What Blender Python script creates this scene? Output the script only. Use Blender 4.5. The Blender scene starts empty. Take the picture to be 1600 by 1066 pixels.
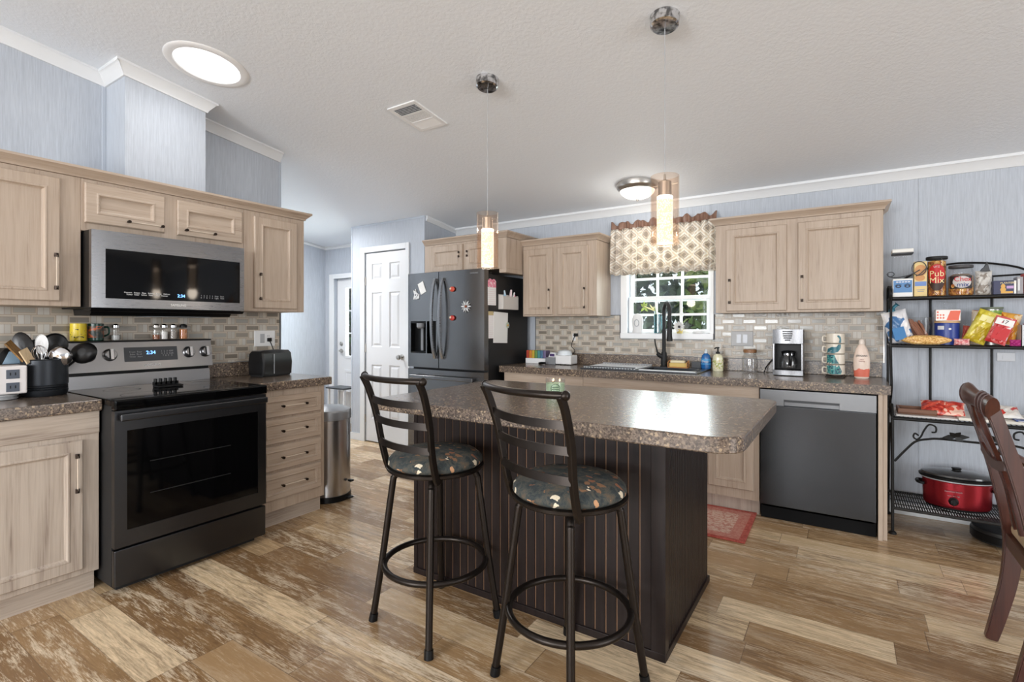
import bpy, bmesh, math, random
from mathutils import Vector, Matrix
random.seed(7)
PI = math.pi
R = math.radians
S = bpy.context.scene
COL = S.collection

# ------------------------------------------------------------------ camera, world, light, exposure
cam_d = bpy.data.cameras.new('camera')
cam_d.sensor_fit = 'HORIZONTAL'; cam_d.sensor_width = 36.0
cam_d.lens = 796.2 / 1600 * 36
cam_d.shift_y = -23.75 / 1600
cam_d.clip_start = 0.05
cam = bpy.data.objects.new('camera', cam_d)
cam.location = (0, 0, 1.30)
cam.rotation_euler = (R(90), 0, R(33.194))
COL.objects.link(cam)
S.camera = cam

S.view_settings.view_transform = 'Standard'
S.view_settings.look = 'None'
S.view_settings.gamma = 1.0
S.view_settings.use_curve_mapping = False
S.view_settings.exposure = 0.0

world = bpy.data.worlds.new('world'); S.world = world
world.use_nodes = True
bgn = world.node_tree.nodes['Background']
bgn.inputs[0].default_value = (0.90, 0.95, 1.0, 1)
bgn.inputs[1].default_value = 1.6

def area(name, loc, target, sx, sy, power, color=(1, 1, 1), spread=180):
    l = bpy.data.lights.new(name, 'AREA'); l.shape = 'RECTANGLE'
    l.size = sx; l.size_y = sy; l.energy = power; l.color = color
    l.spread = R(spread)
    o = bpy.data.objects.new(name, l); COL.objects.link(o)
    o.location = loc
    d = Vector(target) - Vector(loc)
    o.rotation_euler = d.to_track_quat('-Z', 'Y').to_euler()
    return o

# daylight through the windows of the room (the ones behind and beside the camera, the sink window, the hall door)
area('daylight_front_window_a', (-1.9, -4.75, 1.6), (-2.6, 0, 1.3), 2.2, 1.7, 250, (0.965, 0.985, 1.0))
area('daylight_front_window_b', (1.7, -4.75, 1.6), (1.7, 0, 1.3), 2.2, 1.7, 160, (0.965, 0.985, 1.0))
area('daylight_glass_door', (4.85, 1.1, 1.25), (0, 1.1, 1.1), 2.2, 2.1, 80, (0.965, 0.985, 1.0))
area('daylight_sink_window', (-1.29, 4.85, 1.66), (-1.29, 3.0, 1.2), 0.95, 1.0, 42, (1, 1, 1))
area('daylight_hall_door', (-5.35, 4.9, 1.35), (-5.0, 2.5, 0.6), 0.6, 0.9, 70, (1, 1, 1))

# ------------------------------------------------------------------ materials
def lin(c):
    f = lambda x: x / 12.92 if x <= 0.04045 else ((x + 0.055) / 1.055) ** 2.4
    return tuple(f(v / 255.0) for v in c) + (1,)

class NT:
    """small helper around a node tree"""
    def __init__(s, m):
        s.t = m.node_tree; s.n = s.t.nodes; s.l = s.t.links
    def node(s, typ, **kw):
        nd = s.n.new(typ)
        for k, v in kw.items(): setattr(nd, k, v)
        return nd
    def link(s, a, b): s.l.new(a, b)
    def val(s, sock, v):
        if hasattr(v, 'is_output') or isinstance(v, bpy.types.NodeSocket): s.l.new(v, sock)
        else: sock.default_value = v
    def m(s, op, a, b=0.0, c=0.0, clamp=False):
        nd = s.node('ShaderNodeMath', operation=op); nd.use_clamp = clamp
        s.val(nd.inputs[0], a); s.val(nd.inputs[1], b)
        if op in ('MULTIPLY_ADD', 'COMPARE', 'SMOOTH_MIN'): s.val(nd.inputs[2], c)
        return nd.outputs[0]
    def pulse(s, x, a, b):
        return s.m('MULTIPLY', s.m('GREATER_THAN', x, a), s.m('LESS_THAN', x, b))
    def mix(s, f, a, b, mode='MIX'):
        nd = s.node('ShaderNodeMix', data_type='RGBA', blend_type=mode)
        s.val(nd.inputs[0], f); s.val(nd.inputs[6], a); s.val(nd.inputs[7], b)
        return nd.outputs[2]
    def ramp(s, f, stops, interp='LINEAR'):
        nd = s.node('ShaderNodeValToRGB'); cr = nd.color_ramp; cr.interpolation = interp
        while len(cr.elements) < len(stops): cr.elements.new(0.5)
        for e, (p, c) in zip(cr.elements, stops): e.position = p; e.color = c
        s.val(nd.inputs[0], f); return nd.outputs[0]
    def obj(s): return s.node('ShaderNodeTexCoord').outputs['Object']
    def pos(s): return s.node('ShaderNodeNewGeometry').outputs['Position']
    def xyz(s, v):
        nd = s.node('ShaderNodeSeparateXYZ'); s.l.new(v, nd.inputs[0]); return nd.outputs
    def comb(s, x, y, z):
        nd = s.node('ShaderNodeCombineXYZ')
        for i, v in enumerate((x, y, z)): s.val(nd.inputs[i], v)
        return nd.outputs[0]
    def map(s, v, scale=(1, 1, 1), loc=(0, 0, 0), rot=(0, 0, 0)):
        nd = s.node('ShaderNodeMapping'); s.l.new(v, nd.inputs[0])
        nd.inputs[1].default_value = loc; nd.inputs[2].default_value = rot; nd.inputs[3].default_value = scale
        return nd.outputs[0]
    def noise(s, v, scale=5, detail=3, rough=0.5, dist=0.0):
        nd = s.node('ShaderNodeTexNoise'); s.l.new(v, nd.inputs['Vector'])
        nd.inputs['Scale'].default_value = scale; nd.inputs['Detail'].default_value = detail
        nd.inputs['Roughness'].default_value = rough; nd.inputs['Distortion'].default_value = dist
        return nd.outputs['Fac']
    def white(s, v):
        nd = s.node('ShaderNodeTexWhiteNoise', noise_dimensions='3D'); s.l.new(v, nd.inputs['Vector'])
        return nd.outputs['Value']
    def voro(s, v, scale=5, rnd=1.0, feature='F1'):
        nd = s.node('ShaderNodeTexVoronoi', feature=feature); s.l.new(v, nd.inputs['Vector'])
        nd.inputs['Scale'].default_value = scale; nd.inputs['Randomness'].default_value = rnd
        return nd
    def bump(s, h, strength=0.2, dist=0.01):
        nd = s.node('ShaderNodeBump'); nd.inputs['Strength'].default_value = strength
        nd.inputs['Distance'].default_value = dist; s.l.new(h, nd.inputs['Height'])
        return nd.outputs[0]

def mat(name, color=(200, 200, 200), rough=0.5, metal=0.0, spec=0.5, emit=None, estr=0.0, coat=0.0, alpha=1.0):
    m = bpy.data.materials.new(name); m.use_nodes = True
    b = m.node_tree.nodes['Principled BSDF']
    b.inputs['Base Color'].default_value = lin(color)
    b.inputs['Roughness'].default_value = rough
    b.inputs['Metallic'].default_value = metal
    b.inputs['Specular IOR Level'].default_value = spec
    b.inputs['Coat Weight'].default_value = coat
    b.inputs['Coat Roughness'].default_value = 0.08
    if emit:
        b.inputs['Emission Color'].default_value = lin(emit)
        b.inputs['Emission Strength'].default_value = estr
    m['bsdf'] = b.name
    return m
def bs(m): return m.node_tree.nodes['Principled BSDF']

def thin_glass(name, tint=(250, 250, 250), refl=1.0, base=0.06):
    """a thin pane: tinted see-through sheet with a glossy film, stronger at grazing angles"""
    m = bpy.data.materials.new(name); m.use_nodes = True
    t = NT(m); t.n.clear()
    out = t.node('ShaderNodeOutputMaterial'); tr = t.node('ShaderNodeBsdfTransparent'); gl = t.node('ShaderNodeBsdfGlossy')
    tr.inputs[0].default_value = lin(tint); gl.inputs['Roughness'].default_value = 0.03
    fr = t.node('ShaderNodeLayerWeight'); fr.inputs[0].default_value = 0.25
    f = t.m('MULTIPLY_ADD', fr.outputs['Facing'], 0.35 * refl, base, clamp=True)
    mx = t.node('ShaderNodeMixShader'); t.link(f, mx.inputs[0]); t.link(tr.outputs[0], mx.inputs[1]); t.link(gl.outputs[0], mx.inputs[2])
    t.link(mx.outputs[0], out.inputs[0])
    return m

def wood_mat(name, axis, c1, c2, c3, rough=0.45, fine=1.0, bumpy=0.12):
    """painted / pickled wood, grain along the given axis"""
    m = mat(name, c1, rough); t = NT(m)
    sc = [26 * fine] * 3; sc[axis] = 1.6 * fine
    sf = [150 * fine] * 3; sf[axis] = 5 * fine
    o = t.obj()
    n1 = t.noise(t.map(o, sc), 1.0, 4, 0.6, 0.6)
    n2 = t.noise(t.map(o, sf), 1.0, 2, 0.6, 0.2)
    f = t.m('ADD', t.m('MULTIPLY', n1, 0.6), t.m('MULTIPLY', n2, 0.4))
    c = t.ramp(f, [(0.30, lin(c3)), (0.42, lin(c2)), (0.55, lin(c1)), (0.72, lin(tuple(min(255, v + 8) for v in c1)))])
    t.link(c, bs(m).inputs['Base Color'])
    t.link(t.bump(f, bumpy, 0.002), bs(m).inputs['Normal'])
    return m

WC1, WC2, WC3 = (184, 166, 149), (176, 157, 139), (146, 126, 110)
M = {}
M['wood_v'] = wood_mat('pickled_wood_vertical', 2, WC1, WC2, WC3)
M['wood_hy'] = wood_mat('pickled_wood_across_wall', 1, WC1, WC2, WC3)
M['wood_hx'] = wood_mat('pickled_wood_across_back', 0, WC1, WC2, WC3)
M['grey_wood_v'] = wood_mat('limed_wood_vertical', 2, (190, 176, 162), (174, 159, 145), (132, 116, 104), fine=0.8)
M['grey_wood_hy'] = wood_mat('limed_wood_across', 1, (190, 176, 162), (174, 159, 145), (132, 116, 104), fine=0.8)
M['bronze'] = mat('dark_bronze', (52, 42, 36), 0.35, 0.8)
M['pull_bar'] = mat('pale_pull_bar', (206, 190, 172), 0.4)
M['white'] = mat('white_paint', (232, 232, 232), 0.45)
M['trim'] = mat('white_trim', (226, 228, 230), 0.45)
M['door_white'] = mat('door_white', (228, 229, 231), 0.4)
M['vinyl'] = mat('white_vinyl', (244, 245, 246), 0.35)
M['black'] = mat('black_plastic', (14, 14, 15), 0.4, spec=0.25)
M['matte_black'] = mat('matte_black', (20, 20, 21), 0.6)
M['black_gloss'] = mat('black_glass', (5, 5, 6), 0.06, spec=0.28)
M['black_metal'] = mat('black_iron', (18, 17, 17), 0.45, 0.4)
M['stool_metal'] = mat('bronze_black_tube', (46, 40, 36), 0.33, 0.75)
M['fridge_side'] = mat('fridge_side_black', (20, 20, 22), 0.5)
M['chrome'] = mat('chrome', (225, 225, 228), 0.12, 1.0)
M['nickel'] = mat('satin_nickel', (190, 186, 180), 0.3, 1.0)
M['silver'] = mat('silver_plastic', (176, 178, 182), 0.4, 0.3)
M['grey'] = mat('grey_plastic', (128, 130, 134), 0.5)
M['dark_grey'] = mat('dark_grey_plastic', (62, 64, 68), 0.5)
M['led_blue'] = mat('blue_led', (90, 150, 255), 0.4, emit=(120, 180, 255), estr=3.0)
M['print_white'] = mat('white_print', (222, 222, 222), 0.5)
M['print_grey'] = mat('grey_print', (150, 150, 152), 0.5)
M['print_dark'] = mat('dark_print', (50, 48, 50), 0.5)
M['glass'] = thin_glass('clear_glass', (253, 253, 253), 0.9, 0.04)
M['pane'] = thin_glass('window_pane', (236, 242, 242), 0.8, 0.03)
M['plastic_clear'] = thin_glass('clear_plastic', (252, 252, 252), 0.45, 0.012)
M['paper'] = mat('paper', (240, 239, 236), 0.7)
M['red_paint'] = mat('red_print', (196, 28, 34), 0.5)

def steel_mat(name, col, rough, axis, var=0.06):
    m = mat(name, col, rough, 1.0); t = NT(m)
    sc = [400] * 3; sc[axis] = 3
    n = t.noise(t.map(t.obj(), sc), 1.0, 2, 0.6)
    r = t.m('MULTIPLY_ADD', n, var, rough - var / 2)
    t.link(r, bs(m).inputs['Roughness'])
    t.link(t.bump(n, 0.012, 0.001), bs(m).inputs['Normal'])
    return m
M['steel_y'] = steel_mat('brushed_dark_steel_range', (82, 83, 86), 0.30, 1)
M['steel_micro'] = steel_mat('brushed_steel_microwave', (146, 146, 148), 0.28, 1)
M['steel_x'] = steel_mat('brushed_dark_steel_dishwasher', (64, 65, 67), 0.24, 0)
M['steel_z'] = steel_mat('black_stainless_fridge', (124, 124, 125), 0.25, 0)
M['steel_can'] = steel_mat('brushed_steel_can', (176, 176, 178), 0.25, 2)
M['steel_panel'] = steel_mat('brushed_steel_panel', (148, 148, 150), 0.30, 1)

def wallpaper(name, c1, c2, axis):
    m = mat(name, c1, 0.6); t = NT(m)
    sc = [160, 160, 160]; sc[2] = 6
    n = t.noise(t.map(t.pos(), sc), 1.0, 3, 0.65)
    n2 = t.noise(t.map(t.pos(), (420, 420, 14)), 1.0, 2, 0.5)
    f = t.m('ADD', t.m('MULTIPLY', n, 0.6), t.m('MULTIPLY', n2, 0.4))
    t.link(t.ramp(f, [(0.36, lin(c2)), (0.56, lin(c1)), (0.7, lin(tuple(min(255, v + 8) for v in c1)))]), bs(m).inputs['Base Color'])
    t.link(t.bump(f, 0.10, 0.002), bs(m).inputs['Normal'])
    return m
M['wall'] = wallpaper('blue_linen_wallboard', (187, 193, 202), (173, 179, 188), 0)
M['wall_plain'] = mat('plain_blue_wall', (186, 193, 203), 0.6)

def ceiling_mat():
    m = mat('stucco_ceiling', (236, 241, 247), 0.7); t = NT(m)
    p = t.pos()
    n = t.noise(p, 52, 4, 0.55, 0.4); n2 = t.noise(p, 120, 2, 0.5)
    h = t.m('ADD', t.ramp(n, [(0.42, (0, 0, 0, 1)), (0.58, (1, 1, 1, 1))]), t.m('MULTIPLY', n2, 0.4))
    t.link(t.bump(h, 0.16, 0.005), bs(m).inputs['Normal'])
    return m
M['ceiling'] = ceiling_mat()

def floor_mat():
    m = mat('distressed_plank_floor', (160, 130, 100), 0.33); t = NT(m)
    x, y, z = t.xyz(t.pos())
    W = 0.164
    row = t.m('FLOOR', t.m('DIVIDE', t.m('ADD', y, 10.02), W))
    rr = t.white(t.comb(row, 3.3, 1.7))
    L = t.m('MULTIPLY_ADD', rr, 0.45, 0.62)
    xx = t.m('DIVIDE', t.m('ADD', t.m('ADD', x, 20.0), t.m('MULTIPLY', t.white(t.comb(row, 9.1, 4.2)), 7.0)), L)
    colx = t.m('FLOOR', xx)
    r1 = t.white(t.comb(row, colx, 0.5)); r2 = t.white(t.comb(row, colx, 7.5)); r3 = t.white(t.comb(row, colx, 12.5))
    # grain, stretched along x, offset per plank
    off = t.comb(t.m('MULTIPLY', r1, 37.0), t.m('MULTIPLY', r2, 53.0), 0.0)
    va = t.node('ShaderNodeVectorMath', operation='ADD'); t.link(t.pos(), va.inputs[0]); t.link(off, va.inputs[1])
    v = va.outputs[0]
    g1 = t.noise(t.map(v, (3.2, 34, 1)), 1.0, 7, 0.70, 1.2)
    g2 = t.noise(t.map(v, (14, 150, 1)), 1.0, 4, 0.75, 0.4)
    g3 = t.noise(t.map(v, (2.3, 13, 1)), 1.0, 7, 0.74, 0.9)
    base = t.ramp(r1, [(0.0, lin((136, 104, 70))), (0.30, lin((161, 128, 90))), (0.6, lin((183, 150, 111))), (0.82, lin((214, 185, 145))), (1.0, lin((236, 211, 175)))])
    dark = lin((102, 75, 52)); cream = lin((234, 215, 187))
    f1 = t.m('ADD', t.m('MULTIPLY', g1, 0.65), t.m('MULTIPLY', g2, 0.35))
    amt = t.m('MULTIPLY_ADD', r2, 0.95, 0.05)
    dk = t.m('MULTIPLY', t.ramp(f1, [(0.40, (1, 1, 1, 1)), (0.54, (0, 0, 0, 1))]), t.m('MULTIPLY', amt, 0.85))
    c = t.mix(dk, base, dark)
    f2 = t.m('ADD', t.m('MULTIPLY', g3, 0.6), t.m('MULTIPLY', g2, 0.4))
    lt = t.m('MULTIPLY', t.ramp(f2, [(0.49, (0, 0, 0, 1)), (0.575, (1, 1, 1, 1))]), t.m('MULTIPLY', t.m('MULTIPLY_ADD', r3, 0.95, 0.05), 0.9))
    c = t.mix(lt, c, cream)
    fy = t.m('FRACT', t.m('DIVIDE', t.m('ADD', y, 10.02), W)); fx = t.m('FRACT', xx)
    seam = t.m('MAXIMUM', t.m('LESS_THAN', fy, 0.014), t.m('LESS_THAN', fx, 0.004))
    c = t.mix(t.m('MULTIPLY', seam, 0.55), c, lin((70, 50, 36)))
    t.link(c, bs(m).inputs['Base Color'])
    t.link(t.m('MULTIPLY_ADD', f1, 0.20, 0.16), bs(m).inputs['Roughness'])
    hb = t.m('SUBTRACT', f1, t.m('MULTIPLY', seam, 0.8))
    t.link(t.bump(hb, 0.10, 0.003), bs(m).inputs['Normal'])
    return m
M['floor'] = floor_mat()

def laminate_mat():
    m = mat('speckled_laminate', (110, 95, 84), 0.26); t = NT(m)
    o = t.pos()
    v1 = t.voro(o, 210).outputs['Color']; v2 = t.voro(t.map(o, (1, 1, 1), (3, 1, 7)), 125).outputs['Color']
    a = t.xyz(v1)[0]; b = t.xyz(v2)[1]
    c = t.ramp(a, [(0.0, lin((80, 68, 60))), (0.22, lin((104, 90, 80))), (0.55, lin((118, 103, 91))), (0.80, lin((132, 116, 101))), (1.0, lin((156, 139, 120)))], 'CONSTANT')
    c = t.mix(t.m('MULTIPLY', t.m('GREATER_THAN', b, 0.80), 0.7), c, lin((62, 52, 46)))
    c = t.mix(t.m('MULTIPLY', t.m('LESS_THAN', b, 0.10), 0.7), c, lin((176, 154, 126)))
    t.link(c, bs(m).inputs['Base Color'])
    bs(m).inputs['Coat Weight'].default_value = 0.35; bs(m).inputs['Coat Roughness'].default_value = 0.20
    return m
M['laminate'] = laminate_mat()

def tile_mat(name, axis):
    m = mat(name, (190, 180, 165), 0.2); t = NT(m)
    P = t.xyz(t.pos()); u = t.m('ADD', P[axis], 20.0); z = t.m('ADD', P[2], 0.004)
    h, per = 0.0505, 0.157
    zr = t.m('DIVIDE', z, h); row = t.m('FLOOR', zr); fz = t.m('FRACT', zr)
    uu = t.m('ADD', t.m('DIVIDE', u, per), t.m('MULTIPLY', t.m('MODULO', row, 2.0), 0.5))
    cl = t.m('FLOOR', uu); f = t.m('FRACT', uu)
    G = t.m('MULTIPLY', t.pulse(f, 0.055, 0.605), t.pulse(fz, 0.24, 0.76))
    inlong = t.m('LESS_THAN', f, 0.66)
    r1 = t.white(t.comb(row, cl, 0.5)); r2 = t.white(t.comb(row, cl, 5.5))
    half = t.m('GREATER_THAN', f, 0.83)
    r3 = t.white(t.comb(row, cl, t.m('ADD', half, 9.5)))
    gl = t.ramp(r1, [(0.0, lin((130, 122, 111))), (0.35, lin((150, 142, 131))), (0.7, lin((166, 164, 158))), (1.0, lin((174, 166, 152)))])
    fr = t.ramp(r2, [(0.0, lin((188, 176, 159))), (1.0, lin((202, 192, 178)))])
    ve = t.ramp(r3, [(0.0, lin((176, 169, 158))), (0.5, lin((198, 194, 187))), (1.0, lin((204, 195, 180)))])
    c = t.mix(inlong, ve, fr); c = t.mix(G, c, gl)
    e = 0.012
    gr = t.m('MAXIMUM', t.pulse(f, 0.66 - e, 0.66 + e), t.m('MAXIMUM', t.pulse(f, 0.83 - e * .6, 0.83 + e * .6), t.m('MAXIMUM', t.m('LESS_THAN', f, e), t.m('GREATER_THAN', f, 1 - e))))
    gz = t.m('MAXIMUM', t.m('LESS_THAN', fz, 0.03), t.m('GREATER_THAN', fz, 0.97))
    fe = t.m('MULTIPLY', inlong, t.m('SUBTRACT', t.m('MULTIPLY', t.pulse(f, 0.04, 0.62), t.pulse(fz, 0.20, 0.80)), G))
    g = t.m('MAXIMUM', t.m('MAXIMUM', gr, gz), fe)
    c = t.mix(t.m('MULTIPLY', g, 0.8), c, lin((158, 140, 122)))
    t.link(c, bs(m).inputs['Base Color'])
    rough = t.m('SUBTRACT', 0.34, t.m('MULTIPLY', G, 0.18))
    t.link(rough, bs(m).inputs['Roughness'])
    wav = t.noise(t.pos(), 120, 2, 0.5)
    wv = t.m('MULTIPLY', wav, t.m('MULTIPLY', G, t.m('GREATER_THAN', r2, 0.55)))
    hh = t.m('SUBTRACT', wv, t.m('MULTIPLY', g, 0.6))
    t.link(t.bump(hh, 0.35, 0.004), bs(m).inputs['Normal'])
    return m
M['tile_y'] = tile_mat('mosaic_tile_range_wall', 1)
M['tile_x'] = tile_mat('mosaic_tile_back_wall', 0)

# ------------------------------------------------------------------ mesh helpers
class MB:
    def __init__(s): s.bm = bmesh.new(); s.mi = 0
    def _tag(s, faces):
        for f in faces: f.material_index = s.mi
    def box(s, x0, x1, y0, y1, z0, z1, bev=0.0, seg=2):
        bm = s.bm
        vs = [bm.verts.new((x, y, z)) for x in (x0, x1) for y in (y0, y1) for z in (z0, z1)]
        q = [(0, 1, 3, 2), (4, 6, 7, 5), (0, 4, 5, 1), (2, 3, 7, 6), (0, 2, 6, 4), (1, 5, 7, 3)]
        fs = [bm.faces.new([vs[i] for i in k]) for k in q]
        s._tag(fs)
        if bev > 0:
            es = list({e for f in fs for e in f.edges})
            r = bmesh.ops.bevel(bm, geom=es, offset=bev, segments=seg, profile=0.6, affect='EDGES', clamp_overlap=True)
            s._tag(r['faces'])
        return s
    def obox(s, c, half, ax, ay, az):
        """oriented box: centre, half sizes, three unit axes"""
        c = Vector(c); A = [Vector(ax), Vector(ay), Vector(az)]; bm = s.bm
        vs = [bm.verts.new(c + A[0] * half[0] * i + A[1] * half[1] * j + A[2] * half[2] * k) for i in (-1, 1) for j in (-1, 1) for k in (-1, 1)]
        q = [(0, 1, 3, 2), (4, 6, 7, 5), (0, 4, 5, 1), (2, 3, 7, 6), (0, 2, 6, 4), (1, 5, 7, 3)]
        s._tag([bm.faces.new([vs[i] for i in k]) for k in q]); return s
    def poly(s, pts):
        s._tag([s.bm.faces.new([s.bm.verts.new(p) for p in pts])]); return s
    def prism(s, pts, vec, bev=0.0):
        vec = Vector(vec); bm = s.bm
        a = [bm.verts.new(p) for p in pts]; b = [bm.verts.new(Vector(p) + vec) for p in pts]
        n = len(a); fs = [bm.faces.new(a), bm.faces.new(list(reversed(b)))]
        for i in range(n): fs.append(bm.faces.new([a[i], b[i], b[(i + 1) % n], a[(i + 1) % n]]))
        s._tag(fs)
        if bev > 0:
            es = list(fs[0].edges) + list(fs[1].edges)
            r = bmesh.ops.bevel(bm, geom=es, offset=bev, segments=2, profile=0.6, affect='EDGES', clamp_overlap=True)
            s._tag(r['faces'])
        return s
    def rings(s, rings, closed=True, cap0=True, cap1=True, loop=False):
        bm = s.bm; vr = [[bm.verts.new(p) for p in r] for r in rings]; fs = []
        n = len(vr[0]); K = len(vr)
        for i in range(K if loop else K - 1):
            A, B = vr[i], vr[(i + 1) % K]
            for j in range(n if closed else n - 1):
                fs.append(bm.faces.new([A[j], A[(j + 1) % n], B[(j + 1) % n], B[j]]))
        if not loop and closed:
            if cap0: fs.append(bm.faces.new(list(reversed(vr[0]))))
            if cap1: fs.append(bm.faces.new(vr[-1]))
        s._tag(fs); return s
    def tube(s, pts, r, seg=10, closed=False, sx=1.0, sy=1.0, up=None):
        P = [Vector(p) for p in pts]; n = len(P)
        rr = r if isinstance(r, (list, tuple)) else [r] * n
        T = []
        for i in range(n):
            if closed: d = P[(i + 1) % n] - P[(i - 1) % n]
            else: d = P[min(i + 1, n - 1)] - P[max(i - 1, 0)]
            T.append(d.normalized())
        u = Vector(up) if up else (Vector((0, 0, 1)) if abs(T[0].z) < 0.9 else Vector((1, 0, 0)))
        rings = []
        for i in range(n):
            u = (u - T[i] * u.dot(T[i]))
            if u.length < 1e-5: u = T[i].orthogonal()
            u.normalize(); w = T[i].cross(u)
            rings.append([P[i] + (u * math.cos(a) * sx + w * math.sin(a) * sy) * rr[i] for a in [2 * PI * k / seg for k in range(seg)]])
        return s.rings(rings, True, True, True, closed)
    def strip(s, pts, w, th, up=(0, 0, 1)):
        """flat bar swept along pts: w along up, th across"""
        P = [Vector(p) for p in pts]; n = len(P); rings = []
        for i in range(n):
            t = (P[min(i + 1, n - 1)] - P[max(i - 1, 0)]).normalized(); u = Vector(up); u = (u - t * u.dot(t)).normalized(); k = t.cross(u)
            W = w[i] if isinstance(w, (list, tuple)) else w
            H = th[i] if isinstance(th, (list, tuple)) else th
            rings.append([P[i] + u * W / 2 + k * H / 2, P[i] - u * W / 2 + k * H / 2, P[i] - u * W / 2 - k * H / 2, P[i] + u * W / 2 - k * H / 2])
        return s.rings(rings)
    def cyl(s, p0, p1, r0, r1=None, seg=24):
        p0, p1 = Vector(p0), Vector(p1); r1 = r0 if r1 is None else r1
        t = (p1 - p0).normalized(); u = t.orthogonal().normalized(); w = t.cross(u)
        ring = lambda p, r: [p + (u * math.cos(a) + w * math.sin(a)) * r for a in [2 * PI * k / seg for k in range(seg)]]
        return s.rings([ring(p0, r0), ring(p1, r1)])
    def lathe(s, prof, c=(0, 0, 0), seg=32, axis=(0, 0, 1), sx=1.0, sy=1.0, cap0=True, cap1=True):
        ax = Vector(axis).normalized()
        if abs(ax.z) > 0.99999: u, w = Vector((1, 0, 0)), Vector((0, 1, 0))
        else: u = Vector((0, 0, 1)).cross(ax).normalized(); w = ax.cross(u)
        c = Vector(c)
        return s.rings([[c + ax * z + (u * math.cos(a) * sx + w * math.sin(a) * sy) * max(r, 1e-4) for a in [2 * PI * k / seg for k in range(seg)]] for r, z in prof], True, cap0, cap1)
    def ball(s, c, r, seg=16, ring=10):
        r = r if isinstance(r, (list, tuple)) else (r, r, r); c = Vector(c)
        return s.rings([[c + Vector((r[0] * math.sin(t) * math.cos(a), r[1] * math.sin(t) * math.sin(a), r[2] * math.cos(t))) for a in [2 * PI * k / seg for k in range(seg)]] for t in [max(0.02, min(PI - 0.02, PI * i / ring)) for i in range(ring + 1)]])
    def panel(s, o, u, v, n, w, h, prof, back=True):
        """nested rectangular rings: prof = [(inset, height)]"""
        o, u, v, n = Vector(o), Vector(u), Vector(v), Vector(n)
        rg = [[o + u * i + v * i + n * d, o + u * (w - i) + v * i + n * d, o + u * (w - i) + v * (h - i) + n * d, o + u * i + v * (h - i) + n * d] for i, d in prof]
        return s.rings(rg, True, back, True)
    def xf(s, mtx):
        bmesh.ops.transform(s.bm, matrix=mtx, verts=s.bm.verts); return s

ORG = {}
def build(name, mb, mats, parent=None, label=None, sharp=35):
    bm = mb.bm
    bmesh.ops.recalc_face_normals(bm, faces=bm.faces)
    org = ORG.get(parent.name, Vector((0, 0, 0))) if parent else Vector((0, 0, 0))
    if org.length > 0: bmesh.ops.translate(bm, vec=-org, verts=bm.verts)
    me = bpy.data.meshes.new(name); bm.to_mesh(me); bm.free()
    for p in me.polygons: p.use_smooth = True
    me.set_sharp_from_angle(angle=R(sharp))
    o = bpy.data.objects.new(name, me); COL.objects.link(o)
    if sharp < 90 and len(me.polygons) < 3000:
        wn = o.modifiers.new('weighted_normals', 'WEIGHTED_NORMAL'); wn.keep_sharp = True
    for m in (mats if isinstance(mats, (list, tuple)) else [mats]): me.materials.append(m)
    if parent: o.parent = parent; ORG[o.name] = org
    if label: o['label'] = label
    return o
part = build

def thing(name, label, cat, loc=(0, 0, 0), group=None, local=False):
    """an Empty at the thing's base that parents its parts"""
    o = bpy.data.objects.new(name, None); COL.objects.link(o)
    o.empty_display_size = 0.05
    o.location = loc; o['label'] = label; o['category'] = cat
    if group: o['group'] = group
    ORG[o.name] = Vector((0, 0, 0)) if local else Vector(loc)
    return o

def single(name, mb, mats, label, cat, group=None, sharp=35):
    """a thing that is one mesh, origin at the middle of its base"""
    bm = mb.bm
    lo = Vector([min(v.co[i] for v in bm.verts) for i in range(3)]); hi = Vector([max(v.co[i] for v in bm.verts) for i in range(3)])
    org = Vector(((lo.x + hi.x) / 2, (lo.y + hi.y) / 2, lo.z))
    bmesh.ops.translate(bm, vec=-org, verts=bm.verts)
    o = build(name, mb, mats, None, label, sharp); o.location = org
    o['category'] = cat
    if group: o['group'] = group
    ORG[o.name] = org
    return o

def struct(name, mb, mats, label=None, sharp=35):
    o = build(name, mb, mats, None, label, sharp); o['kind'] = 'structure'
    return o

def copy_tree(o, parent=None, label=None):
    c = o.copy(); COL.objects.link(c)
    if parent: c.parent = parent
    if label: c['label'] = label
    for ch in o.children: copy_tree(ch, c)
    return c

def text(name, body, size, o, u, v, m, parent, depth=0.0006, wrap=None, align='CENTER'):
    """lettering as a mesh: o = centre point, u = reading direction, v = up; wrap = (axis centre x, y, radius) bends it round a vertical cylinder"""
    cu = bpy.data.curves.new(name, 'FONT'); cu.body = body; cu.size = size; cu.extrude = depth
    cu.align_x = align; cu.align_y = 'CENTER'
    tmp = bpy.data.objects.new(name + '_tmp', cu); COL.objects.link(tmp)
    dg = bpy.context.evaluated_depsgraph_get()
    me = bpy.data.meshes.new_from_object(tmp.evaluated_get(dg))
    bpy.data.objects.remove(tmp); bpy.data.curves.remove(cu)
    o, u, v = Vector(o), Vector(u).normalized(), Vector(v).normalized(); n = u.cross(v)
    org = ORG.get(parent.name, Vector((0, 0, 0)))
    for vt in me.vertices:
        x, y, z = vt.co
        if wrap:
            cx, cy, rad = wrap; a0 = math.atan2(o.y - cy, o.x - cx); a = a0 + x / rad
            p = Vector((cx + (rad + z) * math.cos(a), cy + (rad + z) * math.sin(a), o.z + y))
        else: p = o + u * x + v * y + n * z
        vt.co = p - org
    me.materials.clear(); me.materials.append(m)
    ob = bpy.data.objects.new(name, me); COL.objects.link(ob); ob.parent = parent; ORG[ob.name] = org
    return ob

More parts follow.
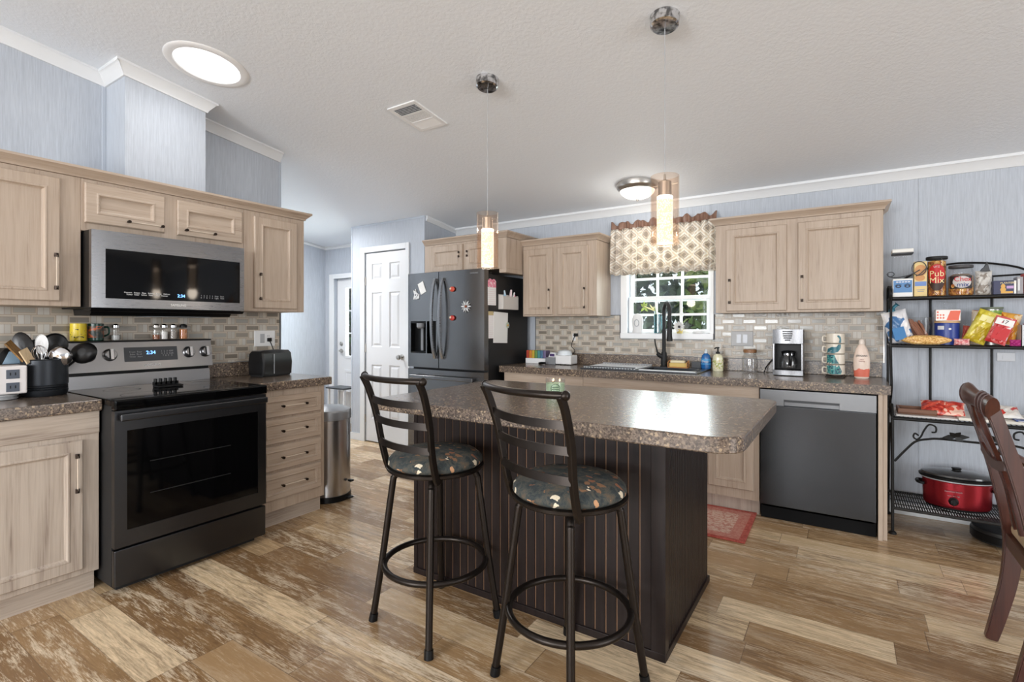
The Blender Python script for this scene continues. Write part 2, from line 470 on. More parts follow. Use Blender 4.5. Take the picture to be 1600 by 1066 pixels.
X_, Y_, Z_ = Vector((1, 0, 0)), Vector((0, 1, 0)), Vector((0, 0, 1))
def arc(c, r, a0, a1, n, e1=X_, e2=Y_):
    c = Vector(c); return [c + (e1 * math.cos(a0 + (a1 - a0) * i / n) + e2 * math.sin(a0 + (a1 - a0) * i / n)) * r for i in range(n + 1)]
def smooth_path(pts, n=8):
    """Catmull-Rom through pts"""
    P = [Vector(p) for p in pts]; out = []
    for i in range(len(P) - 1):
        a, b, c, d = P[max(i - 1, 0)], P[i], P[i + 1], P[min(i + 2, len(P) - 1)]
        for k in range(n):
            t = k / n
            out.append(0.5 * ((2 * b) + (c - a) * t + (2 * a - 5 * b + 4 * c - d) * t * t + (3 * b - a - 3 * c + d) * t ** 3))
    out.append(P[-1]); return out

# ------------------------------------------------------------------ room shell
YW = 4.42            # window wall
XL = -3.69           # range wall
SL = 0.13
def ceil_z(y): return 2.37 + SL * (YW - max(y, 0.0)) - (SL * (-y) if y < 0 else 0)
struct('floor', MB().box(-6.2, 4.8, -4.8, 4.6, -0.12, 0.0), M['floor'])
mb = MB()
prof = [(4.6, ceil_z(4.6)), (0.0, ceil_z(0)), (-4.8, ceil_z(-4.8))]
mb.prism([(-6.2, y, z) for y, z in prof] + [(-6.2, y, z + 0.12) for y, z in reversed(prof)], (11.0, 0, 0))
struct('ceiling', mb, M['ceiling'])

def wall_run(mb, a, b, y0, y1, z0=0.0):     # wall slab in x=[a,b], following the sloped ceiling
    ys = [y0] + ([0.0] if y0 < 0 < y1 else []) + [y1]
    pts = [(a, y0, z0)] + [(a, y, ceil_z(y) + 0.02) for y in ys] + [(a, y1, z0)]
    mb.prism(pts, (b - a, 0, 0)); return mb
struct('wall_left', wall_run(MB(), XL - 0.12, XL, -4.6, 2.335), M['wall'])
struct('wall_chase', wall_run(MB(), XL, -3.42, 1.217, 1.652, 2.06), M['wall'])
# window wall with the sink window and the outside door of the hall
HC = ceil_z(YW) + 0.03
WX0, WX1, WZ0, WZ1 = -1.645, -0.935, 1.235, 2.11
DX0, DX1, DZ1 = -5.745, -4.83, 1.93
mb = MB()
for (a, b, z0, z1) in ((-6.1, DX0, 0, HC), (DX0, DX1, DZ1, HC), (DX1, WX0, 0, HC), (WX0, WX1, 0, WZ0), (WX0, WX1, WZ1, HC), (WX1, 4.7, 0, HC)):
    mb.box(a, b, YW, YW + 0.13, z0, z1)
struct('wall_back', mb, M['wall'])
# pantry closet walls
PY = 3.90; PX = -3.63
mb = MB()
for (a, b, z0, z1) in ((-4.755, -4.525, 0, ceil_z(PY) + .02), (-4.525, -3.89, 2.117, ceil_z(PY) + .02), (-3.89, PX, 0, ceil_z(PY) + .02)):
    mb.box(a, b, PY, PY + 0.10, z0, z1)
struct('wall_pantry', mb, M['wall'])
struct('wall_pantry_side', wall_run(MB(), PX - 0.10, PX, PY + 0.10, YW), M['wall'])
struct('wall_pantry_hall_side', wall_run(MB(), -4.755, -4.66, PY + 0.10, YW), M['wall'])
struct('wall_hall_left', wall_run(MB(), -6.05, -5.93, 2.1, YW), M['wall'])
struct('wall_hall_near', MB().box(-6.05, XL - 0.12, 2.0, 2.10, 0, ceil_z(2.0)), M['wall'])
# far walls of the open room, with their window openings
mb = MB()
H0 = ceil_z(-4.55) + 0.03
for (a, b, z0, z1) in ((-3.8, -3.0, 0, H0), (-3.0, -0.8, 0, 0.75), (-3.0, -0.8, 2.2, H0), (-0.8, 0.6, 0, H0), (0.6, 2.8, 0, 0.75), (0.6, 2.8, 2.2, H0), (2.8, 4.7, 0, H0)):
    mb.box(a, b, -4.65, -4.5, z0, z1)
struct('wall_front', mb, M['wall'])
mb = MB()
wall_run(mb, 4.6, 4.72, -4.6, 0.0); wall_run(mb, 4.6, 4.72, 2.2, 4.5)
mb.prism([(4.6, 0, 2.25), (4.6, 0, ceil_z(0) + .02), (4.6, 2.2, ceil_z(2.2) + .02), (4.6, 2.2, 2.25)], (0.12, 0, 0))
struct('wall_right', mb, M['wall'])

# crown mouldings: cove profile swept from p to q; n = direction into the room
def crown(name, p, q, n, h=0.068, d=0.055, mit=(0, 0)):
    p, q, n = Vector(p), Vector(q), Vector(n)
    t = (q - p).normalized()
    pr = [(0, -h), (0.010, -h), (0.014, -h * .82), (0.03, -h * .5), (d * .8, -h * .22), (d, -h * .16), (d, 0.02), (0, 0.02)]
    mb = MB(); mb.rings([[e + n * a + Z_ * b + t * (s * m * max(a, 0)) for a, b in pr] for e, s, m in ((p, -1, mit[0]), (q, 1, mit[1]))])
    return struct(name, mb, M['trim'], sharp=50)
cz = lambda x, y: (x, y, ceil_z(y))
crown('trim_1', cz(XL, 0.0), cz(XL, 1.217), X_, mit=(0, -1))
crown('trim_2', cz(XL, 1.652), cz(XL, 2.335), X_, mit=(-1, 0))
crown('trim_3', cz(-3.42, 1.217), cz(-3.42, 1.652), X_, mit=(1, 1))
crown('trim_4', cz(XL, 1.217), cz(-3.42, 1.217), -Y_, mit=(-1, 1))
crown('trim_5', cz(-3.42, 1.652), cz(XL, 1.652), Y_, mit=(1, -1))
crown('trim_6', cz(PX, YW), cz(4.6, YW), -Y_)
crown('trim_7', cz(PX, PY + .02), cz(PX, YW), X_, h=0.05, d=0.03)
crown('trim_8', cz(-5.93, YW), cz(-4.755, YW), -Y_, h=0.04, d=0.02)
crown('trim_9', cz(-5.93, 2.1), cz(-5.93, YW), X_, h=0.04, d=0.02)
# corner battens and panel seams of the wallboard
def batten(n, x0, x1, y0, y1, z0, z1, m='trim'): struct('trim_%d' % n, MB().box(x0, x1, y0, y1, z0, z1, 0.002, 1), M[m])
batten(10, XL - 0.122, XL + 0.006, 2.325, 2.343, 0, ceil_z(2.335) - 0.03, 'wall_plain')
batten(11, XL, XL + 0.006, 1.195, 1.217, 2.06, ceil_z(1.2) - .06, 'wall_plain')
batten(12, PX - 0.012, PX + 0.004, PY - 0.004, PY + 0.012, 0, ceil_z(PY), 'wall_plain')
batten(13, -4.762, -4.742, PY - 0.004, PY + 0.012, 0, ceil_z(PY), 'wall_plain')
batten(14, PX, -4.74, PY - 0.005, PY, ceil_z(PY) - 0.02, ceil_z(PY), 'wall_plain')
for i, x in enumerate((-2.42, -1.62, -0.93, -0.32, 0.42, 1.64)):
    batten(15 + i, x - 0.004, x + 0.004, YW - 0.003, YW, 2.10 if x < 0.2 else 0.05, 2.31, 'wall')
batten(21, -5.93, -5.926, 3.595, 3.61, 0, 2.4, 'dark_grey')
# baseboards
struct('baseboard_back', MB().box(0.24, 4.6, YW - 0.012, YW, 0, 0.085, 0.004), M['trim'])
struct('baseboard_pantry', MB().box(-4.77, -4.60, PY - 0.012, PY, 0, 0.08, 0.003), M['trim'])
struct('baseboard_hall', MB().box(-5.93, -5.918, 2.1, YW, 0, 0.08, 0.003), M['trim'])
# mosaic backsplash skins with their dark end trims
struct('backsplash_range', MB().box(XL, XL + 0.008, 0.2, 2.325, 1.04, 1.40), M['tile_y'])
batten(22, XL, XL + 0.011, 2.325, 2.335, 0.94, 1.40, 'dark_grey')
mb = MB()
mb.box(-2.60, -1.703, YW - 0.008, YW, 1.04, 1.395); mb.box(-1.703, -0.905, YW - 0.008, YW, 1.04, 1.183); mb.box(-0.905, 0.222, YW - 0.008, YW, 1.04, 1.395)
struct('backsplash_window', mb, M['tile_x'])
mb = MB()
mb.box(-1.716, -1.706, YW - 0.011, YW, 1.185, 1.395); mb.box(-1.80, -1.703, YW - 0.011, YW, 1.393, 1.399)
mb.box(-0.905, -0.895, YW - 0.011, YW, 1.185, 1.395); mb.box(-2.606, -2.60, YW - 0.011, YW, 1.04, 1.395)
struct('trim_23', mb, M['dark_grey'])
struct('trim_24', MB().box(0.222, 0.230, YW - 0.011, YW, 1.04, 1.395), M['nickel'])

# sink window: casing, two sashes with muntins, glass, deep sill
mb = MB()
mb.box(-1.705, WX0, YW - 0.015, YW + 0.0, 1.235, 2.15, .003); mb.box(WX1, -0.9055, YW - 0.015, YW, 1.235, 2.15, .003)
mb.box(WX0, WX1, YW - 0.015, YW, 2.09, 2.15, .003)
win = struct('window_1', mb, M['vinyl'])
mb = MB(); mb.box(-1.7025, -0.9055, YW - 0.035, YW + 0.12, 1.187, 1.235, .004)
part('sill', mb, M['vinyl'], win)
def sash(x0, x1, z0, z1, y, f, cols, rows, name):
    mb = MB()
    for b in ((x0, x1, z0, z0 + f), (x0, x1, z1 - f, z1), (x0, x0 + f, z0 + f, z1 - f), (x1 - f, x1, z0 + f, z1 - f)):
        mb.box(b[0], b[1], y - 0.016, y + 0.016, b[2], b[3], 0.003, 1)
    w = (x1 - x0 - 2 * f)
    for c in range(1, cols): 
        x = x0 + f + w * c / cols; mb.box(x - .010, x + .010, y - 0.008, y + 0.008, z0 + f, z1 - f)
    for r in range(1, rows):
        z = z0 + f + (z1 - z0 - 2 * f) * r / rows; mb.box(x0 + f, x1 - f, y - 0.0081, y + 0.0081, z - .010, z + .010)
    s = part(name, mb, M['vinyl'], win)
    part('pane', MB().box(x0 + f, x1 - f, y - 0.002, y + 0.002, z0 + f, z1 - f), M['pane'], s)
sash(WX0, WX1, 1.235, 1.56, YW + 0.045, 0.035, 3, 2, 'sash')
sash(WX0, WX1, 1.515, 2.10, YW + 0.085, 0.03, 3, 3, 'sash')

# outside door in the hall: casing, leaf, six-lite glass, lever, deadbolt
mb = MB()
mb.box(DX0 - 0.085, DX0, YW - 0.018, YW, 0, DZ1 + 0.06, .004); mb.box(DX0, DX1, YW - 0.018, YW, DZ1, DZ1 + 0.06, .004)
d2 = struct('door_2', mb, M['trim'])
mb = MB(); y = YW + 0.05
LX0, LX1, LZ0, LZ1 = -5.56, -5.05, 0.90, 1.80
for b in ((DX0 + 0.005, LX0, 0.01, DZ1 - .005), (LX1, DX1, 0.01, DZ1 - .005), (LX0, LX1, 0.01, LZ0), (LX0, LX1, LZ1, DZ1 - .005)): mb.box(b[0], b[1], y, y + 0.04, b[2], b[3])
mb.panel((LX0 - .04, y, 0.17), X_, Z_, -Y_, .59, .55, [(0, 0), (0, .006), (.02, .012), (.035, .012), (.05, .002), (.07, .006)])
leaf = part('door_leaf', mb, M['door_white'], d2)
mb = MB()
for b in ((LX0 - .03, LX0, LZ0 - .03, LZ1 + .03), (LX1, LX1 + .03, LZ0 - .03, LZ1 + .03), (LX0, LX1, LZ0 - .03, LZ0), (LX0, LX1, LZ1, LZ1 + .03)): mb.box(b[0], b[1], y - .012, y, b[2], b[3], .003)
for k in (1, 2): mb.box(LX0, LX1, y - .006, y + .01, LZ0 + k * .3 - .009, LZ0 + k * .3 + .009)
mb.box((LX0 + LX1) / 2 - .009, (LX0 + LX1) / 2 + .009, y - .006, y + .01, LZ0, LZ1)
part('lite_frame', mb, M['door_white'], leaf)
part('pane', MB().box(LX0, LX1, y + .012, y + .016, LZ0, LZ1), M['pane'], leaf)
mb = MB(); mb.lathe([(.03, 0), (.03, .008), (.012, .012), (.012, .035)], (-5.655, y, 0.965), 20, (0, -1, 0)); mb.tube([(-5.655, y - .04, .965), (-5.64, y - .048, .965), (-5.56, y - .048, .962)], .009)
mb.lathe([(.028, 0), (.028, .012), (.016, .018), (.005, .022)], (-5.655, y, 1.06), 20, (0, -1, 0))
part('handle', mb, M['nickel'], d2)

# six-panel pantry door
mb = MB(); yc = PY
mb.box(-4.60, -4.528, yc - 0.016, yc, 0, 2.18, .004); mb.box(-3.887, -3.838, yc - 0.016, yc, 0, 2.18, .004); mb.box(-4.528, -3.887, yc - 0.016, yc, 2.12, 2.18, .004)
d1 = struct('door_1', mb, M['trim'])
mb = MB(); mb.box(-4.520, -3.893, yc + 0.004, yc + 0.04, 0.012, 2.108)
PR = [(0, 0), (.006, -.012), (.022, -.012), (.045, 0.0), (.06, 0.0)]
mb = MB()
X0, X1 = -4.520, -3.893; xs = [(-4.43, -4.265), (-4.15, -3.99)]; zs = [(0.27, 0.87), (1.065, 1.67), (1.81, 1.99)]
yy = yc + 0.006
def fill(x0, x1, z0, z1): mb.box(x0, x1, yy, yy + .034, z0, z1)
fill(X0, xs[0][0], .012, 2.108); fill(xs[0][1], xs[1][0], .012, 2.108); fill(xs[1][1], X1, .012, 2.108)
for (a, b) in xs:
    zz = [.012] + [q for p in zs for q in p] + [2.108]
    for k in range(0, len(zz), 2): fill(a, b, zz[k], zz[k + 1])
    for (p, q) in zs: mb.panel((a, yy, p), X_, Z_, -Y_, b - a, q - p, [(0, 0), (.010, -.012), (.020, -.012), (.040, -.002), (.05, -.002)], back=False)
part('door_leaf', mb, M['door_white'], d1, sharp=20)
mb = MB(); mb.lathe([(.030, 0), (.030, .006), (.012, .010), (.012, .03), (.026, .042), (.030, .055), (.022, .07), (.004, .074)], (-3.955, yy, 0.965), 24, (0, -1, 0))
part('knob', mb, M['nickel'], d1)
for z in (0.26, 1.05, 1.80): 
    mb = MB(); mb.cyl((-4.524, yy - .006, z - .045), (-4.524, yy - .006, z + .045), .007, seg=10); part('hinge', mb, M['nickel'], d1)

# ------------------------------------------------------------------ cabinets
DPROF = [(0, 0), (0, .013), (.005, .019), (.050, .019), (.054, .022), (.060, .022), (.066, .012), (.072, .009)]
DPROF_S = [(0, 0), (0, .013), (.004, .018), (.030, .018), (.033, .021), (.037, .021), (.041, .011), (.045, .009)]
AX = {'L': (Y_, X_), 'B': (X_, -Y_)}        # wall of the range / wall of the window: (along, outward)
def pull(par, side, p, vertical, ln):
    """bar pull: two dark posts and a slim pale bar; p = centre on the door face"""
    u, n = AX[side]; d = Z_ if vertical else u; p = Vector(p); mb = MB()
    mb.tube([p - d * ln / 2 + n * .018, p + d * ln / 2 + n * .018], .0034, 8)
    mb.mi = 1
    for s in (-1, 1):
        q = p + d * (ln / 2) * s
        mb.cyl(q, q + n * .020, .0045, seg=10)
        mb.cyl(q + n * .013 - d * .010, q + n * .013 + d * .010, .0085, seg=12) if vertical else mb.cyl(q + n * .016, q + n * .030, .0085, seg=12)
    return part('handle', mb, [M['pull_bar'], M['bronze']], par)
def door(par, side, a0, a1, z0, z1, face, m, hp=None, name='door', prof=DPROF, hl=.165, hv=True):
    u, n = AX[side]
    o = Vector((face, a0, z0)) if side == 'L' else Vector((a0, face, z0))
    d = part(name, MB().panel(o, u, Z_, n, a1 - a0, z1 - z0, prof), m, par, sharp=25)
    if hp:
        p = (Vector((face, hp[0], hp[1])) if side == 'L' else Vector((hp[0], face, hp[1]))) + n * .018
        pull(d, side, p, hv, hl)
    return d
def crown_strip(mb, p, q, n, ret0=False, ret1=False, d=0.042, h=0.052):
    p, q, n = Vector(p), Vector(q), Vector(n); t = (q - p).normalized()
    pr = [(0, 0), (.008, 0), (.010, .010), (.022, .022), (d - .006, .036), (d, .040), (d, h), (-.01, h), (-.01, 0)]
    P = p - t * (d if ret0 else 0); Q = q + t * (d if ret1 else 0)
    # mitred ends where the moulding returns
    rg = []
    for e, r, s in ((p, ret0, -1), (q, ret1, 1)):
        rg.append([e + n * a + Z_ * b + t * (s * max(a, 0) if r else 0) for a, b in pr])
    mb.rings(rg)

WXF = -3.36                                   # face of the range-wall cabinets
G1 = 'wall cabinets over the range run'
t = thing('wall_cabinet', 'tall beige wall cabinet left of the microwave, above the utensil crock', 'cabinet', (XL, 0.70, 1.40))
mb = MB(); mb.box(XL, WXF, 0.36, 1.000, 1.40, 2.078, .002, 1); part('body', mb, M['wood_v'], t)
door(t, 'L', 0.47, 0.912, 1.425, 2.052, WXF, M['wood_v'], (0.893, 1.575))
t = thing('wall_cabinet', 'low wide beige cabinet with two flip doors directly above the microwave', 'cabinet', (XL, 1.39, 1.80))
mb = MB(); mb.box(XL, WXF, 1.0005, 1.8645, 1.802, 2.078, .002, 1); part('body', mb, M['wood_v'], t)
door(t, 'L', 1.012, 1.388, 1.845, 2.058, WXF, M['wood_hy'], (1.285, 1.877), hv=False, prof=DPROF)
door(t, 'L', 1.456, 1.847, 1.845, 2.055, WXF, M['wood_hy'], (1.580, 1.877), hv=False, prof=DPROF)
t = thing('wall_cabinet', 'narrow tall beige wall cabinet right of the microwave, above the toaster', 'cabinet', (XL, 2.09, 1.40))
mb = MB(); mb.box(XL, WXF, 1.865, 2.318, 1.40, 2.078, .002, 1); mb.box(XL, WXF, 1.803, 1.865, 1.40, 1.801); part('body', mb, M['wood_v'], t)
door(t, 'L', 1.930, 2.250, 1.42, 2.045, WXF, M['wood_v'], (1.968, 1.568))
mb = MB(); crown_strip(mb, (WXF, 0.36, 2.079), (WXF, 2.318, 2.079), X_, ret1=True); crown_strip(mb, (WXF, 2.318, 2.079), (XL + .001, 2.318, 2.079), Y_, ret0=True)
single('cabinet_crown', mb, M['wood_hy'], 'long beige crown moulding along the top of the cabinets over the range', 'moulding')

BXF = -3.08
t = thing('base_cabinet', 'pale wood base cabinet left of the range with one panelled door', 'cabinet', (-3.38, 0.6, 0))
mb = MB(); mb.box(-3.68, BXF, 0.2, 0.988, 0.10, 0.884, .002, 1); part('body', mb, M['grey_wood_v'], t)
part('plinth', MB().box(-3.66, -3.12, 0.22, 0.980, 0.0, 0.0995), M['grey_wood_hy'], t)
door(t, 'L', 0.43, 0.922, 0.13, 0.752, BXF, M['grey_wood_v'], (0.895, 0.598))
mb = MB(); mb.box(BXF + .0005, BXF + .007, 0.2, 0.988, 0.775, 0.883, .002, 1); part('apron', mb, M['grey_wood_hy'], t)

t = thing('drawer_cabinet', 'beige base cabinet with four stacked drawers right of the range', 'cabinet', (-3.38, 2.04, 0))
mb = MB(); mb.box(-3.68, BXF, 1.790, 2.285, 0.105, 0.884, .002, 1); part('body', mb, M['wood_v'], t)
part('plinth', MB().box(-3.66, -3.12, 1.80, 2.280, 0.0, 0.1045), M['grey_wood_hy'], t)
for z0, z1 in ((.712, .846), (.540, .696), (.368, .524), (.180, .352)):
    door(t, 'L', 1.815, 2.250, z0, z1, BXF, M['wood_hy'], (2.035, (z0 + z1) / 2), name='drawer', prof=DPROF_S, hl=.17, hv=False)

def slab(mb, x0, x1, y0, y1, z0, z1, b=.008): mb.box(x0, x1, y0, y1, z0, z1, b, 3)
mb = MB(); slab(mb, -3.688, -3.05, 0.15, 0.993, .885, .94); mb.box(-3.682, -3.66, 0.15, 0.985, .9405, 1.038, .004)
single('countertop', mb, M['laminate'], 'speckled brown countertop left of the range under the utensil crock', 'countertop', sharp=18)
mb = MB(); slab(mb, -3.688, -3.05, 1.770, 2.330, .885, .94); mb.box(-3.682, -3.66, 1.785, 2.322, .9405, 1.038, .004)
single('countertop', mb, M['laminate'], 'short speckled brown countertop right of the range under the toaster', 'countertop', sharp=18)

# window wall: over the fridge, left of the window, right of the window
t = thing('wall_cabinet', 'deep beige cabinet with two small doors above the refrigerator', 'cabinet', (-3.03, 4.1, 1.79))
mb = MB(); mb.box(-3.56, -2.565, 3.83, YW - .002, 1.822, 2.105, .002, 1); mb.box(-2.645, -2.565, 3.831, YW - .002, 1.785, 1.822); part('body', mb, M['wood_v'], t)
door(t, 'B', -3.47, -3.062, 1.832, 2.085, 3.83, M['wood_v'], (-3.10, 1.985), hl=.04)
door(t, 'B', -3.036, -2.66, 1.832, 2.085, 3.83, M['wood_v'], (-3.00, 1.985), hl=.04)
mb = MB(); crown_strip(mb, (-3.56, 3.83, 2.106), (-2.565, 3.83, 2.106), -Y_, ret1=True); crown_strip(mb, (-2.565, 3.83, 2.106), (-2.565, YW - .001, 2.106), X_, ret0=True)
part('crown', mb, M['wood_hx'], t)
def wallcab(label, x0, x1, z0, z1, doors):
    t = thing('wall_cabinet', label, 'cabinet', ((x0 + x1) / 2, 4.26, z0))
    mb = MB(); mb.box(x0, x1, 4.105, YW - .002, z0, z1, .002, 1); part('body', mb, M['wood_v'], t)
    for d in doors: door(t, 'B', *d[:4], 4.105, M['wood_v'], d[4])
    mb = MB(); crown_strip(mb, (x0, 4.105, z1 + .001), (x1, 4.105, z1 + .001), -Y_, True, True)
    crown_strip(mb, (x1, 4.105, z1 + .001), (x1, YW - .001, z1 + .001), X_, ret0=True)
    crown_strip(mb, (x0, YW - .001, z1 + .001), (x0, 4.105, z1 + .001), -X_, ret1=True)
    part('crown', mb, M['wood_hx'], t); return t
wallcab('beige two-door wall cabinet between refrigerator and window', -2.560, -1.806, 1.388, 2.050,
        [(-2.543, -2.236, 1.402, 2.014, (-2.268, 1.546)), (-2.187, -1.884, 1.40, 2.010, (-1.914, 1.546))])
wallcab('wide beige two-door wall cabinet right of the window above the coffee maker', -0.828, 0.207, 1.396, 2.060,
        [(-0.752, -0.348, 1.408, 2.022, (-0.725, 1.557)), (-0.280, 0.138, 1.412, 2.026, (-0.253, 1.560))])

# base run under the window
BYF = 3.82
def basecab(label, x0, x1, doors):
    t = thing('base_cabinet', label, 'cabinet', ((x0 + x1) / 2, 4.1, 0))
    mb = MB()      # open-topped carcass
    for b in ((x0, x0 + .018, BYF + .001, 4.41, .105, .884), (x1 - .018, x1, BYF + .001, 4.41, .105, .884), (x0 + .018, x1 - .018, 4.39, 4.41, .105, .884), (x0 + .018, x1 - .018, BYF + .02, 4.39, .105, .125), (x0, x1, BYF, BYF + .018, .105, .884)): mb.box(*b)
    part('body', mb, M['wood_v'], t)
    part('plinth', MB().box(x0 + .005, x1 - .004, BYF + .05, 4.40, 0, .1045), M['grey_wood_v'], t)
    for d in doors: door(t, 'B', d[0], d[1], .17, .74, BYF, M['wood_v'], d[2])
    part('apron', MB().box(x0 + .001, x1 - .001, BYF - .006, BYF - .0005, .765, .883, .002, 1), M['wood_hx'], t)
basecab('beige two-door base cabinet beside the refrigerator behind the island', -2.58, -1.80, [(-2.56, -2.20, (-2.23, .60)), (-2.17, -1.82, (-2.14, .60))])
basecab('beige three-door sink base cabinet left of the dishwasher', -1.799, -0.490, [(-1.77, -1.32, (-1.35, .60)), (-1.29, -.85, (-1.26, .60)), (-.82, -0.525, (-.79, .60))])
mb = MB(); mb.box(.166, .190, 3.795, 4.41, 0, .884, .002, 1); mb.box(.190, .212, 3.812, 4.41, 0, .884, .002, 1)
single('end_panel', mb, M['wood_v'], 'narrow beige end panel right of the dishwasher', 'panel')
# counter with the sink opening
SX0, SX1, SY0, SY1 = -1.78, -0.98, 3.92, 4.30
mb = MB(); cx0, cx1, cy0, cy1 = -2.615, 0.228, 3.785, YW - .003
for b in ((cx0, SX0, cy0, cy1), (SX1, cx1, cy0, cy1), (SX0, SX1, cy0, SY0), (SX0, SX1, SY1, cy1)): mb.box(b[0], b[1], b[2], b[3], .885, .94)
bmesh.ops.remove_doubles(mb.bm, verts=mb.bm.verts, dist=1e-5)
mb.box(cx0 + .01, cx1 - .012, YW - .034, YW - .012, .9405, 1.038, .004)
single('countertop', mb, M['laminate'], 'long speckled brown countertop under the window holding sink and coffee maker', 'countertop', sharp=18)

# ------------------------------------------------------------------ range
t = thing('range', 'freestanding black stainless electric range with dark oven window', 'oven', (-3.3, 1.38, 0))
y0, y1 = 0.999, 1.761
mb = MB(); mb.box(-3.655, -2.965, y0, y1, 0.035, 0.912, .004); mb.box(-3.60, -3.0, y0 + .03, y1 - .03, 0.0, 0.035); part('body', mb, M['matte_black'], t)
mb = MB(); mb.box(-3.59, -2.960, y0 - .003, y1 + .003, 0.9125, 0.943, .006, 2); mb.box(-2.961, -2.916, y0 - .003, y1 + .003, 0.8925, 0.943, .008, 3); ck = part('cooktop', mb, M['black_gloss'], t)
mb = MB()
for (bx, by, br) in ((-3.08, 1.19, .11), (-3.08, 1.57, .085), (-3.38, 1.19, .085), (-3.38, 1.57, .11)):
    mb.rings([[Vector((bx + r * math.cos(a), by + r * math.sin(a), .9435)) for a in [2 * PI * k / 48 for k in range(48)]] for r in (br, br - .003)], True, False, False)
part('burner_marking', mb, M['dark_grey'], ck)
# oven door: steel frame round a black window
mb = MB(); f = -2.926; wy0, wy1, wz0, wz1 = 1.05, 1.712, .306, .790
for b in ((y0, wy0, .228, .889), (wy1, y1, .228, .889), (wy0, wy1, .228, wz0), (wy0, wy1, wz1, .889)): mb.box(f - .037, f, b[0], b[1], b[2], b[3])
bmesh.ops.remove_doubles(mb.bm, verts=mb.bm.verts, dist=1e-5)
od = part('oven_door', mb, M['steel_y'], t)
part('oven_window', MB().box(f - .030, f - .004, wy0, wy1, wz0, wz1), M['black_gloss'], od)
mb = MB()
for z in (.46, .62): mb.tube([(f - .0035, wy0 + .10, z), (f - .0035, wy1 - .16, z)], .0022, 6)
part('oven_rack', mb, mat('rack_wire', (30, 30, 31), .4), od, 'faint oven rack wires behind the window')
mb = MB(); mb.box(f + .026, f + .042, y0 + .012, y1 - .012, .842, .876, .006, 3)
for y in (y0 + .03, y1 - .03): mb.box(f + .0005, f + .030, y - .014, y + .014, .847, .872, .004)
part('handle', mb, M['steel_y'], od)
mb = MB(); mb.box(f - .037, f - .004, y0, y1, .040, .216, .006); part('storage_drawer', mb, M['steel_y'], t)
# riser, slanted control panel, black cap
mb = MB(); mb.prism([(-3.655, y0, .9435), (-3.585, y0, .9435), (-3.592, y0, 1.015), (-3.655, y0, 1.015)], (0, y1 - y0, 0), .002); part('riser', mb, M['steel_panel'], t)
mb = MB(); mb.prism([(-3.655, y0 + .004, 1.0155), (-3.60, y0 + .004, 1.0155), (-3.60, y0 + .004, 1.036), (-3.655, y0 + .004, 1.036)], (0, y1 - y0 - .008, 0)); part('vent_slot', mb, M['black'], t)
a, b = Vector((-3.555, 0, 1.036)), Vector((-3.585, 0, 1.203))
mb = MB(); mb.prism([(-3.655, y0 - .004, 1.0365), (a.x, y0 - .004, 1.0365), (b.x, y0 - .004, 1.203), (-3.655, y0 - .004, 1.203)], (0, y1 - y0 + .008, 0), .003); cp = part('control_panel', mb, M['steel_panel'], t)
mb = MB(); mb.box(-3.678, b.x + .004, y0 - .006, y1 + .006, 1.2035, 1.213, .003); part('top_cap', mb, M['black'], t)
vv = (b - a).normalized(); nn = Y_.cross(vv).normalized()
pp = lambda y, z: a + vv * ((z - a.z) / vv.z) + Y_ * y
for y in (1.095, 1.196, 1.621, 1.722):
    c = pp(y, 1.130); mb = MB(); mb.lathe([(.036, 0), (.036, .004), (.031, .008), (.029, .026), (.025, .030)], c + nn * .0005, 28, nn)
    kb = part('knob', mb, M['steel_panel'], t)
    mb = MB(); mb.obox(c + nn * .0335, (.0075, .029, .007), Y_, vv, nn); part('pointer', mb, M['chrome'], kb); mb = MB(); mb.obox(c + nn * .0305, (.012, .027, .0015), Y_, vv, nn); part('dial_face', mb, M['black'], kb)
c = pp(1.41, 1.128); mb = MB(); mb.obox(c + nn * .0015, (.143, .043, .001), Y_, vv, nn); dp = part('display', mb, M['dark_grey'], cp)
text('clock_digits', '2:34', .030, pp(1.405, 1.135) + nn * .004, Y_, vv, M['led_blue'], dp)
text('key_legends', 'Front  Rear\nBake  Broil\nTimer  Start', .014, pp(1.325, 1.128) + nn * .004, Y_, vv, M['print_grey'], dp)
text('key_legends', '1  2  3  OFF\n4  5  6  CLR\n7  8  9   0', .014, pp(1.495, 1.128) + nn * .004, Y_, vv, M['print_grey'], dp)
text('lettering', 'SAMSUNG', .020, pp(1.41, 1.060) + nn * .0025, Y_, vv, M['print_white'], cp)

# black notched rest lying on the cooktop
mb = MB(); mb.box(-3.37, -3.29, 1.335, 1.465, .9437, .955, .003)
for k in range(5): mb.box(-3.372, -3.352, 1.340 + k * .026, 1.353 + k * .026, .955, .992, .002, 1)
mb.box(-3.372, -3.352, 1.335, 1.465, .955, .972)
single('spoon_rest', mb, M['black'], 'small black notched spoon rest on the glass cooktop', 'utensil')

# ------------------------------------------------------------------ microwave
t = thing('microwave', 'stainless over-range microwave with black glass door', 'microwave', (-3.45, 1.40, 1.375))
mx = -3.225; y0, y1 = 1.006, 1.800
mb = MB(); mb.box(XL + .012, mx - .045, y0 + .002, y1 - .002, 1.392, 1.800, .004); mb.prism([(-3.60, y0 + .03, 1.3915), (mx - .10, y0 + .03, 1.3915), (mx - .13, y0 + .03, 1.356), (-3.58, y0 + .03, 1.356)], (0, y1 - y0 - .06, 0)); mb.prism([(mx - .12, y0 + .0, 1.3915), (mx - .01, y0, 1.3915), (mx - .03, y0, 1.376), (mx - .12, y0, 1.376)], (0, y1 - y0, 0)); part('body', mb, M['black'], t)
mb = MB(); wy0, wy1, wz0, wz1 = 1.065, 1.772, 1.444, 1.704
def bow(y): return mx - .012 * ((y - (y0 + y1) / 2) / ((y1 - y0) / 2)) ** 2
